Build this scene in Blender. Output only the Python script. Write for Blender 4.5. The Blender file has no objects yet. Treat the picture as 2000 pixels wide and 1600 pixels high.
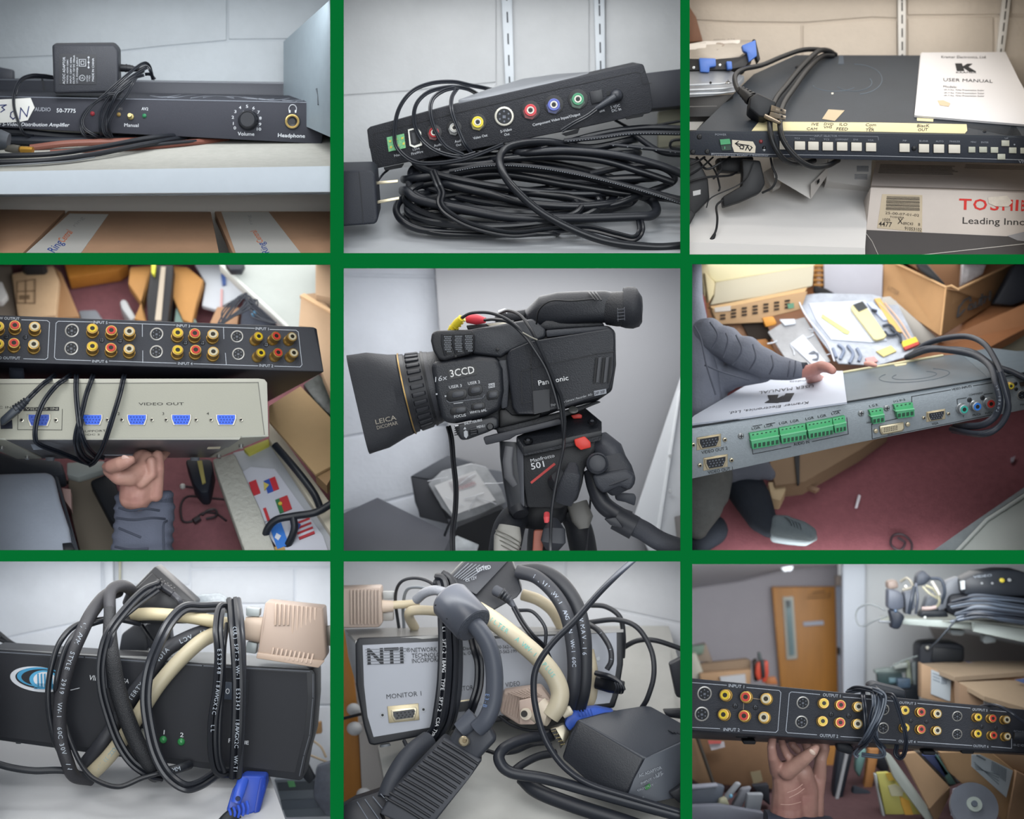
import bpy,bmesh,math,random
from mathutils import Vector,Matrix
random.seed(7)
SC=bpy.context.scene
COL=SC.collection
D=4.0 # distance from the camera to the green frame
CAM=Vector((0,-D,0.8))

# ---------------- camera, light, exposure ----------------
cd=bpy.data.cameras.new('camera');cam=bpy.data.objects.new('camera',cd);COL.objects.link(cam)
cam.location=CAM;cam.rotation_euler=(math.pi/2,0,0)
cd.sensor_width=36;cd.lens=36*D/2.0;cd.clip_start=0.1;cd.clip_end=50
cd.dof.use_dof=True;cd.dof.focus_distance=D+0.06;cd.dof.aperture_fstop=1.9
SC.camera=cam
W=bpy.data.worlds.new('world');SC.world=W;W.use_nodes=True
W.node_tree.nodes['Background'].inputs[0].default_value=(0.93,0.96,1.0,1)
W.node_tree.nodes['Background'].inputs[1].default_value=0.40
sd=bpy.data.lights.new('overhead_light','SUN');so=bpy.data.objects.new('overhead_light',sd);COL.objects.link(so)
sd.energy=1.0;sd.angle=math.radians(28);sd.color=(1.0,0.985,0.96)
so.rotation_euler=(math.radians(48),0,math.radians(-14));so.location=(0,-2,4)
fd=bpy.data.lights.new('front_fill_sun','SUN');fo=bpy.data.objects.new('front_fill_sun',fd);COL.objects.link(fo)  # soft frontal fill, added to lighten the back walls; no window stands there
fd.energy=1.7;fd.angle=math.radians(40);fd.color=(.93,.97,1.0)
fo.rotation_euler=(math.radians(79),0,math.radians(10));fo.location=(0,-3,3)
vs=SC.view_settings;vs.view_transform='Standard';vs.look='None';vs.gamma=1;vs.use_curve_mapping=False
vs.exposure=0.0

# ---------------- helpers ----------------
def lin(h):
    h=h.lstrip('#');r=[int(h[i:i+2],16)/255 for i in(0,2,4)]
    return tuple((x/12.92 if x<=.04045 else((x+.055)/1.055)**2.4)for x in r)+(1,)
MATS={}
def M(col,rough=.5,metal=0,var=0,vs_=30,bump=0,bs=200,spec=.5,alpha=1,trans=0,col2=None,emit=0,stretch=None,sheen=0):
    key=(col,rough,metal,var,vs_,bump,bs,spec,alpha,trans,col2,emit,stretch)
    if key in MATS:return MATS[key]
    m=bpy.data.materials.new('material_'+col.strip('#'));m.use_nodes=True
    nt=m.node_tree;b=nt.nodes['Principled BSDF'];c=lin(col)
    if c[1]<.06 and not metal:spec*=.75
    if not metal:k_=min(1,max(.55,.55+(max(c[:3])-.04)*6));c=tuple(x*k_ for x in c[:3])+(1,)
    b.inputs['Base Color'].default_value=c;b.inputs['Roughness'].default_value=rough
    b.inputs['Metallic'].default_value=metal;b.inputs['Specular IOR Level'].default_value=spec
    b.inputs['Alpha'].default_value=alpha;b.inputs['Transmission Weight'].default_value=trans
    if emit:b.inputs['Emission Color'].default_value=c;b.inputs['Emission Strength'].default_value=emit
    if var or bump or col2:
        tc=nt.nodes.new('ShaderNodeTexCoord');src=tc.outputs['Object']
        if stretch:
            mp=nt.nodes.new('ShaderNodeMapping');mp.inputs['Scale'].default_value=stretch
            nt.links.new(src,mp.inputs['Vector']);src=mp.outputs[0]
        if var or col2:
            n=nt.nodes.new('ShaderNodeTexNoise');n.inputs['Scale'].default_value=vs_;n.inputs['Detail'].default_value=5
            n.inputs['Roughness'].default_value=.65
            nt.links.new(src,n.inputs['Vector'])
            r=nt.nodes.new('ShaderNodeValToRGB');nt.links.new(n.outputs[0],r.inputs[0])
            r.color_ramp.elements[0].position=.33;r.color_ramp.elements[1].position=.68
            if col2:a,z=c,lin(col2)
            else:a=tuple(x*(1-var)for x in c[:3])+(1,);z=tuple(min(1,x*(1+var))for x in c[:3])+(1,)
            r.color_ramp.elements[0].color=a;r.color_ramp.elements[1].color=z
            nt.links.new(r.outputs[0],b.inputs['Base Color'])
        if bump:
            n2=nt.nodes.new('ShaderNodeTexNoise');n2.inputs['Scale'].default_value=bs;n2.inputs['Detail'].default_value=4
            nt.links.new(src,n2.inputs['Vector'])
            bp=nt.nodes.new('ShaderNodeBump');bp.inputs['Strength'].default_value=bump;bp.inputs['Distance'].default_value=.004
            nt.links.new(n2.outputs[0],bp.inputs['Height']);nt.links.new(bp.outputs[0],b.inputs['Normal'])
    MATS[key]=m
    return m

def thing(name,label,cat,at,group=None):
    o=bpy.data.objects.new(name,None);COL.objects.link(o);o.location=at
    o.empty_display_size=.02
    o['label']=label;o['category']=cat
    if group:o['group']=group
    return o
BOUND=None
def cut(bm,vs):
    """saw off what would run through the boards of the compartment"""
    if not BOUND or not vs:return
    k=[((1000+v.x*1000*D/(D+v.y)),800-(v.z-.8)*1000*D/(D+v.y))for v in vs]
    X0,X1,Y0,Y1=BOUND
    R=lambda px,py:Vector(((px-1000)/1000,D,(800-py)/1000))
    for bad,p,q,sg in((min(t[0]for t in k)<X0,R(X0,0),R(X0,1600),1),(max(t[0]for t in k)>X1,R(X1,0),R(X1,1600),-1),(min(t[1]for t in k)<Y0,R(0,Y0),R(2000,Y0),-1),(max(t[1]for t in k)>Y1,R(0,Y1),R(2000,Y1),1)):
        if not bad:continue
        n=p.cross(q).normalized()
        c_=R((X0+X1)/2,(Y0+Y1)/2)
        if n.dot(c_)>0:n=-n
        r=bmesh.ops.bisect_plane(bm,geom=bm.verts[:]+bm.edges[:]+bm.faces[:],dist=1e-6,plane_co=CAM,plane_no=n,clear_outer=True)
        e=[x for x in r['geom_cut']if isinstance(x,bmesh.types.BMEdge)]
        if e:
            try:bmesh.ops.holes_fill(bm,edges=e,sides=0)
            except Exception:pass
class MB:
    def __init__(s):s.v=[];s.f=[]
    def add(s,v,f):
        n=len(s.v);s.v+=[Vector(p)for p in v];s.f+=[tuple(i+n for i in q)for q in f];return s
    def prism(s,pts,vec=None,pts2=None):
        a=[Vector(p)for p in pts];b=[Vector(p)for p in pts2]if pts2 else[p+vec for p in a]
        n=len(a)
        return s.add(a+b,[tuple(range(n))[::-1],tuple(range(n,2*n))]+[(i,(i+1)%n,n+(i+1)%n,n+i)for i in range(n)])
    def tube(s,pts,r,n=8,cap=True):
        pts=[Vector(p)for p in pts];N=len(pts)
        rr=r if isinstance(r,(list,tuple))else[r]*N
        T=[]
        for i in range(N):
            t=pts[min(i+1,N-1)]-pts[max(i-1,0)]
            T.append(t.normalized()if t.length>1e-9 else Vector((1,0,0)))
        a=T[0].orthogonal().normalized();vv=[];ff=[]
        for i in range(N):
            a=a-T[i]*a.dot(T[i])
            a=a.normalized()if a.length>1e-6 else T[i].orthogonal().normalized()
            b=T[i].cross(a)
            for j in range(n):
                w=2*math.pi*j/n
                vv.append(pts[i]+(a*math.cos(w)+b*math.sin(w))*rr[i])
            if i:
                for j in range(n):
                    ff.append(((i-1)*n+j,(i-1)*n+(j+1)%n,i*n+(j+1)%n,i*n+j))
        if cap:ff.append(tuple(range(n))[::-1]);ff.append(tuple((N-1)*n+j for j in range(n)))
        return s.add(vv,ff)
    def lathe(s,o,ax,prof,seg=20,sx=1,up=None):
        ax=ax.normalized();a=(up-ax*up.dot(ax)).normalized()if up else ax.orthogonal().normalized();b=ax.cross(a)
        vv=[];ff=[]
        for r,h in prof:
            for j in range(seg):
                w=2*math.pi*j/seg
                vv.append(o+ax*h+(a*math.cos(w)+b*math.sin(w)*sx)*max(r,1e-6))
        for i in range(1,len(prof)):
            for j in range(seg):
                ff.append(((i-1)*seg+j,(i-1)*seg+(j+1)%seg,i*seg+(j+1)%seg,i*seg+j))
        ff.append(tuple(range(seg))[::-1]);ff.append(tuple((len(prof)-1)*seg+j for j in range(seg)))
        return s.add(vv,ff)
    def ball(s,o,r,seg=12,rz=None,R=None):
        rx,ry,rz_=(r,r,r)if not isinstance(r,(tuple,list))else r
        vv=[];ff=[];rings=seg//2+1
        for i in range(rings+1):
            t=math.pi*i/rings
            for j in range(seg):
                w=2*math.pi*j/seg
                p=Vector((rx*math.sin(t)*math.cos(w),ry*math.sin(t)*math.sin(w),rz_*math.cos(t)))
                if R:p=R@p
                vv.append(o+p)
        for i in range(rings):
            for j in range(seg):
                ff.append((i*seg+j,(i+1)*seg+j,(i+1)*seg+(j+1)%seg,i*seg+(j+1)%seg))
        return s.add(vv,ff)
    def build(s,name,mat,parent=None,bevel=0,seg=2,smooth=True,label=None,cat=None,group=None,kind=None,angle=35,blob=None):
        me=bpy.data.meshes.new(name)
        off=Vector((0,0,0))
        if parent is None and s.v:
            xs=[p.x for p in s.v];ys=[p.y for p in s.v];zs=[p.z for p in s.v]
            off=Vector(((min(xs)+max(xs))/2,(min(ys)+max(ys))/2,min(zs)))
        me.from_pydata([p-off for p in s.v],[],s.f)
        bm=bmesh.new();bm.from_mesh(me)
        if BOUND and kind!='structure' or name=='block':
            for v in bm.verts:v.co+=off
            cut(bm,s.v)
            for v in bm.verts:v.co-=off
        bmesh.ops.recalc_face_normals(bm,faces=bm.faces)
        if bevel:
            es=[e for e in bm.edges if len(e.link_faces)==2 and e.calc_face_angle(0)>math.radians(28)]
            bmesh.ops.bevel(bm,geom=es,offset=bevel,segments=seg,affect='EDGES',profile=.5,clamp_overlap=True)
        bm.to_mesh(me);bm.free()
        if smooth:
            for p in me.polygons:p.use_smooth=True
            me.set_sharp_from_angle(angle=math.radians(angle))
        me.materials.append(mat)
        o=bpy.data.objects.new(name,me);COL.objects.link(o)
        if parent is None:o.location=off
        else:
            o.parent=parent
            r=parent
            if r.type=='EMPTY':o.location=-r.location
            elif r.parent is None:o.location=-r.location
        if blob:
            m=o.modifiers.new('remesh','REMESH');m.mode='VOXEL';m.voxel_size=blob[0];m.use_smooth_shade=True
            m=o.modifiers.new('smooth','SMOOTH');m.iterations=blob[1];m.factor=.5
        if label:o['label']=label
        if cat:o['category']=cat
        if group:o['group']=group
        if kind or name in('print_line','crease')and parent:o['kind']=kind or 'stuff'
        return o

def smooth_path(pts,step=.004):
    """Catmull-Rom through world points"""
    p=[Vector(q)for q in pts]
    if len(p)==2:p=[p[0],(p[0]+p[1])/2,p[1]]
    p=[p[0]*2-p[1]]+p+[p[-1]*2-p[-2]];out=[]
    for i in range(1,len(p)-2):
        a,b,c,d=p[i-1:i+3]
        n=max(2,min(24,int((c-b).length/step)))
        for k in range(n):
            t=k/n
            out.append(.5*((2*b)+(c-a)*t+(2*a-5*b+4*c-d)*t*t+(3*b-a-3*c+d)*t**3))
    out.append(p[-2]);return out
GL={}
def glyphs(s,bold=0,shear=0):
    if 'M' in s:bold=0
    k=(s,bold,shear)
    if k in GL:return GL[k]
    cu=bpy.data.curves.new('t','FONT');cu.body=s;cu.size=1;cu.offset=bold*.28;cu.shear=shear;cu.resolution_u=2
    o=bpy.data.objects.new('t',cu)
    me=bpy.data.meshes.new_from_object(o)
    v=[(p.co.x,p.co.y)for p in me.vertices];f=[tuple(p.vertices)for p in me.polygons]
    bpy.data.objects.remove(o);bpy.data.curves.remove(cu);bpy.data.meshes.remove(me)
    x0=min(p[0]for p in v);x1=max(p[0]for p in v)
    GL[k]=([((p[0]-x0),p[1])for p in v],f,x1-x0);return GL[k]
CAPH=.72
def glyph_thick(mb,v3,v3b,f):
    n=len(v3)
    mb.add(v3,f)

class Face:
    def __init__(s,c,a,b,d):
        s.c=c;A,B,Cc=c.P(*a),c.P(*b),c.P(*d)
        s.n=(B-A).cross(Cc-A).normalized();s.o=A
        if s.n.dot(CAM-A)<0:s.n=-s.n
    def at(s,u,v,h=0):
        d=s.c.P(u,v,0)-CAM
        t=(s.o+s.n*h-CAM).dot(s.n)/d.dot(s.n)
        return CAM+d*t
    def up(s,u,v,h):return s.at(u,v)+s.n*h # foot at the pixel, then out along the normal
    def poly(s,pts,h0=0,h1=.001,mb=None):
        mb=mb or MB();return mb.prism([s.at(*p)for p in pts],pts2=[s.at(*p)+s.n*(h1)for p in pts])if h0==0 else            mb.prism([s.at(*p)+s.n*h0 for p in pts],pts2=[s.at(*p)+s.n*h1 for p in pts])
    def rect(s,u,v,w,h,sl=0,t=0,h0=0,h1=.001,mb=None):
        q=[(u-w/2-t*-h/2,v-h/2-sl*w/2),(u+w/2-t*-h/2,v-h/2+sl*w/2),(u+w/2+t*-h/2,v+h/2+sl*w/2),(u-w/2+t*-h/2,v+h/2-sl*w/2)]
        return s.poly(q,h0,h1,mb)
    def line(s,pts,w=3,mb=None,h1=.0006):
        mb=mb or MB()
        for a,b in zip(pts,pts[1:]):
            dx,dy=b[0]-a[0],b[1]-a[1];L=math.hypot(dx,dy)or 1;nx,ny=-dy/L*w/2,dx/L*w/2;ex,ey=dx/L*w/2,dy/L*w/2
            s.poly([(a[0]+nx-ex,a[1]+ny-ey),(b[0]+nx+ex,b[1]+ny+ey),(b[0]-nx+ex,b[1]-ny+ey),(a[0]-nx-ex,a[1]-ny-ey)],0,h1,mb)
        return mb
    def text(s,t,p0,p1,h,mat,parent,lift=.0007,bold=0,shear=0,up=None,name='lettering',mb=None):
        v,f,w=glyphs(t,bold,shear)
        dx,dy=p1[0]-p0[0],p1[1]-p0[1];L=math.hypot(dx,dy)
        if up is None:up=(dy/L*h,-dx/L*h)
        f_=1.35*w*math.hypot(*up)/CAPH/L
        if f_<1 and len(t)<4:p0=(p0[0]+dx*(1-f_)/2,p0[1]+dy*(1-f_)/2);dx*=f_;dy*=f_
        m2=mb or MB()
        m2.add([s.at(p0[0]+x/w*dx+y/CAPH*up[0],p0[1]+x/w*dy+y/CAPH*up[1])+s.n*lift for x,y in v],f)
        if mb:return mb
        return m2.build(name,mat,parent,smooth=False)

class Cell:
    def __init__(s,ox,oy,k):s.ox,s.oy,s.k=ox,oy,k
    def P(s,u,v,y=0):
        px=s.ox+u/s.k;py=s.oy+v/s.k;q=(D+y)/D
        return Vector(((px-1000)/1000*q,y,.8+(800-py)/1000*q))
    def L(s,r):return r/s.k/1000
    def face(s,a,b,d):return Face(s,a,b,d)
    def flat(s,y):return Face(s,(0,0,y),(100,0,y),(0,100,y))
    def path(s,pts):return smooth_path([s.P(*p)for p in pts])
    def tube(s,pts,r,mat,parent,name='cord',n=8,**k):
        p=s.path(pts)
        if isinstance(r,tuple):r=[s.L(r[0]+(r[1]-r[0])*min(1,i*3/len(p)))for i in range(len(p))]
        else:r=s.L(r)
        return MB().tube(p,r,n).build(name,mat,parent,**k)
    def twin(s,pts,r,mat,parent,name='cord',mb=None,**k):
        p=s.path(pts);a=[];b=[];rr=s.L(r)
        pb=None
        for i in range(len(p)):
            t=(p[min(i+1,len(p)-1)]-p[max(0,i-1)])
            e=t.cross(p[i]-CAM)
            e=e.normalized()if e.length>1e-9 else(pb or Vector((0,0,1)))
            if pb and e.dot(pb)<0:e=-e
            pb=e
            a.append(p[i]+e*rr*.95);b.append(p[i]-e*rr*.95)
        mb=mb or MB();mb.tube(a,rr,7).tube(b,rr,7)
        return mb.build(name,mat,parent,**k)
    def cable_text(s,pts,t,h,mat,parent,r,t0=0.05,t1=.95,off=0,flip=False,name='lettering'):
        p=s.path(pts)
        if flip:p=p[::-1]
        acc=[0]
        for i in range(1,len(p)):acc.append(acc[-1]+(p[i]-p[i-1]).length)
        tot=acc[-1];hh=s.L(h)/CAPH;rr=s.L(r);mb=MB()
        N=len(t)
        for k,ch in enumerate(t):
            if ch==' ':continue
            sk=tot*(t0+(t1-t0)*(k+.5)/N)
            i=max(j for j in range(len(acc))if acc[j]<=sk);i=min(i,len(p)-2)
            q=p[i].lerp(p[i+1],(sk-acc[i])/max(1e-9,acc[i+1]-acc[i]))
            T=(p[min(i+2,len(p)-1)]-p[max(0,i-1)]).normalized();V=(CAM-q).normalized()
            T=(T-V*T.dot(V)).normalized();B=V.cross(T)
            v,f,w=glyphs(ch)
            mb.add([q+V*(rr+.0006)+T*(x-w/2)*hh+B*((y-.36)*hh+s.L(off))for x,y in v],f)
        return mb.build(name,mat,parent,smooth=False)
    def box(s,F,poly,depth,mat,name,parent=None,bevel=0,back=None,h=0,**k):
        a=[F.at(p[0],p[1])+F.n*h for p in poly]
        if back:b=[s.P(*p)for p in back]
        else:b=[q-F.n*(depth+h)for q in a]
        return MB().prism(a,pts2=b).build(name,mat,parent,bevel=bevel,**k)

    def slab(s,pts,y,dep,mat,name,parent=None,bevel=0,dz=0,**k):
        '''polygon standing at depth y (a list of depths is allowed), dep thick'''
        a=[s.P(p[0],p[1],p[2]if len(p)>2 else y)for p in pts]
        return MB().prism(a,Vector((0,dep,dz))).build(name,mat,parent,bevel=bevel,**k)
    def loft(s,secs,mb=None,n=28,ex=2,cap=True,axis=None):
        '''secs: (u, v, y, half size across, half size in depth[, exponent[, twist]])'''
        mb=mb or MB();C=[s.P(*q[:3])for q in secs];N=len(C);vv=[];ff=[]
        for i,q in enumerate(secs):
            T=(C[min(i+1,N-1)]-C[max(i-1,0)]).normalized()if axis is None else axis
            e2=Vector((0,1,0));e2=(e2-T*e2.dot(T)).normalized();e1=T.cross(e2)
            e=q[5]if len(q)>5 else ex
            for j in range(n):
                a=2*math.pi*j/n;ca,sa=math.cos(a),math.sin(a)
                x=math.copysign(abs(ca)**(2/e),ca)*s.L(q[3]);y=math.copysign(abs(sa)**(2/e),sa)*s.L(q[4])
                vv.append(C[i]+e1*x+e2*y)
            if i:
                for j in range(n):ff.append(((i-1)*n+j,(i-1)*n+(j+1)%n,i*n+(j+1)%n,i*n+j))
        if cap:ff.append(tuple(range(n))[::-1]);ff.append(tuple((N-1)*n+j for j in range(n)))
        return mb.add(vv,ff)

def raised(c,F,pts,h,th,mat,name,parent=None,bevel=0,**k):
    '''slab whose top outline is seen at pts, h above plane F, th thick'''
    a=[F.at(p[0],p[1],h)for p in pts]
    return MB().prism(a,pts2=[q-F.n*th for q in a]).build(name,mat,parent,bevel=bevel,**k)
def blob(c,chains,name,mat,parent,vox=.0022,it=6,n=14,**k):
    '''one continuous body grown from tapered chains of (u, v, y, r)'''
    mb=MB()
    for ch in chains:
        P=[c.P(*q[:3])for q in ch];R=[c.L(q[3])for q in ch]
        pts=[];rr=[]
        for i in range(len(P)-1):
            for j in range(5):
                t=j/5;pts.append(P[i].lerp(P[i+1],t));rr.append(R[i]+(R[i+1]-R[i])*t)
        pts.append(P[-1]);rr.append(R[-1])
        mb.tube(pts,rr,n);mb.ball(P[0],(R[0]*.99,)*3,n);mb.ball(P[-1],(R[-1]*.99,)*3,n)
    return mb.build(name,mat,parent,blob=(vox,it),**k)
def shell(c,x0,x1,y0,y1,depth,mat,sides='LRTB'):
    """boards round one compartment, x0..y1 in photograph pixels"""
    g=Cell(0,0,1)
    def board(nm,a,b,dx,dy):
        e=.0015
        A=[g.P(*a,.001),g.P(*b,.001),g.P(*b,depth),g.P(*a,depth)]
        MB().prism(A,Vector((dx*e,0,dy*e))).build(nm,mat,kind='structure',smooth=False)
    if 'L' in sides:board('wall_left',(x0,y0),(x0,y1),1,0)
    if 'R' in sides:board('wall_right',(x1,y0),(x1,y1),-1,0)
    if 'T' in sides:board('ceiling',(x0,y0),(x1,y0),0,-1)
    if 'B' in sides:board('floor',(x0,y1),(x1,y1),0,1)
def wall(c,y,polys,col,x0,x1,y0,y1,name='wall_back',thick=.006,gap='#9a9ea2',bump=.25,bev=.003):
    """painted block wall: mortar board with block parts in front"""
    g=Cell(0,0,1)
    w=MB().prism([g.P(x0,y0,y+.0035),g.P(x1,y0,y+.0035),g.P(x1,y1,y+.0035),g.P(x0,y1,y+.0035)],Vector((0,.01,0))).build(name,M(col,.8,bump=.2),kind='structure',smooth=False)
    for pl in polys:
        MB().prism([c.P(p[0],p[1],y)for p in pl],Vector((0,thick,0))).build('block',M(col,.75,var=.035,vs_=14,bump=bump,bs=90),w,bevel=bev,seg=3)
    return w

# jacks -------------------------------------------------
GOLD=M('#b3914e',.33,.7,var=.15,vs_=80)
NICK=M('#a8a49c',.32,.8)
STEEL=M('#c0c2c2',.3,.9)
DARK=M('#101318',.6)
BLACK=M('#16191f',.5)
def rca(c,F,u,v,r,col,parent,tip=None,hgt=None,outer=None,body=None):
    """RCA jack; (u,v) foot; tip = (u,v) of the mouth so the barrel leans as the photo shows"""
    o=F.at(u,v);rr=c.L(r);hgt=hgt or rr*1.1;ax=F.n
    if tip:
        e=F.at(tip[0],tip[1],hgt);ax=(e-o);hgt=ax.length;ax=ax.normalized()
    j=MB().lathe(o-ax*.001,ax,[(rr*1.12,0),(rr*1.12,hgt*.25),(rr*.98,hgt*.3),(rr*.98,hgt*.55),(rr*1.02,hgt*.6),(rr*1.0,hgt),(rr*.8,hgt+.0003),(rr*.78,hgt*.97)],20).build('rca_jack',outer or GOLD,parent,angle=50)
    MB().lathe(o,ax,[(rr*.79,hgt*.4),(rr*.79,hgt*1.02),(rr*.42,hgt*1.02),(rr*.38,hgt*.7)],18).build('insert',M(col,.4),j,angle=50)
    MB().lathe(o,ax,[(rr*.4,hgt*.5),(rr*.4,hgt*1.03),(rr*.12,hgt*1.03)],14).build('socket_hole',body or M('#2a2618',.5),j)
    return j
def svideo(c,F,u,v,r,parent,ring=None,tip=None,hgt=.003):
    o=F.at(u,v);rr=c.L(r);ax=F.n
    j=MB().lathe(o-ax*.001,ax,[(rr,0),(rr,hgt),(rr*.92,hgt*1.25),(rr*.8,hgt*1.2),(rr*.78,hgt*.5)],24).build('s_video_jack',ring or M('#9b9a97',.35,.6),parent,angle=50)
    MB().lathe(o,ax,[(rr*.78,0),(rr*.78,hgt*.9)],20).build('socket_face',M('#191d25',.5),j)
    h=MB()
    for k in range(6):
        a=math.radians(-60+k*60)+.5
        q=F.at(u+math.cos(a)*r*.5,v+math.sin(a)*r*.5)
        h.lathe(q,ax,[(rr*.1,hgt*.8),(rr*.1,hgt*1.0)],8)
    F.rect(u,v+r*.05,r*.3,r*.28,h0=hgt*.8,h1=hgt*1.0,mb=h)
    h.build('pin_hole',M('#5b606b',.5),j)
    return j
def screw(c,F,u,v,r,parent,mat=None,name='screw'):
    rr=c.L(r);j=MB().lathe(F.at(u,v),F.n,[(rr,0),(rr,rr*.3),(rr*.7,rr*.6),(rr*.2,rr*.65)],14).build(name,mat or M('#4e5157',.35,.8),parent)
    m=MB();F.rect(u,v,r*1.2,r*.25,h0=rr*.5,h1=rr*.72,mb=m);F.rect(u,v,r*.25,r*1.2,h0=rr*.5,h1=rr*.72,mb=m)
    m.build('cross_slot',M('#15171b',.6),j)
    return j
def dsub(c,F,u,v,w,h,parent,col='#2a62c8',sl=0,rows=3,studs=True,hole='#16408f',shellmat=None,sw=None,t=0):
    """VGA style connector: D shaped shell, insert, pin holes, two hex posts"""
    def dsh(k,mb,h0,h1):
        W,H=w*k/2,h*k/2;n=.12*w
        pts=[(-W,-H),(W,-H),(W-.0*n,-H*.2),(W-n,H),(-W+n,H),(-W,-H*.2)]
        F.poly([(u+x+t*y,v+y+sl*x)for x,y in pts],h0,h1,mb)
    sm=shellmat or M('#9d9a8c',.3,.8)
    j=MB()
    F.rect(u,v,(sw or w*1.12),h*1.2,sl,t,0,.0012,j);dsh(1.0,j,.001,.0045)
    j=j.build('vga_socket',sm,parent,bevel=.0005,seg=1)
    m=MB();dsh(.86,m,.004,.0052);m.build('socket_insert',M(col,.45),j)
    m=MB()
    for r in range(rows):
        for k in range(5):
            x=(k-2)*w*.145+(w*.05 if r==1 else 0);y=(r-(rows-1)/2)*h*.24
            F.rect(u+x,v+y+sl*x,w*.055,h*.1,sl,0,.005,.0058,m)
    m.build('pin_hole',M(hole,.5),j)
    if studs:
        for sgn in(-1,1):
            du=sgn*w*.72;q=F.at(u+du,v+sl*du);rr=c.L(w*.1)
            s2=MB().lathe(q,F.n,[(rr,0),(rr,.005),(rr*.6,.0055),(rr*.55,.003)],6).build('hex_post',sm,parent,angle=20)
            MB().lathe(q,F.n,[(rr*.5,0),(rr*.5,.0058)],10).build('thread_hole',DARK,s2)
    return j
# ---------------- the green frame ----------------
GREEN=M('#00662b',.9,spec=.05)
g=Cell(0,0,1)
fr=thing('grid_frame','dark green grid frame dividing the nine compartments','frame',Vector((0,0,-.03)))
def bar(nm,x0,x1,y0,y1):
    MB().prism([g.P(x0,y0,-.004),g.P(x1,y0,-.004),g.P(x1,y1,-.004),g.P(x0,y1,-.004)],Vector((0,.005,0))).build(nm,GREEN,fr,smooth=False)
bar('stile',645,671,-20,1620)
MB().prism([g.P(*p,-.004)for p in((1329,-20),(1347,-20),(1347,506),(1352,506),(1352,1620),(1329,1620))],Vector((0,.005,0))).build('stile',GREEN,fr,smooth=False)
for x0,x1,a,b,c_,d in((-20,645,494,517,1075,1097),(671,1329,494.5,524,1076,1097)):
    bar('rail',x0,x1,a,b);bar('rail',x0,x1,c_,d)
bar('rail',1347,1352,497,506);bar('rail',1352,2020,497,516);bar('rail',1352,2020,1075,1102)
for r in((-50,-20,-50,1650),(2020,2050,-50,1650)):bar('outer_stile',*r)
for r in((-20,2020,-50,-20),(-20,2020,1620,1650)):bar('outer_rail',*r)
B0=M('#c9ccce',.85)
X=(-22,657.5,1339.5,2022)
YS=((-22,505,1086,1622),(-22,509,1086,1622),(-22,506,1088,1622))
def cell_shell(ci,ri,depth,mat=B0,sides='LRTB'):
    x0,x1=X[ci],X[ci+1];y0,y1=YS[ci][ri],YS[ci][ri+1]
    global BOUND;BOUND=None
    shell(None,x0+.6,x1-.6,y0+.6,y1-.6,depth,mat,sides);BOUND=(x0+2.6,x1-2.6,y0+2.6,y1-2.6);return x0+2,x1-2,y0+2,y1-2

def cell_fill_light(ci,ri,power,col=(1,.98,.95),y0=.03,y1=.4,drop=.004,tilt=5,w=None):
    """unseen area lamp added under the top board to brighten one compartment"""
    x0,x1=X[ci],X[ci+1];yy=YS[ci][ri];ym=(y0+y1)/2
    xm=(max(x0,0)+min(x1,2000))/2;p=g.P(xm,yy+5,ym);tilt=math.degrees(math.atan2(g.P(xm,yy,y1).z-g.P(xm,yy,y0).z,y1-y0))
    l=bpy.data.lights.new('top_light','AREA');o=bpy.data.objects.new('top_light',l);COL.objects.link(o)
    l.shape='RECTANGLE';l.size=w or.6;l.size_y=(y1-y0);l.energy=power;l.color=col
    o.location=(p.x,ym,p.z-drop)
    o.rotation_euler=(math.radians(tilt),0,0)

def back_fill_light(ci,ri,power,col=(.97,.99,1),y=.035,tilt=62,down=20,h=.05):
    """narrow strip lamp under the top board, turned to the back of the compartment"""
    xm=(max(X[ci],0)+min(X[ci+1],2000))/2;p=g.P(xm,YS[ci][ri]+down,y)
    l=bpy.data.lights.new('unseen_strip_fill','AREA');o=bpy.data.objects.new('unseen_strip_fill',l);COL.objects.link(o)
    l.shape='RECTANGLE';l.size=.58;l.size_y=h;l.energy=power;l.color=col
    o.location=p;o.rotation_euler=(math.radians(tilt),0,0)
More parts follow.
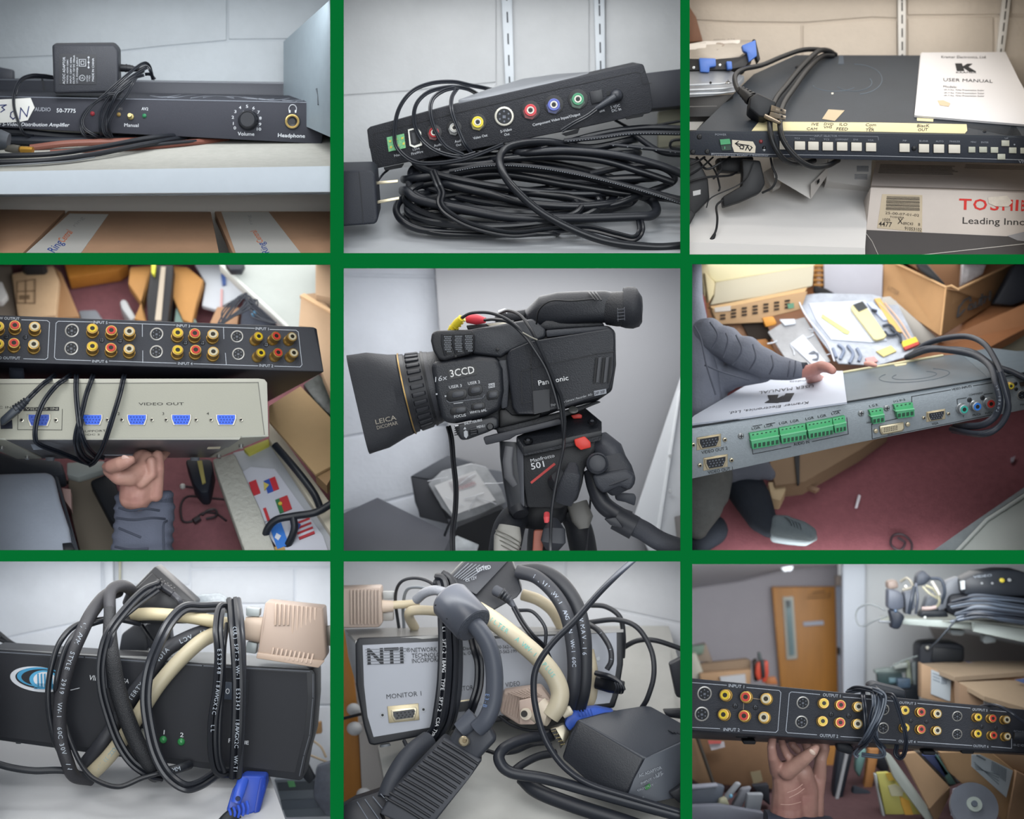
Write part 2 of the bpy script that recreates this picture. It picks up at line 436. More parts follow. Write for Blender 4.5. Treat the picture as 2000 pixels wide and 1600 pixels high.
# =============== top left: amplifier on a shelf ===============
def cell_1():
    c=Cell(0,0,3.0303)
    x0,x1,y0,y1=cell_shell(0,0,.5);cell_fill_light(0,0,.6);back_fill_light(0,0,1.5)
    WH=M('#f2f0ea',.6);INK=M('#2c3566',.7);DEV=M('#3a3c46',.55,bump=.25,bs=900,spec=.35)
    wall(c,.47,[[(-60,-60),(1340,-60),(1340,238),(1000,268),(700,300),(300,330),(-60,345)],[(1352,-60),(2100,-60),(2100,226),(1352,232)],[(-60,357),(300,342),(700,312),(1000,280),(1345,250),(1352,244),(1700,240),(1700,760),(-60,760)],[(1708,238),(2100,236),(2100,760),(1708,760)],[(-60,770),(900,770),(900,1520),(-60,1520)],[(908,770),(2100,770),(2100,1520),(908,1520)]],'#b2b9bf',x0,x1,y0,y1)
    # shelf
    top=[c.P(-50,1015,.006),c.P(1980,982,.006),c.P(1980,712,.46),c.P(-50,745,.46)]
    SH=M('#a5a59f',.7,var=.06,vs_=60)
    s=thing('shelf','white painted shelf board under the amplifier, above cardboard boxes','shelf',c.P(900,1150,.2))
    MB().prism(top,Vector((0,.0,-.012))).build('shelf_top',SH,s)
    MB().prism([c.P(-50,1015,.004),c.P(1980,982,.004),c.P(1980,1136,.004),c.P(-50,1150,.004)],Vector((0,.016,0))).build('shelf_edge',M('#bdc6ce',.6,var=.02),s,bevel=.001)
    c.slab([(-60,1165),(1985,1150),(1985,1560),(-60,1560)],.30,.01,M('#cdc9c3',.8,bump=.15,bs=60),'wall_back',kind='structure')
    # boxes on the shelf below
    T=c.face((0,1500,.03),(1900,1500,.03),(0,1238,.28))
    BR=M('#a58267',.85,var=.05,vs_=12,bump=.1,bs=60);B2=M('#8a6a50',.85)
    def crate(poly,lab,tape=None,words=None):
        t=thing('cardboard_box',lab,'box',T.at(*poly[0]),'cardboard boxes on the shelf below the amplifier')
        c.box(T,poly,.02,BR,'body',t,bevel=.002)
        if tape:
            tp=T.poly(tape,0,.0008).build('label_strip',M('#bdbcb8',.5),t)
            for w,a,b,up,col in words:T.text(w,a,b,0,M(col,.6),t,lift=.001,up=up,bold=.02)
        return t
    crate([(-60,1238),(385,1245),(120,1512),(-60,1512)],'brown cardboard box at the left under the white shelf, no label visible')
    crate([(402,1247),(1248,1252),(1300,1512),(152,1512)],'brown cardboard box with a slanting white label strip, middle of the row under the shelf',[(412,1266),(642,1270),(470,1512),(140,1512)],[('Ring',(322,1500),(378,1440),(-46,-22),'#2b4a94'),('Central',(378,1440),(432,1378),(-40,-20),'#d8703c'),('ring',(445,1345),(500,1292),(-22,-10),'#a3a3a3')])
    crate([(1270,1250),(2000,1250),(2000,1512),(1385,1512)],'brown cardboard box with a white label strip, right end under the shelf',[(1310,1256),(1590,1256),(1790,1512),(1400,1512)],[('Ring',(1595,1497),(1560,1435),(-42,12),'#2b4a94'),('Central',(1560,1435),(1515,1365),(-36,8),'#d8703c'),('ring',(1495,1330),(1480,1275),(-22,3),'#a3a3a3')])
    # grey steel case on the right
    t=thing('steel_case','tall grey steel equipment case standing right of the amplifier','case',c.P(1900,800,.2))
    MB().prism([c.P(1678,246,.40),c.P(1952,0,.04),c.P(1960,-60,.04),c.P(1962,815,.04),c.P(1678,690,.40)],pts2=[c.P(1980,246,.41),c.P(1990,0,.05),c.P(1990,-60,.05),c.P(1990,830,.05),c.P(1990,690,.41)]).build('body',M('#84919a',.5,.1,var=.04),t,smooth=False)
    MB().tube([c.P(1876,525,.14),c.P(1886,560,.135),c.P(1886,620,.13)],c.L(8)).build('cable_slot',M('#3d4750',.6),t)
    # far devices
    B=c.flat(.40)
    t=thing('rack_unit','long dark rack unit standing behind the amplifier','device',c.P(900,600,.42))
    c.box(B,[(-55,462),(1785,487),(1800,640),(-55,640)],.05,M('#41444e',.5,bump=.1),'body',t,bevel=.0015)
    B.line([(-50,470),(1785,494)],7).build('edge_lip',M('#60656e',.4),t)
    B.line([(250,470),(262,545)],12).build('bracket',M('#33363e',.4),t)
    t=c.box(c.flat(.43),[(-50,388),(74,412),(76,470),(-50,470)],.02,M('#474a54',.5),'dark_device',bevel=.001,label='dark corner of another device at the far left behind the amplifier',cat='device')
    # amplifier
    F=c.face((0,570,.22),(1925,603,.22),(0,765,.22))
    a=thing('amplifier','slim black distribution amplifier with volume knob and headphone jack','amplifier',F.at(900,800))
    fp=[(-55,566),(1915,604),(1926,612),(1904,852),(-55,752)]
    MB().prism([F.at(*p)for p in fp],pts2=[c.P(-55,534,.36),c.P(1800,566,.36),c.P(1880,585,.36),c.P(1895,765,.36),c.P(-55,700,.36)]).build('body',DEV,a,bevel=.0015,seg=3)
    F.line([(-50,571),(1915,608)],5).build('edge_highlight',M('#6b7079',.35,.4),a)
    TF=Face(c,(0,560,.232),(1500,590,.232),(0,537,.35))
    d=M('#7e838c',.9)
    for i in range(9):
        u=900+i*110+random.uniform(-30,30);v=568+i*3
        MB().tube(smooth_path([TF.at(u+k*60,v+8*math.sin(k*1.3+i))for k in range(4)]),c.L(3.2),5).build('dust_smear',d,a)
    gw=M('#ccd0d6',.6)
    F.text('50-7775',(335,665),(448,668),24,gw,a,bold=.02)
    F.text('AUDIO',(205,658),(300,660),24,M('#8e929b',.6),a,bold=.03)
    F.text('y S-Video Distribution Amplifier',(-12,745),(412,750),22,gw,a,bold=.02,shear=.25)
    F.text('AV1',(690,652),(722,653),17,M('#8e8a85',.6),a);F.text('AV2',(838,652),(877,654),18,gw,a,bold=.02)
    F.text('Manual',(736,750),(820,752),21,gw,a,bold=.02)
    F.text('Volume',(1407,802),(1505,804),22,gw,a,bold=.02)
    F.text('Headphone',(1645,811),(1805,816),23,gw,a,bold=.03)
    for s_,(u,v)in zip('0 1 2 3 4 5 6 7 8 9 10'.split(),((1390,757),(1381,730),(1378,694),(1393,660),(1421,636),(1462,629),(1501,639),(1530,664),(1541,699),(1539,735),(1533,764))):
        w=14 if len(s_)==1 else 25
        F.text(s_,(u-w/2,v+9),(u+w/2,v+9.4),18,gw,a,bold=.01)
    m=MB()
    m.tube(smooth_path([F.up(*p,.001)for p in((1713,665),(1710,640),(1720,624),(1733,620),(1748,626),(1755,642),(1752,664))]),c.L(2.2),6)
    F.rect(1715,660,9,16,h1=.0012,mb=m);F.rect(1750,660,9,16,h1=.0012,mb=m)
    m.build('headphone_symbol',gw,a)
    k=MB().lathe(F.at(1470,712),F.n,[(c.L(64),0),(c.L(63),.004),(c.L(58),.006),(c.L(55),.016),(c.L(48),.018),(c.L(44),.0165)],28).build('volume_knob',M('#2a2d35',.4),a,angle=40)
    F.line([(1440,658),(1470,672),(1496,655)],4).build('pointer',M('#8c9097',.4),k)
    j=MB().lathe(F.at(1731,720),F.n,[(c.L(50),0),(c.L(48),.003)],28).build('headphone_jack',M('#23262d',.4),a)
    MB().lathe(F.at(1731,720),F.n,[(c.L(45),0),(c.L(44),.005),(c.L(38),.006),(c.L(31),.004),(c.L(30),.001)],28).build('gold_ring',M('#c2a667',.3,.6),j)
    MB().lathe(F.at(1731,720),F.n,[(c.L(32),0),(c.L(30),.0042),(c.L(14),.0025)],20).build('socket_hole',M('#14161b',.35),j)
    for nm,u,v,r,col in(('red_indicator',548,673,14,'#8e2f38'),('amber_indicator',704,678,13,'#8b7440'),('green_indicator',855,686,13,'#24734b')):
        q=MB().lathe(F.at(u,v),F.n,[(c.L(r),0),(c.L(r),.002),(c.L(r*.4),.004)],14).build(nm,M(col,.3),a)
    q=MB().lathe(F.at(775,692),F.n,[(c.L(21),0),(c.L(20),.003),(c.L(12),.004)],8).build('toggle_switch',M('#8d8257',.35,.7),a)
    MB().tube([F.at(775,692),F.at(775,690)+F.n*.007,F.at(773,686)+F.n*.013],[c.L(9),c.L(10),c.L(13)],10).build('lever',M('#b7a878',.3,.7),q)
    # masking tape with writing
    t=thing('tape_label','torn white tape label marked ON on the amplifier, left end','label',F.at(80,700))
    F.poly([(-55,592),(182,580),(206,638),(195,655),(165,712),(120,722),(-55,730)],0,.0012).build('tape',M('#d3d3cf',.8),t)
    m=MB()
    for st in([(0,624),(35,622)],[(38,622),(12,636),(28,650),(6,664)],[(85,655),(66,668),(62,690),(78,706),(96,692),(98,668),(85,655)],[(118,705),(124,640),(160,690),(172,632)]):
        F.line(st,6,m,h1=.0018)
    m.build('handwriting',INK,t)
    # wall adapter with its cord
    G=c.face((308,260,.20),(700,262,.20),(308,540,.20))
    t=thing('wall_adapter','black wall adapter with printed label standing on the amplifier, its cord wound round','adapter',G.at(500,556))
    MB().prism([G.at(*p)for p in((308,262),(672,262),(700,300),(702,520),(690,548),(318,556))],pts2=[c.P(*p,.27)for p in((322,254),(680,250),(716,285),(720,500),(706,530),(330,540))]).build('body',M('#30333c',.5,bump=.3,bs=700),t,bevel=.006,seg=4)
    lab=G.poly([(352,318),(572,322),(572,500),(352,500)],0,.0008).build('rating_label',M('#24272f',.45),t)
    for s_,u,b_,tt,h in(('AC/DC ADAPTOR',386,498,338,15),('MODEL: AD35-1208C',404,494,352,9),('INPUT: 120V AC 60Hz',424,494,340,10),('OUTPUT: 12V DC 350mA',443,496,328,11),('I.T.E. POWER SUPPLY',462,492,340,10),('MADE IN CHINA',557,482,345,13)):
        G.text(s_,(u,b_),(u+1,tt),0,M('#b0b4bb',.6),lab,lift=.0014,up=(-h,0),bold=.01)
    G.text('LISTED',(520,484),(521,446),0,M('#b0b4bb',.6),lab,lift=.0014,up=(-8,0));G.text('17E3',(534,480),(535,448),0,M('#b0b4bb',.6),lab,lift=.0014,up=(-8,0))
    m=MB();G.line([(470,352),(508,352),(508,392),(470,392),(470,352)],2.5,m,.0014);G.line([(480,362),(498,362),(498,382),(480,382),(480,362)],2.5,m,.0014)
    G.line([(525,335),(525,405)],2.5,m,.0014)
    for v in(340,370,400):m.lathe(G.at(525,v),G.n,[(c.L(6),0),(c.L(6),.0014)],10)
    G.line([(470+17+17*math.cos(a_),462+17*math.sin(a_))for a_ in[i*.5236 for i in range(13)]],3,m,.0014)
    m.build('symbols',M('#b0b4bb',.6),lab);G.text('UL',(478,468),(498,468),13,M('#b0b4bb',.6),lab,lift=.0014)
    # blades at the back, hidden; strain relief + plug
    MB().tube([c.P(715,402,.24),c.P(770,405,.24),c.P(822,412,.235)],[c.L(24),c.L(22),c.L(12)],12).build('strain_relief',M('#23262d',.5),t)
    for i in range(3):MB().tube([c.P(742+i*18,403+i*2,.24),c.P(750+i*18,404+i*2,.24)],c.L(26-i*2),12).build('strain_ring',M('#23262d',.5),t)
    K=M('#262a33',.33)
    for p in([(822,412,.235),(866,392,.24),(890,420,.24),(905,470,.26)],[(905,466,.30),(882,388,.26),(840,378,.235),(745,450,.205),(620,560,.2),(505,660,.2),(478,735,.2),(500,800,.2),(590,822,.23)],[(600,815,.22),(560,800,.2),(500,760,.2),(492,700,.2),(560,610,.2),(690,530,.2),(800,450,.21),(850,420,.24)],[(600,800,.21),(592,760,.2),(598,660,.2),(650,570,.2),(730,490,.2),(800,440,.21),(868,400,.24)],[(655,812,.21),(618,790,.2),(610,730,.2),(640,640,.2),(700,560,.2),(780,470,.2),(850,445,.23)],[(665,812,.21),(640,780,.2),(636,700,.2),(668,600,.19),(700,540,.19),(775,470,.2)],[(660,806,.205),(640,740,.19),(690,640,.19),(750,560,.19),(795,475,.2),(830,440,.24)],[(798,470,.2),(700,545,.19),(640,560,.19)],[(860,440,.25),(890,440,.25),(915,468,.3)],[(312,455,.28),(250,446,.26),(180,446,.24),(120,475,.23),(84,555,.205),(86,650,.2),(118,745,.2),(150,795,.21),(230,808,.25)],[(320,462,.3),(240,456,.28),(150,462,.25),(106,510,.22),(92,560,.21)]):
        c.twin(p,5.2,K,t)
    MB().prism([c.P(*p,.215)for p in((772,462),(800,458),(780,500),(762,492))],Vector((0,-.004,0))).build('cord_tie',M('#6e7480',.5),t,bevel=.001)
    # cables lying under the amplifier
    Kc=M('#252932',.4)
    for lab,p,r,mt in(('thick black cable curving under the amplifier, uppermost on the shelf',[(-50,925,.08),(300,912,.08),(600,870,.12),(900,815,.18),(1100,800,.25)],17,Kc),('thick black cable lowest on the shelf, sagging towards the left edge',[(-50,962,.045),(250,952,.05),(550,915,.09),(850,855,.16),(1100,812,.24)],17,Kc),('thin grey cable lying just above the shelf front edge',[(-50,985,.03),(150,972,.035),(400,955,.06),(560,930,.09)],5,M('#6d7175',.4)),('rust brown cable under the amplifier, upper one',[(180,876,.2),(400,850,.2),(700,838,.22),(960,822,.27)],22,M('#7a4a3e',.5)),('rust brown cable under the amplifier, lower one',[(300,905,.17),(600,890,.17),(900,868,.19),(1150,842,.22),(1350,834,.27)],20,M('#74453a',.5)),('black cable between the rust brown cables',[(700,880,.16),(900,858,.18),(1120,838,.21),(1300,834,.26)],11,Kc),('black cable bundle strand behind the plug, top of the pile',[(-50,775,.24),(150,790,.24),(400,812,.25),(700,820,.27)],30,M('#2b2f38',.5)),('dark blue black cable along the pile behind the gold plug',[(30,830,.23),(300,835,.23),(600,828,.24),(800,818,.27)],26,M('#2b303b',.5))):
        c.tube(p,r,mt,None,'cable',10,label=lab,cat='cable',group='cables under the amplifier')
    t=thing('connector_plug','grey plastic plug at the left edge of the shelf beside the gold plug','plug',c.P(20,890,.12))
    MB().tube([c.P(-50,825,.12),c.P(0,828,.12),c.P(52,838,.12)],[c.L(66),c.L(64),c.L(50)],16).build('plug_body',M('#4b5058',.55),t)
    t=thing('rca_plug','gold tipped plug with clear boot lying on the cables','plug',c.P(120,900,.11))
    MB().tube([c.P(35,880,.12),c.P(75,880,.115),c.P(118,885,.11)],[c.L(18),c.L(26),c.L(24)],14).build('boot',M('#59564f',.4),t)
    MB().tube([c.P(118,885,.11),c.P(125,885,.109),c.P(196,888,.105)],[c.L(15),c.L(21),c.L(20)],14).build('gold_barrel',M('#b98c3c',.3,.7),t)
cell_1()
# =============== top middle: video converter on a cable pile ===============
def standard(c,a,b,w0,w1,y,label,slots,col='#c3c9cf',sc='#3b4048',n0=None):
    """slotted shelf standard between pixel points a (top) and b (bottom)"""
    F=c.flat(y)
    t=thing('shelf_standard',label,'shelf standard',F.at(*b))
    c.box(F,[(a[0]-w0/2,a[1]),(a[0]+w0/2,a[1]),(b[0]+w1/2,b[1]),(b[0]-w1/2,b[1])],.012,M(col,.45),'channel',t,h=.0,bevel=.002)
    m=MB()
    for k,s0 in enumerate(slots):
        f=(s0-a[1])/(b[1]-a[1]);f2=(s0+slots_h-a[1])/(b[1]-a[1])
        u=a[0]+(b[0]-a[0])*f+slots_du;u2=a[0]+(b[0]-a[0])*f2+slots_du
        F.poly([(u-4,s0),(u+4,s0),(u2+4,s0+slots_h),(u2-4,s0+slots_h)],0,.0006).build('slot',M(sc,.7),t,smooth=False)
    return t
slots_h,slots_du=62,0
def cell_2():
    c=Cell(660,0,2.9412)
    x0,x1,y0,y1=cell_shell(1,0,.5);cell_fill_light(1,0,.8);back_fill_light(1,0,1.5)
    wall(c,.46,[[(-60,-60),(905,-60),(905,470),(400,520),(30,545),(-60,545)],[(1000,-60),(1440,-60),(1440,470),(1000,470)],[(1540,-60),(2060,-60),(2060,520),(1540,520)],[(912,-60),(992,-60),(992,520),(912,520)],[(1448,-60),(1532,-60),(1532,520),(1448,520)],[(-60,557),(400,530),(905,482),(905,1000),(-60,1000)],[(915,530),(2060,530),(2060,1000),(915,1000)]],'#b9bbbd',x0,x1,y0,y1,bump=.15,gap='#a3a6a9',bev=.004)
    standard(c,(968,-60),(988,520),62,52,.448,'white slotted shelf standard on the wall above the converter, middle of the panel',[-58,68,192,316,440])
    standard(c,(1500,-60),(1512,520),62,52,.448,'white slotted shelf standard on the wall, right one above the converter',[-38,30,136,242,350])
    MB().prism([c.P(-50,1480,.02),c.P(2060,1480,.02),c.P(2060,960,.45),c.P(-50,960,.45)],Vector((0,0,-.01))).build('shelf_board',M('#a9acb0',.6,var=.03,vs_=8),label='pale grey shelf top under the pile of black cables',cat='shelf')
    # device behind
    t=thing('rack_unit','dark flat device standing behind the converter at the right','device',c.P(1900,640,.3))
    c.box(c.face((1780,420,.33),(1980,395,.33),(1810,630,.33)),[(1700,428),(1996,392),(1996,605),(1700,636)],.05,M('#3c3e47',.5),'body',t,bevel=.002)
    t=MB().prism([c.P(*p,.38)for p in((1840,640),(1996,620),(1996,830),(1840,850))],Vector((0,.03,0))).build('small_box',M('#aba893',.7),None,bevel=.002,label='small beige block on the shelf behind the cables, right edge',cat='box')
    # converter
    F=c.face((165,745,.17),(1760,372,.17),(205,965,.175))
    S=-(745-372)/(1760-165.)
    a=thing('video_converter','black video converter box with coloured jacks tilted on a cable pile','device',F.at(1000,900))
    DV=M('#2f3138',.6,bump=.5,bs=500,spec=.4)
    fp=[(166,745),(185,728),(600,618),(1100,505),(1500,418),(1745,366),(1757,375),(1790,480),(1808,600),(1805,636),(1790,650),(1400,735),(900,835),(500,912),(222,968),(200,945),(182,850),(178,845)]
    MB().prism([F.at(*p)for p in fp],pts2=[c.P(p[0]*.92+90,p[1]*.97+2,.31)for p in fp]).build('body',DV,a,bevel=.003,seg=3)
    # domed top cover
    tp=[(690,572,.19),(860,512,.24),(1060,450,.28),(1250,424,.3),(1445,412,.3),(1440,426,.22),(1200,478,.185),(950,538,.18)]
    MB().prism([c.P(*p)for p in tp],Vector((0,.0,-.012))).build('top_cover',M('#73767b',.45,var=.05),a,bevel=.002)
    SE=M('#17191e',.6)
    F.line([(205,770),(700,645),(1270,510),(1710,415),(1735,420),(1750,482),(1800,478)],3.5).build('seam',SE,a)
    F.line([(180,850),(210,838),(203,772)],3.5).build('seam',SE,a);F.line([(210,838),(232,935),(262,955)],3).build('seam',SE,a)
    for p in([(262,962),(380,938),(366,962),(270,980)],[(1285,768),(1390,735),(1378,765),(1310,780)],[(1650,672),(1765,645),(1752,668),(1660,684)]):
        F.poly(p,-.01,.0).build('rubber_foot',M('#1d1f24',.8),a)
    # green terminal
    F.poly([(280,790),(380,768),(390,850),(292,872)],0,.002).build('terminal_window',M('#3d8f69',.4,col2='#7ec27a',vs_=300),a)
    m=MB()
    for q in((300,812),(335,802),(370,794),(305,846),(345,838),(378,826)):F.rect(*q,12,12,-.2,h0=.002,h1=.003,mb=m)
    m.build('terminal_pad',M('#c2b63c',.4),a)
    # firewire
    j=F.poly([(402,745),(455,732),(478,760),(484,835),(440,850),(412,838)],0,.003).build('firewire_port',M('#a5a49d',.3,.7),a)
    F.poly([(410,752),(450,742),(468,765),(474,825),(440,838),(420,830)],.001,.0036).build('port_hole',M('#23252b',.5),j)
    F.poly([(425,765),(444,760),(450,820),(432,825)],.002,.0045).build('tongue',M('#3c3e44',.4),j)
    for u,v,R,r,col,hexm in((552,762,47,30,'#b03439','#6d2a2d'),(668,735,45,28,'#b9bab8','#5f605f'),(803,702,52,34,'#cdbb1f','#7d7220'),(1106,634,58,36,'#b73a40','#6d2b2d'),(1240,602,58,36,'#4a55a0','#333a66'),(1378,570,60,36,'#2d7a55','#234c37')):
        o=F.at(u,v)
        j=MB().lathe(o,F.n,[(c.L(R),-.001),(c.L(R),.0012),(c.L(R*.9),.0016)],24).build('rca_jack',M('#17181d',.4),a)
        MB().lathe(F.at(u-2,v+12),F.n,[(c.L(R*.78),0),(c.L(R*.76),.002)],6,up=Vector((.9,0,1))).build('hex_nut',M(hexm,.35),j)
        MB().lathe(o,F.n,[(c.L(r),0),(c.L(r),.006),(c.L(r*.85),.0064),(c.L(r*.5),.005),(c.L(r*.42),.0046),(c.L(r*.4),.001)],24).build('insert',M(col,.35),j)
        MB().lathe(o,F.n,[(c.L(r*.62),.003),(c.L(r*.6),.0069),(c.L(r*.5),.0069),(c.L(r*.45),.005)],20).build('contact_ring',M('#b6b2a8',.3,.7),j)
        MB().lathe(o,F.n,[(c.L(r*.4),.003),(c.L(r*.38),.0065)],16).build('socket_hole',M('#121216',.4),j)
    svideo(c,F,955,669,58,a,M('#b6b3a8',.35,.4))
    W_=M('#b4b7bc',.6)
    def tx(s_,u0,v0,u1,h):F.text(s_,(u0,v0),(u1,v0+(u1-u0)*S),h,W_,a,bold=.02)
    tx('Native',325,902,385,15);tx('1394',432,868,470,14);tx('FireWire',424,892,490,15);tx('Audio',553,845,602,15);tx('Out',560,868,590,14)
    tx('Audio',672,822,722,15);tx('Out',680,842,710,14);tx('Video Out',778,802,860,15);tx('S-Video',935,764,1000,16);tx('Out',957,782,987,15)
    tx('Component Video Input/Output',1120,726,1393,16);tx('5 VDC',1568,625,1622,16);tx('DC In',1575,645,1628,16);tx('unit',1504,646,1534,14)
    F.poly([(1445,530),(1515,514),(1527,582),(1458,598)],0,.0022).build('power_button',M('#26282e',.4),a,bevel=.0006)
    F.rect(1553,535,18,26,S).build('dc_socket',DARK,a)
    # thin cord of the converter with plug
    K=M('#2b2f38',.33)
    t=thing('mains_lead','thin twin black power cord plugged into the converter and looped over it','cord',F.at(1500,800))
    MB().lathe(F.at(1600,550),F.n,[(c.L(38),-.002),(c.L(40),.004),(c.L(34),.008),(c.L(36),.01),(c.L(30),.014),(c.L(16),.018)],20).build('barrel_plug',M('#33363e',.4),t,angle=50)
    MB().tube([F.up(1590,560,.012),F.up(1545,590,.014),F.up(1480,630,.012)],[c.L(24),c.L(22),c.L(16)],12).build('strain_relief',M('#363a42',.4),t)
    for p in([(1485,628,.155),(1430,668,.155),(1360,705,.155),(1285,752,.16)],[(905,520,.33),(840,505,.26),(760,490,.22),(660,470,.2),(530,480,.17),(420,530,.155),(345,640,.15),(325,790,.15),(355,870,.145),(440,930,.14),(560,938,.14),(720,915,.15),(850,870,.16),(950,830,.17)],[(810,545,.3),(740,510,.2),(640,500,.18),(520,530,.16),(450,600,.15),(438,700,.15),(480,800,.15),(570,870,.14),(700,900,.15),(790,880,.16)],[(700,500,.19),(610,520,.17),(545,570,.16),(532,650,.15),(560,750,.15),(620,840,.145),(720,890,.15)],[(690,500,.19),(655,560,.17),(655,640,.15),(690,740,.15),(730,830,.15),(770,880,.16)]):
        c.twin(p,6.5,K,t)
    # cable pile
    K1=M('#24272e',.3);K2=M('#2b2e36',.38);K3=M('#1f2228',.28)
    loops=[('black cable forming the wide front loop that sweeps to the right edge',[(1996,1410,.06),(1800,1418,.055),(1500,1375,.05),(1200,1240,.05),(1010,1080,.06),(935,960,.09),(940,880,.12),(1020,830,.14),(1200,815,.17),(1450,850,.2),(1700,800,.22)],24,K1,1),('black cable across the middle of the pile turning back at the right',[(395,1100,.13),(470,1150,.11),(700,1200,.09),(1000,1250,.08),(1350,1255,.08),(1700,1245,.09),(1800,1238,.1),(1830,1200,.13),(1780,1140,.17),(1600,1080,.2)],28,K2,0),('black cable in the upper part of the pile',[(400,1030,.18),(560,1010,.16),(900,960,.15),(1300,990,.14),(1600,1060,.14),(1996,1160,.13)],25,K1,0),('black cable just below the dashed one',[(390,1090,.19),(500,1060,.17),(900,1000,.16),(1300,1060,.15),(1600,1105,.15),(1800,1130,.16),(1996,1150,.17)],23,K3,0),('black cable on the shelf at the lower left of the pile',[(900,1330,.1),(700,1330,.09),(480,1320,.09),(370,1270,.1),(335,1200,.13),(380,1140,.16),(520,1110,.18)],22,K1,0),('black cable in the second lowest left turn of the pile',[(960,1290,.11),(700,1290,.1),(500,1270,.1),(405,1215,.12),(430,1160,.15),(600,1130,.17)],22,K2,0),('black cable lowest at the left front of the pile',[(1250,1340,.07),(1000,1350,.07),(760,1350,.08),(560,1340,.085),(430,1300,.1),(380,1240,.14)],16,K3,0),('black cable rising to the right edge under the converter',[(600,960,.2),(900,930,.19),(1200,850,.19),(1500,770,.19),(1750,735,.2),(1996,740,.2)],20,K1,0),('black cable crossing the right side of the pile, upper one',[(1050,880,.18),(1300,865,.17),(1600,890,.16),(1850,950,.16),(1996,1010,.16)],24,K2,0),('black cable crossing the right side of the pile, second one',[(900,920,.19),(1200,900,.18),(1500,920,.17),(1750,990,.17),(1930,1050,.17)],22,K1,0),('black cable crossing the right side of the pile, third one',[(1000,1100,.16),(1300,1130,.14),(1550,1180,.13),(1750,1110,.16)],24,K3,0),('black cable bulging below the centre of the pile',[(620,1060,.15),(850,1110,.13),(1100,1170,.12),(1400,1185,.12),(1650,1160,.15)],26,K1,0),('black cable around the outer right of the pile',[(1680,760,.22),(1850,870,.2),(1996,890,.2)],18,K2,0),('black cable tucked behind the pile near the middle',[(450,980,.23),(700,930,.22),(1000,890,.22),(1400,900,.22),(1700,880,.22)],24,K3,0),('black cable deep inside the pile',[(500,1170,.18),(800,1130,.17),(1200,1090,.17),(1500,1040,.18),(1800,1020,.19)],28,K3,0),('black cable deep inside the pile, lower strand',[(480,1230,.16),(800,1200,.16),(1100,1220,.14),(1400,1200,.14)],28,K3,0)]
    for lab,p,r,mt,_ in loops:
        if 100<p[0][0]<1900:p=[(p[0][0]-20,p[0][1],p[0][2]+.1)]+p
        if 100<p[-1][0]<1900:p=p+[(p[-1][0]+10,p[-1][1],p[-1][2]+.1)]
        t=thing('cable',lab,'cable',c.P(*p[0]),'black cables piled under the converter');c.tube(p,r,mt,t,'sheath',12)
    p=[(640,985,.135),(850,950,.13),(1100,955,.125),(1400,1005,.12),(1700,1080,.115),(1996,1172,.11)]
    t=thing('cable','black cable with a printed dashed white line across the pile','cable',c.P(*p[0]),'black cables piled under the converter')
    c.tube(p,13,K1,t,'sheath',10);c.cable_text(p,'-'*95,22,M('#9aa0a8',.6),t,13,.02,.99,name='printed_dashes')
    p=[(1300,810,.17),(1500,790,.17),(1700,765,.17),(1996,765,.17)]
    t=thing('cable','black cable with printed dashes leaving at the right edge under the device behind','cable',c.P(*p[0]),'black cables piled under the converter')
    c.tube(p,15,K2,t,'sheath',10);c.cable_text(p,'-'*40,20,M('#9aa0a8',.6),t,15,.02,.98,name='printed_dashes')
    p=[(1560,830,.17),(1750,850,.165),(1996,880,.16)]
    t=thing('cable','thin black cable with sparse white print at the right of the pile','cable',c.P(*p[0]),'black cables piled under the converter')
    c.tube(p,12,K2,t,'sheath',10);c.cable_text(p,'-  -  -  -  --',20,M('#9aa0a8',.6),t,12,.02,.9,name='printed_dashes')
    for i,(cx,cy,w,h,y,r,rot)in enumerate(((1000,1090,590,150,.17,23,.05),(1060,1060,640,130,.2,24,.1),(950,1150,560,150,.14,24,.02),(1040,1000,600,90,.19,22,.12),(1120,1120,600,120,.21,25,.0),(900,1200,500,100,.12,22,-.02),(1000,1160,400,60,.17,25,.05),(1200,950,560,90,.22,22,.1))):
        q=[]
        for k in range(17):
            a_=2*math.pi*k/16;du=w*math.cos(a_);dv=h*math.sin(a_)
            q.append((cx+du,cy+dv+du*rot,y-.05*math.sin(a_)+.004*math.sin(3*a_+i)))
        t=thing('cable','black cable turn inside the coiled pile, '+('among the upper strands','at the back top','in the lower front','just under the converter','at the back right','lowest at the left','in the tight core','topmost at the right')[i],'cable',c.P(*q[0]),'black cables piled under the converter')
        c.tube(q,r,(K1,K2,K3)[i%3],t,'sheath',10)
    # twin cord with Y split in front
    p=[(545,985,.13),(575,1060,.09),(595,1110,.08),(588,1170,.07),(640,1230,.06),(780,1300,.055),(1000,1345,.055),(1220,1322,.065),(1430,1312,.075),(1600,1350,.065),(1700,1370,.06),(1740,1330,.06),(1735,1270,.09),(1720,1230,.16)]
    t=thing('cord','thin twin cord hanging down the front of the pile and turning up at the right','cord',c.P(*p[0]));c.twin(p,12,K1,t)
    t=thing('cord','thin twin cord with a tight turn at the lower right of the pile','cord',c.P(*p[0]));c.twin(p,8,K2,t)
    c.tube([(1450,1000,.2),(1650,960,.2),(1850,960,.2),(1930,1040,.2),(1700,1130,.2)],20,K2,None,'cable',label='black cable coil end at the right below the device',cat='cable',group='black cables piled under the converter')
    t=MB().prism([c.P(*p,.2)for p in((1360,1130),(1540,1120),(1545,1180),(1500,1200),(1370,1215))],Vector((0,.03,0))).build('ferrite_block',M('#2a2e38',.5),None,bevel=.003,label='dark square ferrite block in the middle of the cable pile',cat='ferrite block')
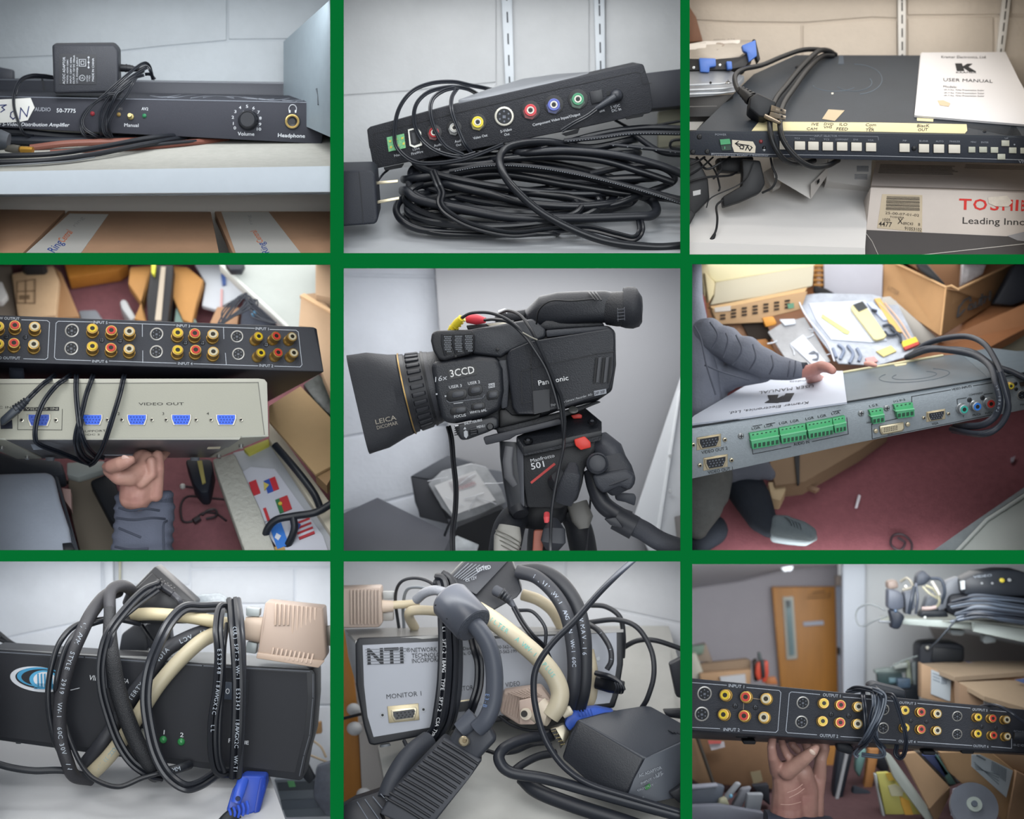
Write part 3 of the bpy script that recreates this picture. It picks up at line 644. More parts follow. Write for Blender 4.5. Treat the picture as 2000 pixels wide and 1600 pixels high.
    # cable bits right of the pile, behind
    c.tube([(1590,690,.33),(1700,740,.33),(1830,720,.33),(1996,690,.33)],9,K2,None,'cable',label='thin black cable on the shelf behind the pile at the right',cat='cable')
    c.tube([(1996,800,.3),(1920,810,.3),(1915,850,.3),(1996,860,.3)],9,K2,None,'cable',label='thin black cable loop by the beige block',cat='cable')
    c.tube([(290,975,.2),(260,1000,.19),(225,1045,.17)],7,K2,None,'cable',label='short thin black cable behind the wall adapter blades',cat='cable')
    # wall adapter left
    t=thing('wall_adapter','black wall adapter lying at the left edge with two prongs pointing right','adapter',c.P(120,1300,.1))
    MB().prism([c.P(*p,.06)for p in((-10,985),(190,980),(215,1010),(232,1260),(215,1290),(-10,1305))],Vector((0,.09,.03))).build('body',M('#30343f',.5,bump=.2,bs=600),t,bevel=.007,seg=4)
    MB().tube([c.P(120,985,.058),c.P(132,1100,.058),c.P(146,1285,.058)],c.L(2),4).build('seam',M('#1c1f26',.5),t)
    for a_,b_ in(((222,1052,.09),(345,1040,.09)),((228,1162,.07),(352,1138,.07))):
        q=[c.P(*a_),c.P(*b_)];w=Vector((0,0,c.L(9)))
        MB().prism([q[0]-w,q[1]-w,q[1]+w,q[0]+w],Vector((0,.002,0))).build('prong',M('#b5ac94',.3,.8),t,bevel=.0006)
cell_2()
# =============== top right: scaler unit with user manual ===============
def cell_3():
    global slots_h,slots_du
    c=Cell(1340,0,3.0303)
    x0,x1,y0,y1=cell_shell(2,0,.56,M('#cfc8bd',.85));cell_fill_light(2,0,1.7,(1,.96,.9),y1=.5);back_fill_light(2,0,.8,(1,.96,.92),y=.06)
    J=[(-60,90),(100,122),(700,150),(1260,105),(2100,90)]
    wall(c,.53,[[(-60,-60),(1250,-60),(1250,106),(1100,100),(700,132),(300,128),(-60,112)],[(1310,-60),(1870,-60),(1870,84),(1310,88)],[(1925,-60),(2100,-60),(2100,84),(1925,84)],[(-60,126),(300,142),(680,146),(680,700),(-60,700)],[(692,146),(1100,116),(1250,120),(1250,700),(692,700)],[(1260,-60),(1302,-60),(1302,700),(1260,700)],[(1312,104),(1820,98),(1820,700),(1312,700)],[(1830,98),(2100,98),(2100,700),(1830,700)],[(1876,-60),(1918,-60),(1918,90),(1876,90)],[(-60,708),(2100,708),(2100,1700),(-60,1700)]],'#b5aca1',x0,x1,y0,y1,gap='#9b9389',bump=.3)
    slots_h,slots_du=52,0
    standard(c,(1278,-60),(1280,420),48,44,.518,'white slotted shelf standard on the wall behind the user manual, left one',[-42,14,88,168,246,320],'#c3c2bf','#4a4846')
    standard(c,(1905,-60),(1850,420),50,44,.518,'white slotted shelf standard at the upper right corner, slightly slanting',[-38,0,66,134,210,288],'#c3c2bf','#4a4846')
    # brown wooden case corner
    MB().prism([c.P(*p,.50)for p in((-10,-60),(-10,250),(100,244),(60,100),(22,40),(0,-60))],Vector((0,.02,0))).build('brown_board',M('#6b4630',.6,var=.2,vs_=20,stretch=(4,1,.4)),None,bevel=.002,label='brown wooden panel leaning against the wall at the upper left edge',cat='panel')
    # ---- white shelf board
    MB().prism([c.P(-20,1440,.03),c.P(1058,1475,.03),c.P(1100,880,.5),c.P(-20,880,.5)],Vector((0,0,-.01))).build('flat_carton',M('#dad8d6',.5),None,label='glossy white surface of the flat box under the scaler',cat='box')
    MB().prism([c.P(-20,1432,.028),c.P(1060,1468,.028),c.P(1060,1540,.028),c.P(-20,1540,.028)],Vector((0,.01,0))).build('pale_box',M('#c9c5c2',.5),None,label='pale front edge of the flat white box at the bottom',cat='box front')
    # ---- shoebox style white box
    W2=M('#d3cfca',.6)
    t=thing('small_box','small white carton with a black mark standing under the scaler','box',c.P(730,1170,.2))
    MB().prism([c.P(*p)for p in((512,940,.24),(835,930,.26),(838,1035,.24),(738,1180,.2),(520,1050,.2))],pts2=[c.P(*p)for p in((512,925,.34),(835,915,.34),(838,1005,.34),(738,1100,.34),(520,1010,.34))]).build('carton',W2,t,bevel=.0015)
    MB().prism([c.P(*p)for p in((738,1090,.198),(838,990,.238),(838,1035,.238),(738,1180,.198))],Vector((0,.003,0))).build('side_panel',M('#b8b2ad',.6),t)
    MB().prism([c.P(*p)for p in((776,1070,.2),(790,1056,.205),(790,1078,.205),(778,1092,.2))],Vector((0,.004,0))).build('mark',DARK,t)
    MB().prism([c.P(*p)for p in((458,1020,.27),(515,985,.28),(560,1095,.24),(515,1120,.24))],Vector((0,.02,-.004))).build('folded_card',M('#b9b4b0',.6),None,label='grey white folded card beside the small carton',cat='card')
    t=thing('printed_sheet','white carton with faint blue print standing behind the small box','box',c.P(950,1080,.3))
    FS=c.face((840,950,.29),(1100,950,.29),(830,1100,.27));c.box(FS,[(842,940),(1100,930),(1090,1110),(830,1070)],.06,M('#cfcbc7',.6),'carton',t)
    m=MB()
    for i in range(5):FS.rect(1045,985+i*7,70,2.5,.02,mb=m)
    for i in range(4):FS.rect(1035,1035+i*8,75,2.5,.02,mb=m)
    m.build('print_lines',M('#5f6570',.7),t)
    # ---- large printed carton
    F=c.face((1092,1105,.16),(2000,1130,.16),(1060,1480,.13))
    t=thing('projector_carton','large pale carton with red and black print under the scaler','box',F.at(1500,1500))
    c.box(F,[(1094,1103),(2010,1132),(2010,1545),(1052,1545),(1066,1360)],.12,M('#c2b8b0',.7,var=.05,vs_=6,bump=.1,bs=50),'body',t,bevel=.0015)
    TP=c.face((1094,1103,.16),(2000,1130,.16),(1130,940,.4))
    c.box(TP,[(1094,1103),(1132,900),(2010,900),(2010,1132)],.004,M('#b9aea8',.7,var=.04),'top_flap',t)
    TP.line([(1094,1103),(2005,1131)],5).build('edge_crease',M('#6f665f',.8),t)
    m=MB()
    for i in range(7):TP.line([(1150+i*-2,975+i*8),(1600+random.uniform(-30,15),985+i*8)],2.2,m)
    for i in range(3):TP.line([(1655-i*3,975+i*9),(2000,985+i*9)],2.2,m)
    m.build('fine_print',M('#5d5652',.8),t)
    F.poly([(1064,1362),(1900,1400),(2008,1402),(2008,1545),(1052,1545)],0,.0012).build('dark_print_band',M('#4c4746',.7,var=.05,vs_=9),t)
    F.poly([(1900,1398),(2008,1372),(2008,1430),(1960,1425)],.001,.002).build('grey_print_shape',M('#8d8b8d',.6),t)
    m=MB();F.line([(1120,1540),(1290,1522),(2000,1445)],4,m,.002);F.line([(1066,1385),(1100,1430),(1150,1540)],3,m,.002);m.build('white_line',M('#b5b0aa',.7),t)
    RD=M('#c8281f',.6)
    F.text('TOSHIBA',(1615,1242),(2120-30,1252),68,RD,t,bold=.05)if 0 else None
    for s_,u,w in(('T',1612,78),('O',1698,82),('S',1790,70),('H',1870,62),('I',1945,22)):F.text(s_,(u,1240+(u-1612)*.02),(u+w,1241+(u+w-1612)*.02),66,RD,t,bold=.06)
    F.text('B',(1982,1249),(2004,1250),66,RD,t,bold=.06)
    F.poly([(1785,1170),(1900,1160),(1930,1200),(1905,1225),(1830,1222),(1790,1205)],.0008,.0016).build('torn_patch',M('#cfc5b8',.9,var=.08,vs_=60),t)
    F.text('Leading Inno',(1636,1324),(2008,1334),40,M('#3a3432',.7),t,bold=.01)
    lb=F.poly([(1160,1150),(1398,1156),(1396,1376),(1130,1350)],.0,.001).build('shipping_label',M('#b9aa92',.8,var=.07,vs_=25),t)
    m=MB();sp=1184
    for i in range(13):
        v=1164+i*6.6;F.line([(1188-i*.4,v),(1380,v+5)],2+(i*7%3),m,.0016)
    m.build('barcode',M('#37302c',.8),lb)
    IK=M('#3a322d',.8)
    F.text('25-00-07-01-02',(1178,1268),(1378,1284),15,IK,lb,lift=.0016);F.text('TOSHIBA',(1205,1290),(1290,1295),11,IK,lb,lift=.0016)
    F.text('1005',(1163,1310),(1207,1312),18,IK,lb,lift=.0016);F.text('4477',(1138,1340),(1216,1346),30,IK,lb,lift=.0016,bold=.02)
    F.text('X',(1250,1326),(1282,1328),34,IK,lb,lift=.0016,bold=.03);F.text('89C43',(1284,1332),(1342,1335),17,IK,lb,lift=.0016)
    F.text('8',(1372,1338),(1384,1338),17,IK,lb,lift=.0016);F.text('91053102',(1292,1362),(1392,1372),20,IK,lb,lift=.0016)
    # ---- scaler chassis
    F=c.face((22,775,.10),(2000,806,.10),(22,915,.105))
    T=c.face((60,772,.101),(1990,803,.101),(640,326,.47))
    a=thing('video_scaler','dark slate rack video scaler with row of white buttons','device',F.at(1000,930))
    DV=M('#2e3440',.5,bump=.2,bs=600,spec=.4)
    MB().prism([T.at(*p)for p in((58,773),(1990,804),(1880,640),(1390,328),(650,326),(400,440))],Vector((0,.0,-.004))).build('top_plate',M('#343b44',.55,var=.12,vs_=7,bump=.1,bs=500),a)
    MB().prism([T.at(*p)for p in((1390,328),(1880,329),(2008,560),(2008,804),(1900,803),(1380,700))],Vector((0,.0,-.004))).build('top_plate',M('#343b44',.55,var=.12,vs_=7),a)
    TR=M('#5b6672',.8)
    c.box(F,[(-15,777),(60,773),(2010,806),(2010,968),(900,942),(-15,915)],.02,DV,'front_panel',a,bevel=.001)
    F.line([(150,908),(1200,925),(1995,946)],3).build('print_line',M('#9a9da3',.6),a)
    for p in((78,810),(40,900),(125,898)):screw(c,F,*p,15,a,M('#14161b',.4))
    for k,p in enumerate(((655,400),(1765,780))):screw(c,T,*p,12,a,M('#272c35',.4))
    j=F.poly([(197,828),(258,822),(268,888),(212,892)],0,.003).build('power_switch',M('#123f2c',.4),a)
    F.poly([(198,826),(255,822),(262,852),(203,858)],.003,.007).build('rocker',M('#1f8a50',.35),j)
    F.text('I',(226,882),(230,882),16,M('#66c28b',.5),j,lift=.0035)
    GT=M('#8b8f98',.6)
    F.text('POWER',(172,802),(238,803),12,GT,a)
    tp=F.poly([(272,828),(395,838),(412,868),(408,905),(285,900),(272,865)],0,.0012).build('tape',M('#cfc6b4',.8),None,label='small square tape note with handwritten ON beside the green switch',cat='label')
    m=MB();
    for st in([(292,850),(372,862)],[(292,850),(308,838)],[(292,850),(310,864)],[(322,880),(316,866),(330,858),(342,868),(336,882),(322,880)],[(352,888),(362,866),(376,892),(390,874),(382,866)]):
        F.line(st,6,m,.0018)
    m.build('handwriting',M('#26262a',.7),tp)
    for u,v,r,col in((443,838,12,'#7a2a30'),(462,875,12,'#11141a'),(462,888,9,'#a7abb0')):MB().lathe(F.at(u,v),F.n,[(c.L(r),0),(c.L(r*.9),.002),(c.L(r*.4),.004)],14).build('indicator',M(col,.35),a)
    WB=M('#d2ccbf',.45)
    names={0:'CV',1:'YC1',2:'YC2',3:'COMP',4:'DVI',5:'VGA'}
    for i,(u,v,w)in enumerate(((575,860,45),(672,862,62),(752,864,62),(837,866,62),(922,867,62),(1007,869,62),(1093,871,60),(1291,875,60),(1406,878,60),(1494,880,62),(1586,882,68))):
        b=F.rect(u,v,w+6,56,.015,h1=.001).build('button_well',M('#11141b',.6),a)
        F.rect(u,v,w,50,.015,h0=0,h1=.005).build('button',WB,b,bevel=.0008)
    for s_,u,v,w in(('CV1',570,815,28),('YC1',655,818,34),('YC1',745,822,34),('YC2',830,824,34),('COMPONENT',922,825,76),('DVI',1003,826,26),('VGA',1092,829,34),('PIP',1294,832,28),('BLANK',1407,834,52),('AUTO',1500,836,46),('FREEZE',1590,837,60),('MENU',1700,840,32),('ENTER',1768,842,44),('UP',1896,818,20)):
        F.text(s_,(u-w/2,v+5),(u+w/2,v+6),10,GT,a)
    m=MB();F.line([(535,800),(755,802)],2,m);F.line([(900,804),(1136,809),(1138,830)],2,m);m.build('print_line',GT,a)
    F.text('INPUT SELECTOR',(760,810),(894,811),12,GT,a)
    MB().lathe(F.at(1349,878),F.n,[(c.L(15),0),(c.L(14),.004),(c.L(6),.005)],14).build('knob',M('#0f1217',.4),a)
    GB=M('#a9aa9c',.45)
    for u,v,w in((1690,886,40),(1756,886,46),(1823,888,44),(1888,848,46),(1864,928,46),(1931,890,44),(1992,892,30)):F.rect(u,v,w,34,.01,h1=.004).build('button',GB,a,bevel=.0006)
    MB().lathe(F.at(1943,856),F.n,[(c.L(5),0),(c.L(5),.001)],8).build('indicator',GT,a)
    F.text('VP',(1965,966),(2006,967),18,GT,a)
    F.text('Presentation Scaler / Switcher',(150,922),(490,926),12,GT,a)
    # dust marks on top
    m=MB()
    for cx,cy,rx,ry,a0,a1 in((1000,470,160,90,-1.6,1.4),(990,490,110,50,-.5,2.6),(880,500,130,40,.5,3)):
        m.tube([T.at(cx+rx*math.cos(t_),cy+ry*math.sin(t_))for t_ in[a0+(a1-a0)*k/14 for k in range(15)]],c.L(3),4)
    m.build('scuff_mark',M('#505a64',.8),a)
    T.poly([(905,330),(930,330),(935,380),(900,380)],0,.0004).build('scuff_mark',M('#434c57',.8),a)
    T.rect(866,555,12,8,h1=.001).build('paint_chip',M('#c9c5b8',.8),a)
    # tapes with handwriting
    YT=M('#c9bf96',.7,var=.03);IK=M('#2b2c33',.7)
    t=thing('tape_strip','long cream masking tape strip with handwritten input names on the scaler','tape',T.at(1000,770))
    T.poly([(432,722),(1140,728),(1660,738),(1664,775),(1650,792),(1150,782),(600,775),(388,776),(410,748)],0,.001).build('tape',YT,t)
    for s_,a_,b_,h in(('IVE',(735,746),(792,748),17),('CAM',(708,773),(782,775),16),('DVD',(812,744),(875,746),15),('VHS',(808,764),(872,762),15),('ILO',(898,747),(962,749),17),('FEED',(888,774),(958,776),17),('Com',(1062,750),(1124,750),17),('PU',(1070,764),(1112,764),10),('TER',(1052,780),(1124,780),16),('BlacK',(1366,756),(1440,756),18),('OUT',(1372,780),(1432,778),17)):
        T.text(s_,a_,b_,h,IK,t,lift=.0015,bold=.02,shear=.15,name='handwriting')
    T.line([(1142,730),(1142,780)],2).build('tape_seam',M('#9c946f',.7),t)
    T.poly([(842,650),(938,656),(880,718),(805,706)],0,.001).build('tape_scrap',M('#a99a80',.8),None,label='small tan tape square stuck on the scaler top',cat='tape')
    T.poly([(1366,700),(1464,706),(1462,722),(1366,716)],0,.0008).build('tape_scrap',YT,None,label='short cream tape piece peeking from under the manual',cat='tape')
    # manual
    t=thing('user_manual','white user manual leaflet lying on the right of the scaler','manual',T.at(1600,600))
    PW=M('#c9c8ca',.7)
    for k in range(3):
        T.poly([(1386+k*3,325),(1880+k*4,322),(2008,545+k*12),(2008,752),(1350,697)],.0012+k*.0016,.0024+k*.0016).build('page',PW,t,smooth=False)
    L6=.0062
    def mt(s_,u0,v0,u1,v1,h,bold=.0):T.text(s_,(u0,v0),(u1,v1),0,M('#3b3b40',.7),t,lift=L6,up=(h*.05,-h),bold=bold)
    mt('Kramer Electronics, Ltd.',1508,360,1775,361,16);mt('USER MANUAL',1520,496,1812,506,19,.03);mt('Models:',1520,534,1600,537,13,.02)
    for i,v in enumerate((552,570,586)):mt('VP-719xl, 724xl Presentation Scaler',1522,v,1762,v+3,9)
    m=MB()
    T.poly([(1590,392),(1630,392),(1645,436),(1600,436)],L6,L6+.0005,m);T.poly([(1632,412),(1662,394),(1692,394),(1668,412),(1714,440),(1672,440)],L6,L6+.0005,m)
    m.build('logo',M('#25262a',.6),t);mt('KRAMER',1596,449,1716,450,10,.04)
    T.poly([(1485,612),(1520,610),(1562,628),(1552,648),(1500,640)],L6,L6+.0003).build('stain',M('#b9a48a',.8),t)
    # power cord + plug
    K=M('#1c1e22',.4)
    t=thing('mains_lead','thick black mains cord with three pin plug lying over the scaler','cord',T.at(500,640))
    for p in([(885,325,.47),(840,300,.45),(780,305,.42),(690,390,.36),(600,500,.28),(530,590,.2),(500,690,.12),(500,790,.085),(530,880,.08),(590,950,.09),(680,968,.11),(760,950,.14)],[(870,330,.46),(800,335,.43),(720,410,.35),(640,520,.26),(575,620,.17),(555,720,.1),(575,830,.075),(650,930,.075),(740,985,.085),(830,982,.1),(900,948,.14)]):
        c.tube(p,17,K,t,'cord',12)
    c.tube([(880,322,.48),(800,296,.45),(690,296,.42),(570,335,.38),(450,385,.33),(340,410,.28),(290,450,.24),(300,520,.2),(340,560,.17)],16,K,t,'cord',12)
    c.cable_text([(870,330,.46),(800,335,.43),(720,410,.35),(640,520,.26),(575,620,.17)],'E55333 SVT 18AWGX3C',13,M('#6a6c70',.6),t,17,.4,.95)
    b0,b1=c.P(330,545,.15),c.P(540,670,.1)
    m=MB();m.tube([c.P(318,530,.17),c.P(350,560,.15),c.P(385,590,.14)],[c.L(22),c.L(30),c.L(36)],14);m.build('strain_relief',K,t)
    for i in range(4):MB().tube([c.P(325+i*17,535+i*14,.165-i*.006),c.P(333+i*17,542+i*14,.163-i*.006)],c.L(29+i*5),14).build('strain_ring',K,t)
    MB().prism([c.P(*p,.11)for p in((375,575),(420,545),(535,600),(535,625),(470,700),(430,690),(370,640))],Vector((0,.045,-.01))).build('plug_body',M('#1d1f24',.45),t,bevel=.006,seg=3)
    PR=M('#9b8f80',.3,.85)
    MB().prism([c.P(*p)for p in((505,620,.105),(560,640,.09),(592,650,.085),(588,676,.085),(500,655,.1))],Vector((0,.002,-.001))).build('prong',PR,t,bevel=.0005)
    MB().prism([c.P(*p)for p in((500,660,.1),(560,678,.088),(592,686,.082),(586,708,.082),(490,690,.1))],Vector((0,.002,-.001))).build('prong',PR,t,bevel=.0005)
    MB().tube([c.P(468,686,.105),c.P(510,708,.095),c.P(555,728,.085)],[c.L(13),c.L(14),c.L(11)],12).build('ground_pin',PR,t)
    for u,v in((563,652),(566,690)):MB().lathe(c.P(u,v,.0855),Vector((0,-1,0)),[(c.L(6),0),(c.L(6),.003)],10).build('prong_hole',DARK,t)
    # ---- hard drive stack at the left
    t=thing('hard_drive','silver hard drive in a caddy with blue clips, left on the stack','hard drive',c.P(200,400,.3))
    HT=[(-12,262,.36),(110,240,.42),(250,236,.44),(400,236,.44),(398,262,.40),(320,330,.34),(180,342,.33),(-12,340,.33)]
    MB().prism([c.P(*p)for p in HT],Vector((0,.0,-.012))).build('drive_body',M('#a29b92',.4,.4,var=.06),t,bevel=.003)
    HF=Face(c,(-12,300,.375),(300,300,.375),(100,240,.42))
    lb=MB().prism([c.P(*p)for p in((-12,270,.352),(110,248,.402),(320,240,.425),(318,255,.41),(240,300,.372),(120,322,.35),(-12,328,.345))],Vector((0,0,.0015))).build('drive_label',M('#c3beb8',.6),t)
    MB().lathe(c.P(195,272,.388),Vector((0,-.55,.83)),[(c.L(36),0),(c.L(34),.003)],20).build('spindle_cap',M('#8b7f74',.4,.6),t)
    LF=Face(c,(-12,328,.343),(240,300,.370),(110,248,.40))
    for s_,a_,b_ in(('100% 7200',(20,300),(150,285)),('SERIAL ATA',(160,250),(330-40,246)),('WARNING: 12V',(40,315),(190,308)),('MODEL',(30,280),(120,268))):LF.text(s_,a_,b_,0,M('#6a645e',.7),t,lift=.004,up=(2,-9))
    c.box(c.face((-12,345,.32),(300,350,.32),(-12,420,.315)),[(-15,345),(180,348),(330,335),(395,285),(400,330),(350,395),(250,412),(-15,418)],.05,M('#26262a',.5),'caddy',t,bevel=.002)
    BL=M('#3f67b4',.45)
    for p,y in((((78,342),(175,345),(178,392),(140,396),(138,428),(85,425)),.30),(((238,362),(270,362),(275,408),(245,410)),.30),(((330,268),(412,236),(420,330),(372,368),(362,312),(338,300)),.31)):
        MB().prism([c.P(q[0],q[1],y)for q in p],Vector((0,.02,0))).build('blue_clip',BL,t,bevel=.002)
    for u,v in((45,400),(200,385)):screw(c,c.flat(.295),u,v,9,t,STEEL)
    MB().prism([c.P(*p,.33)for p in((395,230),(412,232),(440,350),(425,372),(400,300))],Vector((0,.03,0))).build('cable_clip',M('#1b1b1e',.5),t,bevel=.002)
    t=thing('metal_chassis','galvanised metal drive chassis below the hard drive','chassis',c.P(150,550,.25))
    MB().prism([c.P(*p)for p in((-15,425,.31),(250,412,.33),(345,450,.3),(290,510,.26),(150,535,.24),(-15,545,.24))],Vector((0,0,-.012))).build('tray',M('#8e9298',.4,.3,var=.06),t,bevel=.001)
    for v,y in((505,.25),(535,.235),(560,.23)):MB().tube([c.P(-15,v,y),c.P(200,v-8,y),c.P(285,v-18,y+.01)],c.L(6),8).build('rail_edge',M('#b5bac0',.35,.4),t)
    screw(c,c.face((0,490,.24),(100,490,.24),(0,400,.3)),248,492,16,t,STEEL);screw(c,c.flat(.24),145,490,8,t,DARK)
    t=thing('black_unit','flat black unit at the bottom of the left stack behind the scaler','device',c.P(100,690,.25))
    c.box(c.face((-15,575,.235),(280,560,.235),(-15,690,.22)),[(-15,575),(285,555),(200,640),(150,690),(-15,692)],.12,M('#262628',.5),'body',t,bevel=.002)
    c.flat(.21).line([(-12,632),(180,628)],5).build('seam',M('#55524f',.5),t)
    MB().prism([c.P(*p,.24)for p in((-15,692),(130,692),(60,770),(-15,770))],Vector((0,.1,0))).build('cream_box',M('#d2cdc6',.6),None,label='cream box corner at the left edge between stack and scaler',cat='box')
    # ---- dark clutter lower left
    KB=M('#1b1c20',.5)
    t=thing('phone_cradle','black plastic cradle with curved arm on the white surface','cradle',c.P(300,1200,.13))
    MB().prism([c.P(*p,.13)for p in((330,940),(440,950),(470,1085),(440,1140),(330,1190),(222,1225),(215,1165),(330,1100),(335,1030))],Vector((0,.04,0))).build('arm',KB,t,bevel=.004)
    MB().prism([c.P(*p,.18)for p in((180,935),(400,925),(400,1010),(300,1020),(190,1010))],Vector((0,.04,0))).build('cradle_base',M('#24252a',.5),t,bevel=.004)
    t=thing('black_case','black faceted plastic case at the left edge under the scaler','case',c.P(60,1300,.12))
    MB().prism([c.P(*p,.12)for p in((-12,925),(70,940),(130,1060),(140,1180),(60,1260),(-12,1330))],Vector((0,.08,0))).build('body',KB,t,bevel=.004)
    t2=MB().prism([c.P(*p,.118)for p in((40,1132),(86,1122),(86,1150),(42,1160))],Vector((0,.001,0))).build('sticker',M('#b9b9b9',.6),t)
    MB().prism([c.P(*p,.1)for p in((-12,1270),(30,1240),(55,1270),(22,1330),(-12,1350))],Vector((0,.03,0))).build('black_wedge',KB,None,bevel=.003,label='small black wedge on the white surface at the left edge',cat='wedge')
    for i,(p,r)in enumerate((([(-12,1050,.11),(80,1000,.12),(160,930,.14)],6),([(-12,1085,.11),(120,1050,.11),(250,1040,.13),(300,1020,.16)],7),([(100,930,.16),(170,1010,.14),(200,1110,.12),(190,1130,.12)],6),([(400,960,.12),(360,1050,.12),(300,1100,.11),(150,1170,.11),(120,1230,.11)],4),([(500,935,.13),(512,990,.12),(535,1050,.11),(510,1110,.11),(450,1142,.12)],7),([(60,930,.15),(120,1000,.14),(210,960,.14),(260,930,.16)],8),([(200,935,.14),(210,1000,.14),(160,1060,.14)],6),([(-12,990,.1),(60,960,.1),(110,930,.12)],7))):
        c.tube(p,r,M('#1e1f23',.45),None,'cable',label='thin black wire in the tangle under the scaler, '+('from the left edge up','running to the cradle','hanging behind the case','finest one by the cradle arm','curling beside the white carton','at the back of the tangle','short one behind','uppermost at the edge')[i],cat='cable',group='thin wires under the scaler')
    t=thing('dc_cord','thin black cord with a barrel plug lying on the white surface','cord',c.P(110,1480,.05))
    c.tube([(215,1185,.1),(180,1220,.09),(185,1290,.075),(180,1350,.065),(165,1395,.06)],7,M('#1e1f23',.45),t)
    MB().tube([c.P(170,1385,.06),c.P(150,1425,.055),c.P(125,1465,.05)],[c.L(9),c.L(16),c.L(11)],12).build('plug_body',KB,t)
    MB().tube([c.P(125,1465,.05),c.P(100,1487,.045)],c.L(8),10).build('plug_tip',M('#8f887d',.3,.8),t)
cell_3()
# =============== middle left: two units held up in a cluttered room ===============
CARPET=M('#80535a',.95,var=.10,vs_=60,bump=.5,bs=400)
SKIN=M('#bd9585',.5,col2='#a87870',vs_=9,bump=.1,bs=120)
JACKET=M('#545a6b',.75,var=.08,vs_=12,bump=.35,bs=300)
def cell_4():
    c=Cell(0,510,2.7591)
    x0,x1,y0,y1=cell_shell(0,1,1.1,M('#8d8b88',.85));cell_fill_light(0,1,3.0,y1=.8);back_fill_light(0,1,2.2,y=.34,tilt=45,h=.1)
    FL=Face(c,(0,1557,.42),(1000,1557,.42),(0,18,.95))
    MB().prism([FL.at(u,v)for u,v in((-55,-10),(1805,-10),(1805,1585),(-55,1585))],FL.n*-.02).build('floor',CARPET,kind='structure',smooth=False)
    R=lambda pts,h,th,mat,nm,par=None,**k:raised(c,FL,pts,h,th,mat,nm,par,**k)
    CB=M('#a88a6c',.8,var=.05,vs_=10);CB2=M('#94714f',.8,var=.05,vs_=10)
    def B(nm,lab,cat,at,grp=None):return thing(nm,lab,cat,FL.at(*at),grp)
    # upper left
    t=B('cardboard_box','open cardboard box with a printed square, upper left on the carpet','box',(200,280))
    R([(-40,20),(60,20),(95,290),(90,310),(-40,310)],.06,.05,M('#8d8277',.6,bump=.5,bs=30),'flap',t,bevel=.004)
    R([(62,68),(285,22),(318,100),(300,292),(130,310),(95,290)],.09,.06,M('#b89c7c',.8,var=.04),'side_panel',t,bevel=.003)
    R([(288,24),(330,60),(430,300),(300,310),(318,100)],.07,.05,CB2,'side_panel',t,bevel=.003)
    FB=Face(c,tuple((95,110))+(.62,),(190,95,.62),(95,220,.58))
    m=MB();o=FL.at(95,110,.0915)
    for a,b in(((92,112),(190,98)),((190,98),(188,228)),((188,228),(90,226)),((90,226),(92,112)),((140,105),(138,228)),((91,165),(189,160))):
        m.tube([FL.at(*a,.091),FL.at(*b,.091)],c.L(4),5)
    for i in range(4):m.tube([FL.at(104,205-i*6,.091),FL.at(160,203-i*6,.091)],c.L(3),5)
    m.build('printed_square',M('#6b553f',.8),t)
    R([(-40,100),(10,110),(40,180),(10,215),(-40,220)],.11,.02,M('#c3c4c4',.6),'white_tag',None,bevel=.003,label='white tag at the left edge on the grey flap',cat='tag')
    R([(110,16),(250,16),(230,30),(130,32)],.12,.03,M('#2d3138',.6),'black_case',None,bevel=.003,label='black case edge at the top behind the printed cardboard',cat='case')
    R([(345,14),(690,14),(640,48),(370,92)],.05,.04,M('#b5792f',.6,var=.1,vs_=20),'wooden_board',None,bevel=.003,label='orange wooden board at the top edge on the carpet',cat='board')
    R([(420,262),(520,258),(560,320),(440,330)],.06,.03,M('#6b7078',.6),'grey_cover',None,bevel=.006,label='grey blurred lid just above the black unit',cat='lid')
    OR=M('#a87b45',.7,var=.07,vs_=14)
    t=B('envelope','orange brown padded envelope standing left of the black slatted case','envelope',(740,300))
    R([(700,30),(820,20),(790,150),(770,220),(790,330),(720,310),(760,220),(690,120)],.09,.03,OR,'body',t,bevel=.004)
    t=B('envelope','orange brown padded envelope standing right of the black slatted case','envelope',(1000,300))
    R([(930,22),(1010,30),(1098,100),(1060,220),(1035,335),(985,315),(925,180)],.09,.03,OR,'body',t,bevel=.004)
    t=B('slatted_case','narrow black case with a cream stripe standing on the carpet at the top','case',(860,310))
    R([(815,20),(935,18),(925,150),(905,330),(795,322),(790,200)],.12,.06,M('#23262d',.5),'body',t,bevel=.004)
    R([(868,30),(892,30),(868,318),(835,318)],.124,.01,M('#a3998a',.6),'cream_stripe',t)
    R([(815,10),(840,10),(832,75),(815,60)],.13,.012,M('#c0c13c',.5),'yellow_tab',t,bevel=.002)
    R([(640,205),(680,198),(700,240),(740,305),(700,320),(650,250)],.07,.05,M('#a9adb0',.4),'spray_bottle',None,bevel=.01,label='small pale bottle on the carpet left of the orange envelope',cat='bottle')
    R([(950,250),(1010,240),(1060,330),(940,330)],.08,.02,M('#6d8580',.6),'teal_sheet',None,label='grey teal sheet below the right orange envelope',cat='sheet')
    # white mat with marks and desk
    t=B('printed_mat','white mat with blue and red marks lying beyond the orange envelopes','mat',(1180,200))
    R([(1050,14),(1220,14),(1400,170),(1290,190),(1160,260),(1090,240),(1110,120)],.07,.01,M('#b4bac2',.6),'sheet',t)
    R([(1190,70),(1215,65),(1218,125),(1198,130)],.075,.004,M('#3d568f',.6),'blue_mark',t);R([(1262,95),(1275,92),(1300,110),(1285,120)],.075,.004,M('#a54a4d',.6),'red_mark',t);R([(1190,150),(1200,150),(1196,270),(1186,270)],.075,.004,M('#c99a9a',.6),'pink_line',t)
    t=B('desk','white topped desk running diagonally down the right side','desk',(1500,300))
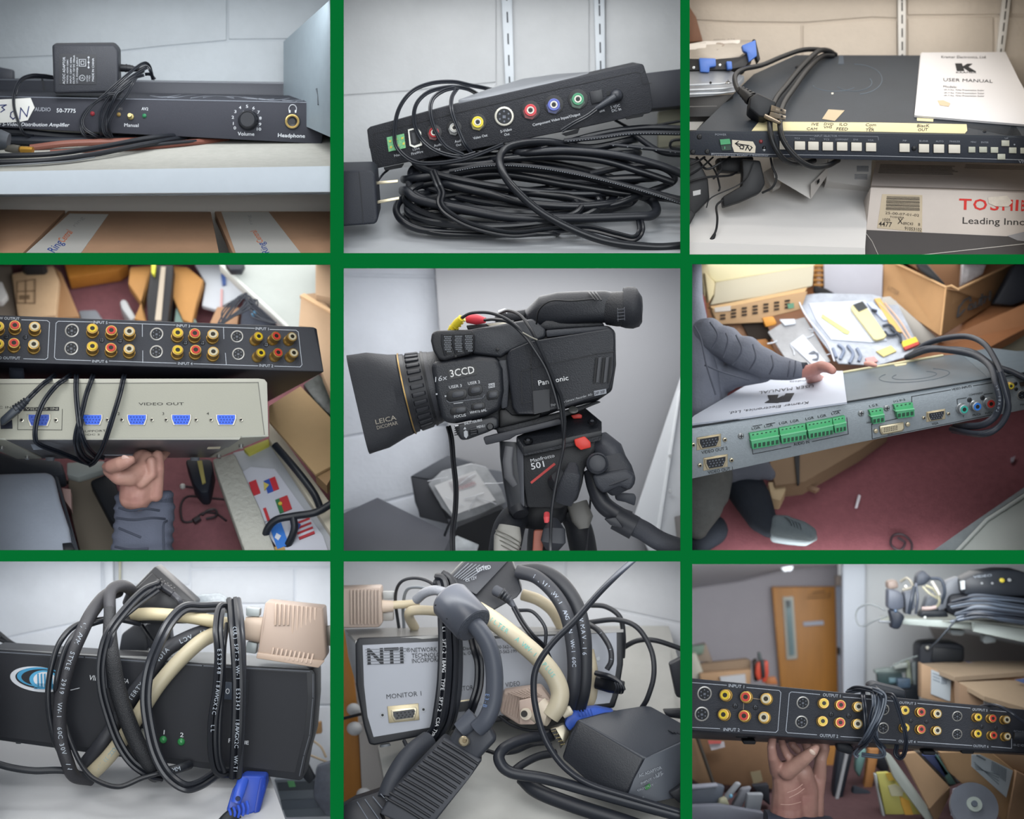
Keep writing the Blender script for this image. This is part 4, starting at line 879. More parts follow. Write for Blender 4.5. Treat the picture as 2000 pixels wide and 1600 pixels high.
    R([(1195,14),(1790,14),(1800,640),(1560,352),(1400,200)],.16,.02,M('#a3aaa8',.55,var=.03),'desk_top',t,bevel=.002)
    R([(1180,14),(1200,14),(1560,345),(1548,362)],.163,.03,M('#c6cbc8',.5),'desk_edge',t,bevel=.002)
    R([(1450,850),(1800,1330),(1800,1500),(1778,1460),(1450,960)],.14,.03,M('#bdb8a8',.6),'desk_edge',t,bevel=.002)
    R([(1210,10),(1320,10),(1300,45),(1240,45)],.19,.02,M('#3b4048',.5),'keyboard_corner',None,bevel=.003,label='dark keyboard corner on the desk at the top edge',cat='keyboard')
    # tangle
    R([(1170,245),(1290,250),(1280,340),(1130,335)],.08,.03,M('#a37f62',.8),'cardboard_piece',None,bevel=.002,label='small cardboard piece beside the dark cable tangle',cat='cardboard')
    R([(1310,200),(1400,230),(1510,345),(1480,360),(1290,345)],.09,.03,M('#3a4150',.6,var=.2,vs_=60),'camera_bag',None,bevel=.008,label='dark blue bag with a round light blue button under the tangle',cat='bag')
    MB().lathe(FL.at(1367,288,.095),FL.n,[(c.L(18),0),(c.L(16),.006),(c.L(8),.008)],16).build('blue_button',M('#5f9cc4',.4),None,label='light blue round button in the cable tangle',cat='button')
    for i in range(9):
        p=[(1180+random.uniform(-10,40),340,.55),(1200+i*18,250+random.uniform(-20,20),.55),(1290+i*12,190+random.uniform(-20,30),.56),(1380+random.uniform(-40,60),240+i*8,.55),(1470+random.uniform(-20,20),335,.55)]
        c.tube(p,5,M('#2c323d',.5),None,'cable',label='thin dark cable in the tangle beside the white desk edge, '+('far left','second','third','fourth','middle','sixth','seventh','eighth','rightmost')[i]+' strand',cat='cable',group='cable tangle beside the desk')
    # right cardboards
    t=B('cardboard_box','tall open cardboard box standing at the right edge above','box',(1700,500))
    R([(1700,14),(1800,14),(1800,200),(1700,180)],.25,.05,M('#a68c72',.8),'upper_panel',t,bevel=.002)
    R([(1622,178),(1700,170),(1800,275),(1800,760),(1735,600),(1690,358),(1610,350)],.23,.06,M('#a0866b',.8,var=.03),'side_panel',t,bevel=.002)
    R([(1615,185),(1640,172),(1800,270),(1800,285)],.235,.01,M('#c5a581',.8),'rim_edge',t)
    R([(1630,660),(1720,600),(1800,700),(1800,850),(1700,760)],.2,.04,M('#303a38',.4,var=.3,vs_=50,bump=.6,bs=50),'green_bag',None,bevel=.006,label='dark green black bag at the right edge behind the cardboard flap',cat='bag')
    t=B('cardboard_flap','folded flat cardboard lying over the desk edge at the right','cardboard',(1600,900))
    R([(1448,780),(1620,672),(1800,860),(1800,1100),(1775,1110),(1700,1150),(1450,862)],.2,.01,M('#a08661',.8,var=.03),'panel',t,bevel=.002)
    R([(1700,1152),(1800,1095),(1800,1140),(1760,1210)],.19,.03,M('#8d7251',.8),'edge_fold',t)
    # lower right: keyboard box and flag sheet
    R([(1310,1010),(1448,955),(1452,985),(1340,1040)],.13,.03,M('#b3b04e',.6),'yellow_pad',None,bevel=.003,label='yellow pad under the beige unit, right side',cat='pad')
    t=B('flag_box','white box printed with country flags in the lower right','box',(1500,1400))
    R([(1250,1030),(1460,985),(1800,1490),(1800,1600),(1560,1600)],.12,.05,M('#a9aeb6',.55),'box_top',t,bevel=.004)
    R([(1350,1110),(1480,1120),(1740,1480),(1780,1600),(1530,1600),(1290,1240),(1300,1140)],.125,.004,M('#bcc0cc',.5),'white_label',t)
    def flag(cx,cy,w,h,cols,kind,vert=False):
        rot=.16
        def q(a,b,cc,hh=.1285):
            pts=[(cx+(x*w),cy+(y*h)+x*w*-.35+0)for x,y in((a[0],a[1]),(b[0],a[1]),(b[0],b[1]),(a[0],b[1]))]
            R([(p[0]+(p[1]-cy)*.35,p[1])for p in pts],hh,.003,M(cc,.6),'flag_field',t,smooth=False)
        n=len(cols)
        for i,cc in enumerate(cols):
            if vert:q((-.5+i/n,-.5),(-.5+(i+1)/n,.5),cc)
            else:q((-.5,-.5+i/n),(.5,-.5+(i+1)/n),cc)
        return q
    flag(1372,1220,44,70,['#b5323b','#b5323b'],0)
    q=flag(1462,1205,70,64,['#2d4fa3','#b8303a'],0,True);R([(1420,1190),(1450,1205),(1425,1235)],.1295,.003,M('#c3b45a',.6),'flag_field',t)
    flag(1340,1305,30,60,['#8a7a6a','#5b5a60'],0)
    flag(1528,1310,74,72,['#2f6e45','#b3343a','#b3343a'],0,True);MB().lathe(FL.at(1510,1308,.13),FL.n,[(c.L(12),0),(c.L(11),.002)],14).build('flag_emblem',M('#c9b03f',.5),t)
    flag(1420,1370,54,66,['#3a62b3','#b7bdc6','#b3343a'],0,True)
    flag(1640,1440,96,86,['#a8323b','#bcc0cc','#a8323b','#bcc0cc','#a8323b','#bcc0cc','#a8323b'],0);R([(1590,1400),(1622,1420),(1600,1460),(1575,1440)],.1295,.003,M('#33559e',.6),'flag_field',t)
    flag(1505,1480,70,120,['#2f70c4','#2f70c4'],0);R([(1490,1465),(1515,1480),(1500,1505),(1480,1490)],.1295,.003,M('#c3c8d0',.6),'flag_star',t)
    R([(1455,1545),(1530,1530),(1550,1600),(1460,1600)],.128,.004,M('#a98a56',.6),'brown_sticker',t)
    t=R([(1142,1065),(1262,1030),(1400,1330),(1500,1600),(1330,1600),(1180,1180)],.14,.04,M('#a9aaa3',.8,bump=1,bs=90),'foam_block',None,bevel=.006,label='long pale textured foam block lying on the carpet',cat='foam')
    for p,lab in(([(1440,1600,.3),(1430,1480,.28),(1480,1400,.27),(1580,1375,.27),(1700,1355,.27),(1800,1300,.28)],'thick black cable looping over the flag box, outer'),([(1580,1380,.27),(1585,1450,.27),(1545,1540,.28),(1490,1600,.3)],'thick black cable over the flag box, inner branch'),([(1730,1340,.3),(1690,1250,.32),(1600,1130,.33),(1480,990,.36)],'black cable along the desk edge above the flag box')):
        c.tube(p,22,M('#242b36',.4),None,'cable',12,label=lab,cat='cable')
    # black yellow thing and small plug on the carpet
    t=B('black_pouch','black pouch with a yellow strip standing on the carpet under the beige unit','pouch',(1070,1200))
    R([(995,1062),(1140,1062),(1150,1120),(1125,1245),(1080,1250),(1040,1200)],.1,.05,M('#232a38',.6),'body',t,bevel=.008)
    R([(1062,1075),(1088,1075),(1108,1190),(1090,1200)],.104,.01,M('#9a9254',.6),'yellow_strip',t)
    t=B('small_plug','small white round plug with a thin lead on the red carpet','plug',(985,1215));MB().ball(FL.at(984,1215,.02),(c.L(18),c.L(18),c.L(18)),14).build('plug_ball',M('#c9cbc8',.4),t)
    MB().tube([FL.at(1000,1215,.02),FL.at(1050,1222,.012)],c.L(8),8).build('lead',M('#4a3a42',.5),t)
    m=MB();m.tube(smooth_path([FL.at(u,v,.008)for u,v in((1210,1285),(1100,1275),(1010,1270),(975,1320),(985,1400),(1040,1400),(1090,1360),(1160,1360),(1220,1400))]),c.L(7),7)
    m.tube([FL.at(1045,1405,.012),FL.at(1075,1385,.012)],c.L(20),10).tube(smooth_path([FL.at(u,v,.012)for u,v in((1090,1370),(1120,1345),(1160,1340),(1165,1375),(1110,1390))]),c.L(8),7)
    m.build('curled_lead',M('#3a3038',.5),None,label='dark cord with a small plug curled on the red carpet',cat='cord')
    # lower left
    R([(360,1090),(480,1070),(640,1300),(640,1600),(440,1600),(380,1350)],.05,.04,M('#5f584e',.8),'cardboard_sheet',None,bevel=.002,label='brown cardboard side between grey laptop bag and sleeve',cat='cardboard')
    R([(360,1085),(560,1075),(575,1120),(420,1165),(360,1150)],.09,.02,M('#98a09f',.6),'pale_cover',None,bevel=.003,label='pale grey lid under the cords of the beige unit',cat='lid')
    R([(480,1180),(600,1130),(660,1300),(620,1420),(590,1390)],.08,.05,M('#1b222c',.7),'black_bag',None,bevel=.008,label='black bag in the shade left of the sleeve',cat='bag')
    R([(-40,1010),(60,1040),(330,1070),(350,1150),(280,1160),(-40,1160)],.10,.05,M('#3a404a',.6,var=.1),'dark_backpack',None,bevel=.01,label='dark grey backpack top at the left under the beige unit',cat='backpack')
    c.tube([(-40,1100,.5),(40,1110,.48),(90,1150,.47)],8,M('#4a505a',.5),None,'thin_lead',label='grey cord on the dark backpack at the left edge',cat='cord')
    t=B('laptop_sleeve','light grey padded laptop sleeve filling the lower left corner','laptop sleeve',(150,1500))
    R([(-50,1142),(250,1132),(290,1150),(320,1280),(370,1430),(400,1600),(-50,1600)],.16,.05,M('#8d95a2',.85,var=.05,vs_=9,bump=.3,bs=150),'padded_body',t,bevel=.012,seg=4)
    R([(290,1150),(312,1160),(345,1280),(425,1560),(425,1600),(400,1600),(370,1430)],.15,.05,M('#3a3f48',.7),'dark_edge',t,bevel=.006)
    R([(335,1520),(385,1515),(400,1555),(340,1560)],.165,.02,M('#20242b',.5),'zip_pull',t,bevel=.003)
    R([(335,1225),(380,1230),(385,1340),(350,1290)],.1,.02,M('#a58a86',.6),'pink_tag',None,label='pinkish tag beside the laptop sleeve edge',cat='tag')
    for p in([(300,1180,.5),(380,1195,.5),(430,1200,.5)],):c.tube(p,12,M('#20242c',.5),None,'dark_strap',label='short dark strap beside the laptop sleeve corner',cat='strap')
    # ------------ hand and sleeve
    t=thing('person','hand in a dark grey quilted jacket sleeve holding the beige unit from below','person',c.P(780,1540,.25))
    blob(c,[[(572,1108,.15,26),(600,1108,.135,40),(650,1092,.12,41),(690,1078,.115,34),(706,1072,.115,26)],[(585,1130,.16,34),(640,1165,.15,46),(700,1165,.16,52),(770,1130,.18,55),(790,1070,.2,50)],[(770,1080,.21,70),(780,1160,.2,82),(750,1230,.2,82),(740,1270,.2,84)],[(850,1050,.19,34),(858,1120,.18,30),(850,1165,.19,36),(838,1260,.2,42)],[(815,1080,.17,30),(822,1150,.17,28),(760,1200,.17,30)],[(700,1200,.19,58),(700,1280,.2,62)],[(760,1060,.24,32),(740,980,.3,30),(700,900,.33,26)],[(800,1060,.25,32),(810,970,.31,30),(790,880,.34,26)],[(840,1060,.24,30),(870,980,.31,28),(870,900,.34,24)],[(870,1060,.23,26),(920,1000,.30,24),(930,940,.33,20)]],'hand',SKIN,t,vox=.003,it=3)
    MB().ball(c.P(680,1068,.1075),(c.L(30),c.L(6),c.L(19)),14,R=Matrix.Rotation(math.radians(35),3,'Y')).build('thumb_nail',M('#c9a79c',.3),t)
    secs=[]
    for i in range(26):
        f=i/25;v=1245+f*355;r=162+12*f+(5 if i%4 in(1,2)else-4)+(6 if 5<i<9 else 0)
        secs.append((775+5*math.sin(f*5)-5*f,v,.25,r if i else 150,105 if i else 95,2.6))
    c.loft(secs,n=40).build('sleeve',JACKET,t,angle=80)
    c.loft([(782,1240,.25,150,92,2.6),(782,1262,.25,158,100,2.6),(780,1290,.25,163,104,2.6)],n=40).build('cuff',M('#454b5b',.8,bump=.4,bs=300),t)
    for p in([(640,1330,.155),(700,1345,.145),(780,1335,.142),(860,1345,.16)],[(625,1385,.16),(720,1395,.14),(820,1385,.145),(890,1390,.17)],[(640,1440,.15),(700,1465,.138),(760,1490,.138)],[(900,1400,.17),(880,1430,.155),(885,1600,.15)],[(620,1540,.16),(700,1555,.14),(800,1550,.14)]):
        c.tube(p,7,M('#3b4150',.8),t,'seam_fold')
    # ------------ beige unit
    t=thing('vga_splitter','beige metal splitter unit with blue video ports held by the hand','device',c.P(700,1060,.2))
    BG=M('#a3a396',.5,var=.02,vs_=8,bump=.05,bs=300)
    F=Face(c,(0,640,.13),(1415,640,.13),(0,960,.105))
    fp=[(-45,634),(1395,632),(1425,636),(1440,655),(1448,945),(1300,950),(1290,966),(22,966),(-45,930)]
    MB().prism([F.at(*p)for p in fp],pts2=[c.P(*p)for p in((-45,700,.34),(1090,700,.34),(1120,704,.34),(1135,720,.34),(1180,1000,.34),(1160,1010,.34),(1155,1060,.34),(225,1066,.34),(-45,1020,.34))]).build('chassis',M('#6f7076',.35,.1),t,bevel=.002)
    F.poly([(-45,636),(1395,634),(1425,638),(1440,656),(1447,943),(1300,949),(1290,964),(22,964),(-45,930)],0,.002).build('front_rim',M('#b1b1a6',.5),t,bevel=.001)
    F.poly([(-45,664),(1392,657),(1425,940),(1290,950),(-45,962)],.002,.0026).build('front_panel',BG,t)
    F.line([(-45,663),(1392,656),(1426,940)],4,None,.0034).build('panel_groove',M('#6d6d66',.6),t)
    MB().prism([c.P(*p)for p in((1300,952,.1),(1448,947,.1),(1190,1055,.31),(1130,1062,.31))],Vector((0,.0,.004))).build('bracket',M('#a5a79d',.5),t,bevel=.001)
    MB().prism([c.P(*p)for p in((-45,960,.1),(30,966,.1),(225,1066,.31),(90,1066,.31),(-45,1010,.2))],Vector((0,.0,.004))).build('bracket',M('#a5a79d',.5),t,bevel=.001)
    for p in((1300,990,.17),(1180,1045,.28),(148,1050,.28),(10,1000,.17)):MB().lathe(c.P(*p)+Vector((0,-.002,-.004)),Vector((0,-.4,-1)),[(c.L(14),-.004),(c.L(12),.003)],12).build('screw',STEEL,t)
    for u in(270,1050):c.loft([(u,1058,.3,28,18,3),(u,1076,.3,24,16,3)],n=16).build('rubber_foot',M('#5c6169',.6),t)
    c.slab([(165,988),(235,988),(240,1015),(180,1018)],.125,.003,M('#535d6b',.4),'vent_tab',t);c.slab([(1120,1002),(1190,1000),(1185,1012),(1115,1014)],.15,.002,M('#908876',.6),'underside_print',t)
    c.slab([(560,1035),(800,1035),(800,1050),(560,1048)],.29,.002,M('#a3a6b3',.4),'silver_label',t)
    IK=M('#3a3b38',.6)
    F.text('VIDEO OUT',(748,779),(992,778),15,IK,t,lift=.0034)
    pl=F.poly([(128,790),(320,788),(320,808),(128,810)],.0026,.0032).build('name_plate',M('#2c2d2e',.5),t);F.text('VIDEO IN',(140,806),(312,804),13,BG,pl,lift=.004)
    F.text('DC IN',(-30,797),(62,796),13,IK,t,lift=.0034);F.text('SUPPORT',(446,925),(572,921),11,IK,t,lift=.0034);F.text('DDC 2',(450,942),(540,940),9,IK,t,lift=.0034)
    for s_,u in(('1',395),('2',625),('3',865),('4',1105)):F.text(s_,(u,831),(u+32,831),15,IK,t,lift=.0034)
    F.line([(100,797),(97,910),(335,912),(338,800)],2.5,None,.0034).build('outline',IK,t)
    for u,w,h,col in((212,128,68,'#2b4fae'),(500,112,60,'#2560e0'),(740,112,60,'#2560e0'),(978,112,60,'#2560e0'),(1220,112,60,'#2560e0')):
        dsub(c,F,u,858 if u!=212 else 860,w,h,t,col,hole='#142f8f',shellmat=M('#aaa79b',.3,.7))
    F.poly([(5,862),(68,860),(70,905),(8,907)],.002,.006).build('dc_socket',M('#22283a',.4),t)
    # ------------ black unit
    t=thing('av_switcher','black rack unit with rows of jacks on top of the beige unit','device',c.P(700,620,.3))
    F=Face(c,(0,290,.17),(1705,358,.17),(0,545,.145))
    DV=M('#363a44',.5,bump=.2,bs=600)
    MB().prism([F.at(*p)for p in((-45,290),(1690,356),(1708,364),(1746,598),(-45,546))],pts2=[c.P(*p)for p in((-45,380,.45),(1400,420,.45),(1420,430,.45),(1440,762,.45),(-45,700,.45))]).build('chassis',M('#2b2f3a',.45),t,bevel=.002)
    F.poly([(-45,292),(1692,360),(1740,594),(-45,544)],0,.0015).build('front_panel',DV,t)
    LN=M('#b3bac4',.5);m=MB()
    for l in([(-45,312),(-20,313)],[(118,318),(255,322),(268,332),(258,522),(245,532),(128,528)],[(500,330),(315,326),(303,336),(294,520),(305,532),(490,538)],[(588,334),(945,346)],[(768,342),(768,408)],[(770,485),(770,548)],[(590,540),(950,552)],[(1030,352),(1372,364)],[(1205,360),(1207,420)],[(1215,498),(1220,558)],[(1045,555),(1390,566)],[(1455,370),(1595,374),(1608,384),(1628,560),(1618,572),(1480,568)]):F.line(l,3,m,.0021)
    m.build('print_line',LN,t)
    for s_,a,b in(('W OUTPUT',(-5,316),(106,320)),('D OUTPUT',(-5,530),(110,532)),('INPUT 5',(504,338),(580,341)),('INPUT 6',(498,548),(580,550)),('INPUT 3',(952,356),(1024,359)),('INPUT 4',(960,560),(1038,562)),('INPUT 1',(1378,372),(1448,375)),('INPUT 2',(1398,571),(1472,574))):
        F.text(s_,a,b,15,LN,t,lift=.002,bold=.03)
    YE,RE,WH_='#c9ae22','#b83a30','#b8b096'
    for grp in(((-8,350),(80,345),(187,352)),((-8,445),(75,440),(182,447)),((498,362),(600,372),(697,378)),((498,458),(598,466),(696,472)),((958,385),(1050,388),(1148,393)),((958,478),(1055,477),(1150,487)),((1395,405),(1490,403),(1576,406)),((1407,494),(1500,492),(1584,494))):
        for(u,v),col in zip(grp,(YE,RE,WH_)):
            right=u>1300
            rca(c,F,u-(22 if right else(4 if u>900 else 0)),v+(26 if right else 28),31 if not right else 28,col,t,tip=(u,v),hgt=.022)
    for u,v,r in((388,376,40),(385,472,40),(845,395,38),(843,490,38),(1278,408,36),(1285,502,36)):svideo(c,F,u,v,r,t)
    for u,v in((35,410),(138,412),(550,428),(648,432),(1000,442),(1092,443),(1435,452)):screw(c,F,u,v,15,t)
    c.loft([(88,580,.19,42,25),(90,612,.2,46,28),(92,632,.21,44,28)],n=20).build('knurled_knob',M('#3a3f4a',.4),t)
    # cords hanging over the beige unit
    K=M('#262d39',.33)
    t=thing('twin_lead','thin black twin cord with a barrel plug draped over the beige unit','adapter cord',c.P(400,1090,.1))
    for p in([(300,612,.2),(268,638,.118),(235,662,.112),(190,705,.09),(150,745,.085)],[(384,612,.2),(352,636,.118),(300,675,.108),(235,760,.09),(198,860,.085),(190,950,.085),(215,990,.1),(330,1035,.18),(430,1075,.24),(490,1095,.25)],[(412,612,.2),(411,636,.118),(410,700,.1),(418,800,.088),(432,900,.085),(460,985,.1),(510,1045,.18),(560,1060,.22)],[(504,612,.2),(494,638,.118),(465,720,.1),(440,820,.088),(412,920,.085),(408,980,.1),(430,1050,.18),(480,1090,.24)],[(672,612,.2),(664,638,.118),(645,720,.1),(612,830,.09),(580,930,.09),(548,1020,.12),(510,1080,.2),(480,1100,.24)],[(440,850,.086),(425,960,.09),(450,1040,.16),(500,1080,.22)]):
        c.twin(p,7.5,K,t)
    MB().tube([c.P(155,742,.085),c.P(120,775,.08),c.P(85,800,.078)],[c.L(14),c.L(20),c.L(26)],12).build('strain_relief',M('#3b424c',.4),t)
    for i in range(5):MB().tube([c.P(142-i*13,752+i*11,.08),c.P(136-i*13,757+i*11,.08)],c.L(22+i*2),12).build('strain_ring',M('#2b313b',.4),t)
    MB().prism([c.P(*p,.07)for p in((85,780),(108,808),(40,865),(5,890),(-5,850),(60,790))],Vector((0,.022,0))).build('plug_body',M('#3d454f',.4),t,bevel=.004)
cell_4()
# =============== centre: camcorder on a tripod ===============
def cell_5():
    c=Cell(660,510,2.7588)
    x0,x1,y0,y1=cell_shell(1,1,.72,M('#b9bbbf',.85));cell_fill_light(1,1,3.0,y1=.5);back_fill_light(1,1,1.9,y=.2,tilt=60)
    wall(c,.66,[[(-60,-20),(516,-20),(524,78),(-60,66)],[(-60,78),(524,90),(600,880),(300,900),(-60,960)],[(-60,972),(300,912),(600,892),(620,1200),(-60,1370)],[(-60,1384),(622,1212),(650,1590),(-60,1590)]],'#b6bac2',x0,x1,y0,y1,bump=.2,gap='#a4a8ae')
    c.slab([(520,-20),(1990,-20),(1990,1590),(660,1590),(600,980),(545,380)],.60,.02,M('#8e8f93',.7,var=.015,vs_=4),'metal_locker',bevel=.003,label='large plain grey locker panel behind the camcorder',cat='locker')
    # door frame on the right
    t=thing('door_frame','white door frame strip at the lower right behind the tripod arm','door frame',c.P(1800,1500,.5))
    c.slab([(1850,620),(1990,500),(1990,1590),(1690,1590),(1590,1400)],.54,.02,M('#bfc2c6',.6),'frame',t,bevel=.002)
    c.slab([(1835,700),(1850,690),(1735,1460),(1710,1480)],.53,.01,M('#d4d7da',.5),'edge_trim',t,bevel=.001)
    c.slab([(1815,1380),(1990,1330),(1990,1600),(1830,1540)],.52,.01,M('#6c6a68',.6),'dark_gap',t)
    for v in(1050,1240):MB().lathe(c.P(1790,v,.53),Vector((0,-1,0)),[(c.L(12),0),(c.L(10),.004)],12).build('screw_head',M('#a9abad',.4),t)
    # boxes behind
    DB=M('#3c3e45',.7,var=.03)
    t=thing('storage_box','dark grey flat topped box at the lower left corner behind the camcorder','box',c.P(250,1500,.42))
    MB().prism([c.P(*p)for p in((-20,1380,.44),(213,1272,.52),(615,1470,.46),(560,1590,.34),(-20,1590,.30))],Vector((0,.0,-.04))).build('box_top',M('#4a4c54',.6,var=.03,vs_=5),t,bevel=.002)
    MB().prism([c.P(*p)for p in((213,1300,.53),(30,1385,.45),(30,1420,.45))],Vector((0,.01,0))).build('box_edge',M('#2e3036',.6),t)
    t=thing('storage_box','tall dark grey box behind, with a plastic bag lying against it','box',c.P(600,1300,.55))
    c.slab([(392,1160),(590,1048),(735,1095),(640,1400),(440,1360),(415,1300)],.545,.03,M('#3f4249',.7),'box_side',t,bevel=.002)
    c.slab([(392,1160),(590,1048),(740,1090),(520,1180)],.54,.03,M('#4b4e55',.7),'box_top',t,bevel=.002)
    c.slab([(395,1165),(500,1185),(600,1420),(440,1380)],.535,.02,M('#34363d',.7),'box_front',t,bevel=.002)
    c.slab([(745,1110),(960,1150),(980,1340),(900,1350)],.55,.03,M('#60636a',.7),'box_wall',t)
    c.slab([(640,1440),(880,1340),(960,1420),(960,1590),(560,1590)],.5,.03,M('#14171d',.8),'open_case',label='black open case interior below the plastic bag',cat='case')
    t=thing('plastic_bag','clear plastic bag holding a folded printed leaflet','bag',c.P(680,1380,.5))
    BP=(((485,1200),(560,1130),(720,1088),(800,1110),(880,1230),(905,1300),(760,1370),(640,1410),(560,1330)),((520,1210),(740,1130),(850,1290),(620,1370)))
    c.slab(BP[1],.50,.01,M('#b3b3b4',.6),'leaflet',t)
    c.slab(BP[0],.512,.012,M('#8d8f92',.25,var=.15,vs_=30,bump=.8,bs=25),'bag_film',t,bevel=.003)
    F=c.flat(.4985);m=MB()
    for i in range(6):F.line([(600+i*4,1215+i*9-20),(700+i*9,1180+i*9-20)],3,m)
    m.build('print_lines',M('#9a8f94',.6),t);F.text('Panasonic',(655,1235),(745,1200),26,M('#a07b7d',.6),t)
    m=MB()
    for i in range(7):
        a=random.uniform(0,6.28);p=(random.uniform(540,840),random.uniform(1140,1350))
        m.tube([c.P(p[0],p[1],.497),c.P(p[0]+60*math.cos(a),p[1]+40*math.sin(a),.494),c.P(p[0]+110*math.cos(a),p[1]+90*math.sin(a),.497)],c.L(3),5)
    m.build('crease',M('#b2b4b8',.2),t)
    t=c.slab([(560,1550),(640,1480),(760,1530),(740,1590),(540,1590)],.46,.01,M('#9fa4a8',.3,var=.2,vs_=40,bump=.6,bs=30),'plastic_wrap',bevel=.002,label='crumpled clear plastic wrap at the bottom below the hanging cord',cat='plastic wrap')
    # ================= tripod =================
    TB=M('#24272e',.5,bump=.15,bs=500);TG=M('#3d4048',.5,bump=.15,bs=500);T2=M('#2c2f37',.45)
    t=thing('tripod','black tripod with fluid head, red levers and pan handle','tripod',c.P(1100,1560,.22))
    # legs and shoulders
    for p,r0 in(([(1000,1350,.24),(930,1420,.2),(890,1590,.16)],92),([(1230,1340,.25),(1290,1420,.26),(1330,1590,.28)],80),([(1090,1350,.3),(1085,1500,.34),(1080,1590,.36)],70)):
        mb=MB();mb.tube(c.path(p),[c.L(r0*(.75+.25*math.sin(min(1,i/max(1,len(c.path(p))-1))*2.2)))for i in range(len(c.path(p)))],20).build('leg_shoulder',TB,t)
    c.loft([(1090,1270,.24,150,110),(1088,1330,.24,165,120),(1086,1390,.24,150,115),(1085,1440,.24,90,90)],n=28).build('head_base',M('#1e2127',.5),t)
    c.loft([(925,1430,.14,60,45,3),(915,1490,.135,78,55,3),(905,1570,.13,70,50,3),(895,1590,.13,60,48,3)],n=24).build('leg_cap',M('#7d7c77',.6),t)
    for i in range(4):MB().tube(smooth_path([c.P(850,1450+i*22,.122),c.P(920,1480+i*24,.108),c.P(985,1520+i*22,.122)]),c.L(3.5),6).build('cap_rib',M('#56554f',.6),t)
    c.loft([(1290,1310,.21,60,40,3),(1318,1390,.2,62,45,3),(1325,1440,.2,30,30,3)],n=20).build('leg_cap',M('#605f5c',.6),t)
    c.slab([(1055,1450),(1115,1450),(1105,1560),(1095,1590),(1035,1590),(1048,1560)],.13,.03,M('#7d4638',.6),'copper_tube',t,bevel=.006)
    c.loft([(1125,1360,.13,16,14),(1126,1385,.12,19,17),(1126,1410,.12,14,14)],n=16).build('red_button',M('#c4474c',.4),t)
    c.loft([(1160,1400,.13,30,25),(1165,1450,.11,62,30,3),(1160,1510,.11,70,32,3),(1155,1550,.12,40,25)],n=20).build('lock_knob',M('#31343c',.55),t)
    c.loft([(975,1330,.17,60,55),(985,1365,.16,45,40)],n=20).build('bolt_boss',TB,t)
    # head: curved side and front block
    c.loft([(935,975,.17,68,60,4),(930,1050,.17,60,60,4),(945,1180,.17,58,60,4),(985,1320,.18,75,70,3)],n=28).build('head_side',M('#2e3138',.4),t)
    c.loft([(925,1000,.115,26,10,3),(915,1080,.113,28,12,3),(922,1160,.113,28,12,3),(955,1210,.115,18,10,3)],n=18).build('side_grip',M('#4a4b50',.45),t)
    c.slab([(988,1010),(1425,918),(1400,1000),(1330,1120),(1318,1200),(1290,1290),(1200,1335),(1020,1330),(1000,1200)],.135,.12,M('#1b1e24',.5,bump=.15,bs=400),'head_block',t,bevel=.006)
    c.slab([(965,945,.135),(1000,1010,.128),(1005,1330,.14),(975,1300,.16),(960,1200,.16)],0,.03,M('#5a5c62',.4),'head_corner',t,bevel=.004)
    TF=c.face((965,945,.13),(1415,850,.13),(1180,860,.24))
    MB().prism([c.P(*p)for p in((958,945,.132),(1000,1012,.118),(1422,925,.118),(1422,862,.135),(1330,785,.25),(1180,850,.25))],Vector((0,.0,-.016))).build('top_plate',M('#2b2e35',.5,bump=.4,bs=300),t,bevel=.003)
    c.slab([(998,1000),(1422,912),(1422,940),(1000,1040)],.117,.02,M('#22252b',.45),'plate_edge',t,bevel=.001)
    for p in((1025,972,.125),(1370,868,.135)):
        q=MB().lathe(c.P(*p),Vector((0,-.55,.83)),[(c.L(27),0),(c.L(26),.004),(c.L(17),.0045),(c.L(15),.002)],20).build('bolt',M('#17191e',.35),t,angle=50)
        MB().lathe(c.P(*p),Vector((0,-.55,.83)),[(c.L(12),0),(c.L(11),.0035)],6).build('hex_recess',M('#4a4c52',.4),q)
    RED=M('#c4362c',.45)
    c.slab([(1272,962),(1330,944),(1362,975),(1365,1005),(1308,1020),(1280,995)],.098,.02,RED,'red_lever',t,bevel=.003)
    c.slab([(1255,832),(1300,822),(1316,830),(1314,848),(1268,850)],.19,.01,RED,'red_lever',t,bevel=.0015)
    HF=c.flat(.1345)
    HF.text('Manfrotto',(1040,1086),(1168,1056),20,M('#c3c5c9',.5),t,bold=.04)
    HF.text('501',(1044,1124),(1114,1108),34,M('#c3c5c9',.5),t,bold=.03)
    HF.line([(1045,1192),(1164,1096)],13).build('red_stripe',M('#a32f2c',.5),t)
    # front lever knob on head
    c.loft([(1265,1095,.1,25,18,3),(1262,1150,.085,48,25,4),(1240,1230,.085,62,28,4),(1215,1300,.1,50,25,3)],n=24).build('tension_knob',M('#33363e',.5,bump=.3,bs=400),t)
    c.loft([(1230,1160,.1,60,40,3),(1190,1190,.1,60,40,3),(1160,1200,.12,40,30,3)],n=20).build('knob_arm',M('#2a2d34',.5),t)
    # pan handle
    c.loft([(1365,990,.17,50,50),(1420,985,.15,70,60),(1470,1035,.14,78,60),(1500,1080,.14,62,55)],n=24).build('handle_joint',TG,t)
    c.loft([(1395,1090,.10,62,40),(1392,1092,.085,52,34)],n=28,axis=Vector((0,1,0))).build('clamp_disc',M('#2f323a',.45),t)
    MB().lathe(c.P(1397,1092,.1),Vector((.0,-1,.1)),[(c.L(62),-.02),(c.L(60),.012),(c.L(50),.016),(c.L(47),.013),(c.L(40),.014)],28).build('clamp_screw',M('#383b43',.45),t)
    c.loft([(1470,1050,.125,75,40,3),(1490,1130,.12,100,50,4),(1510,1190,.11,100,55,3),(1525,1225,.12,70,40,3)],n=26).build('clamp_body',M('#353840',.5,bump=.3,bs=400),t)
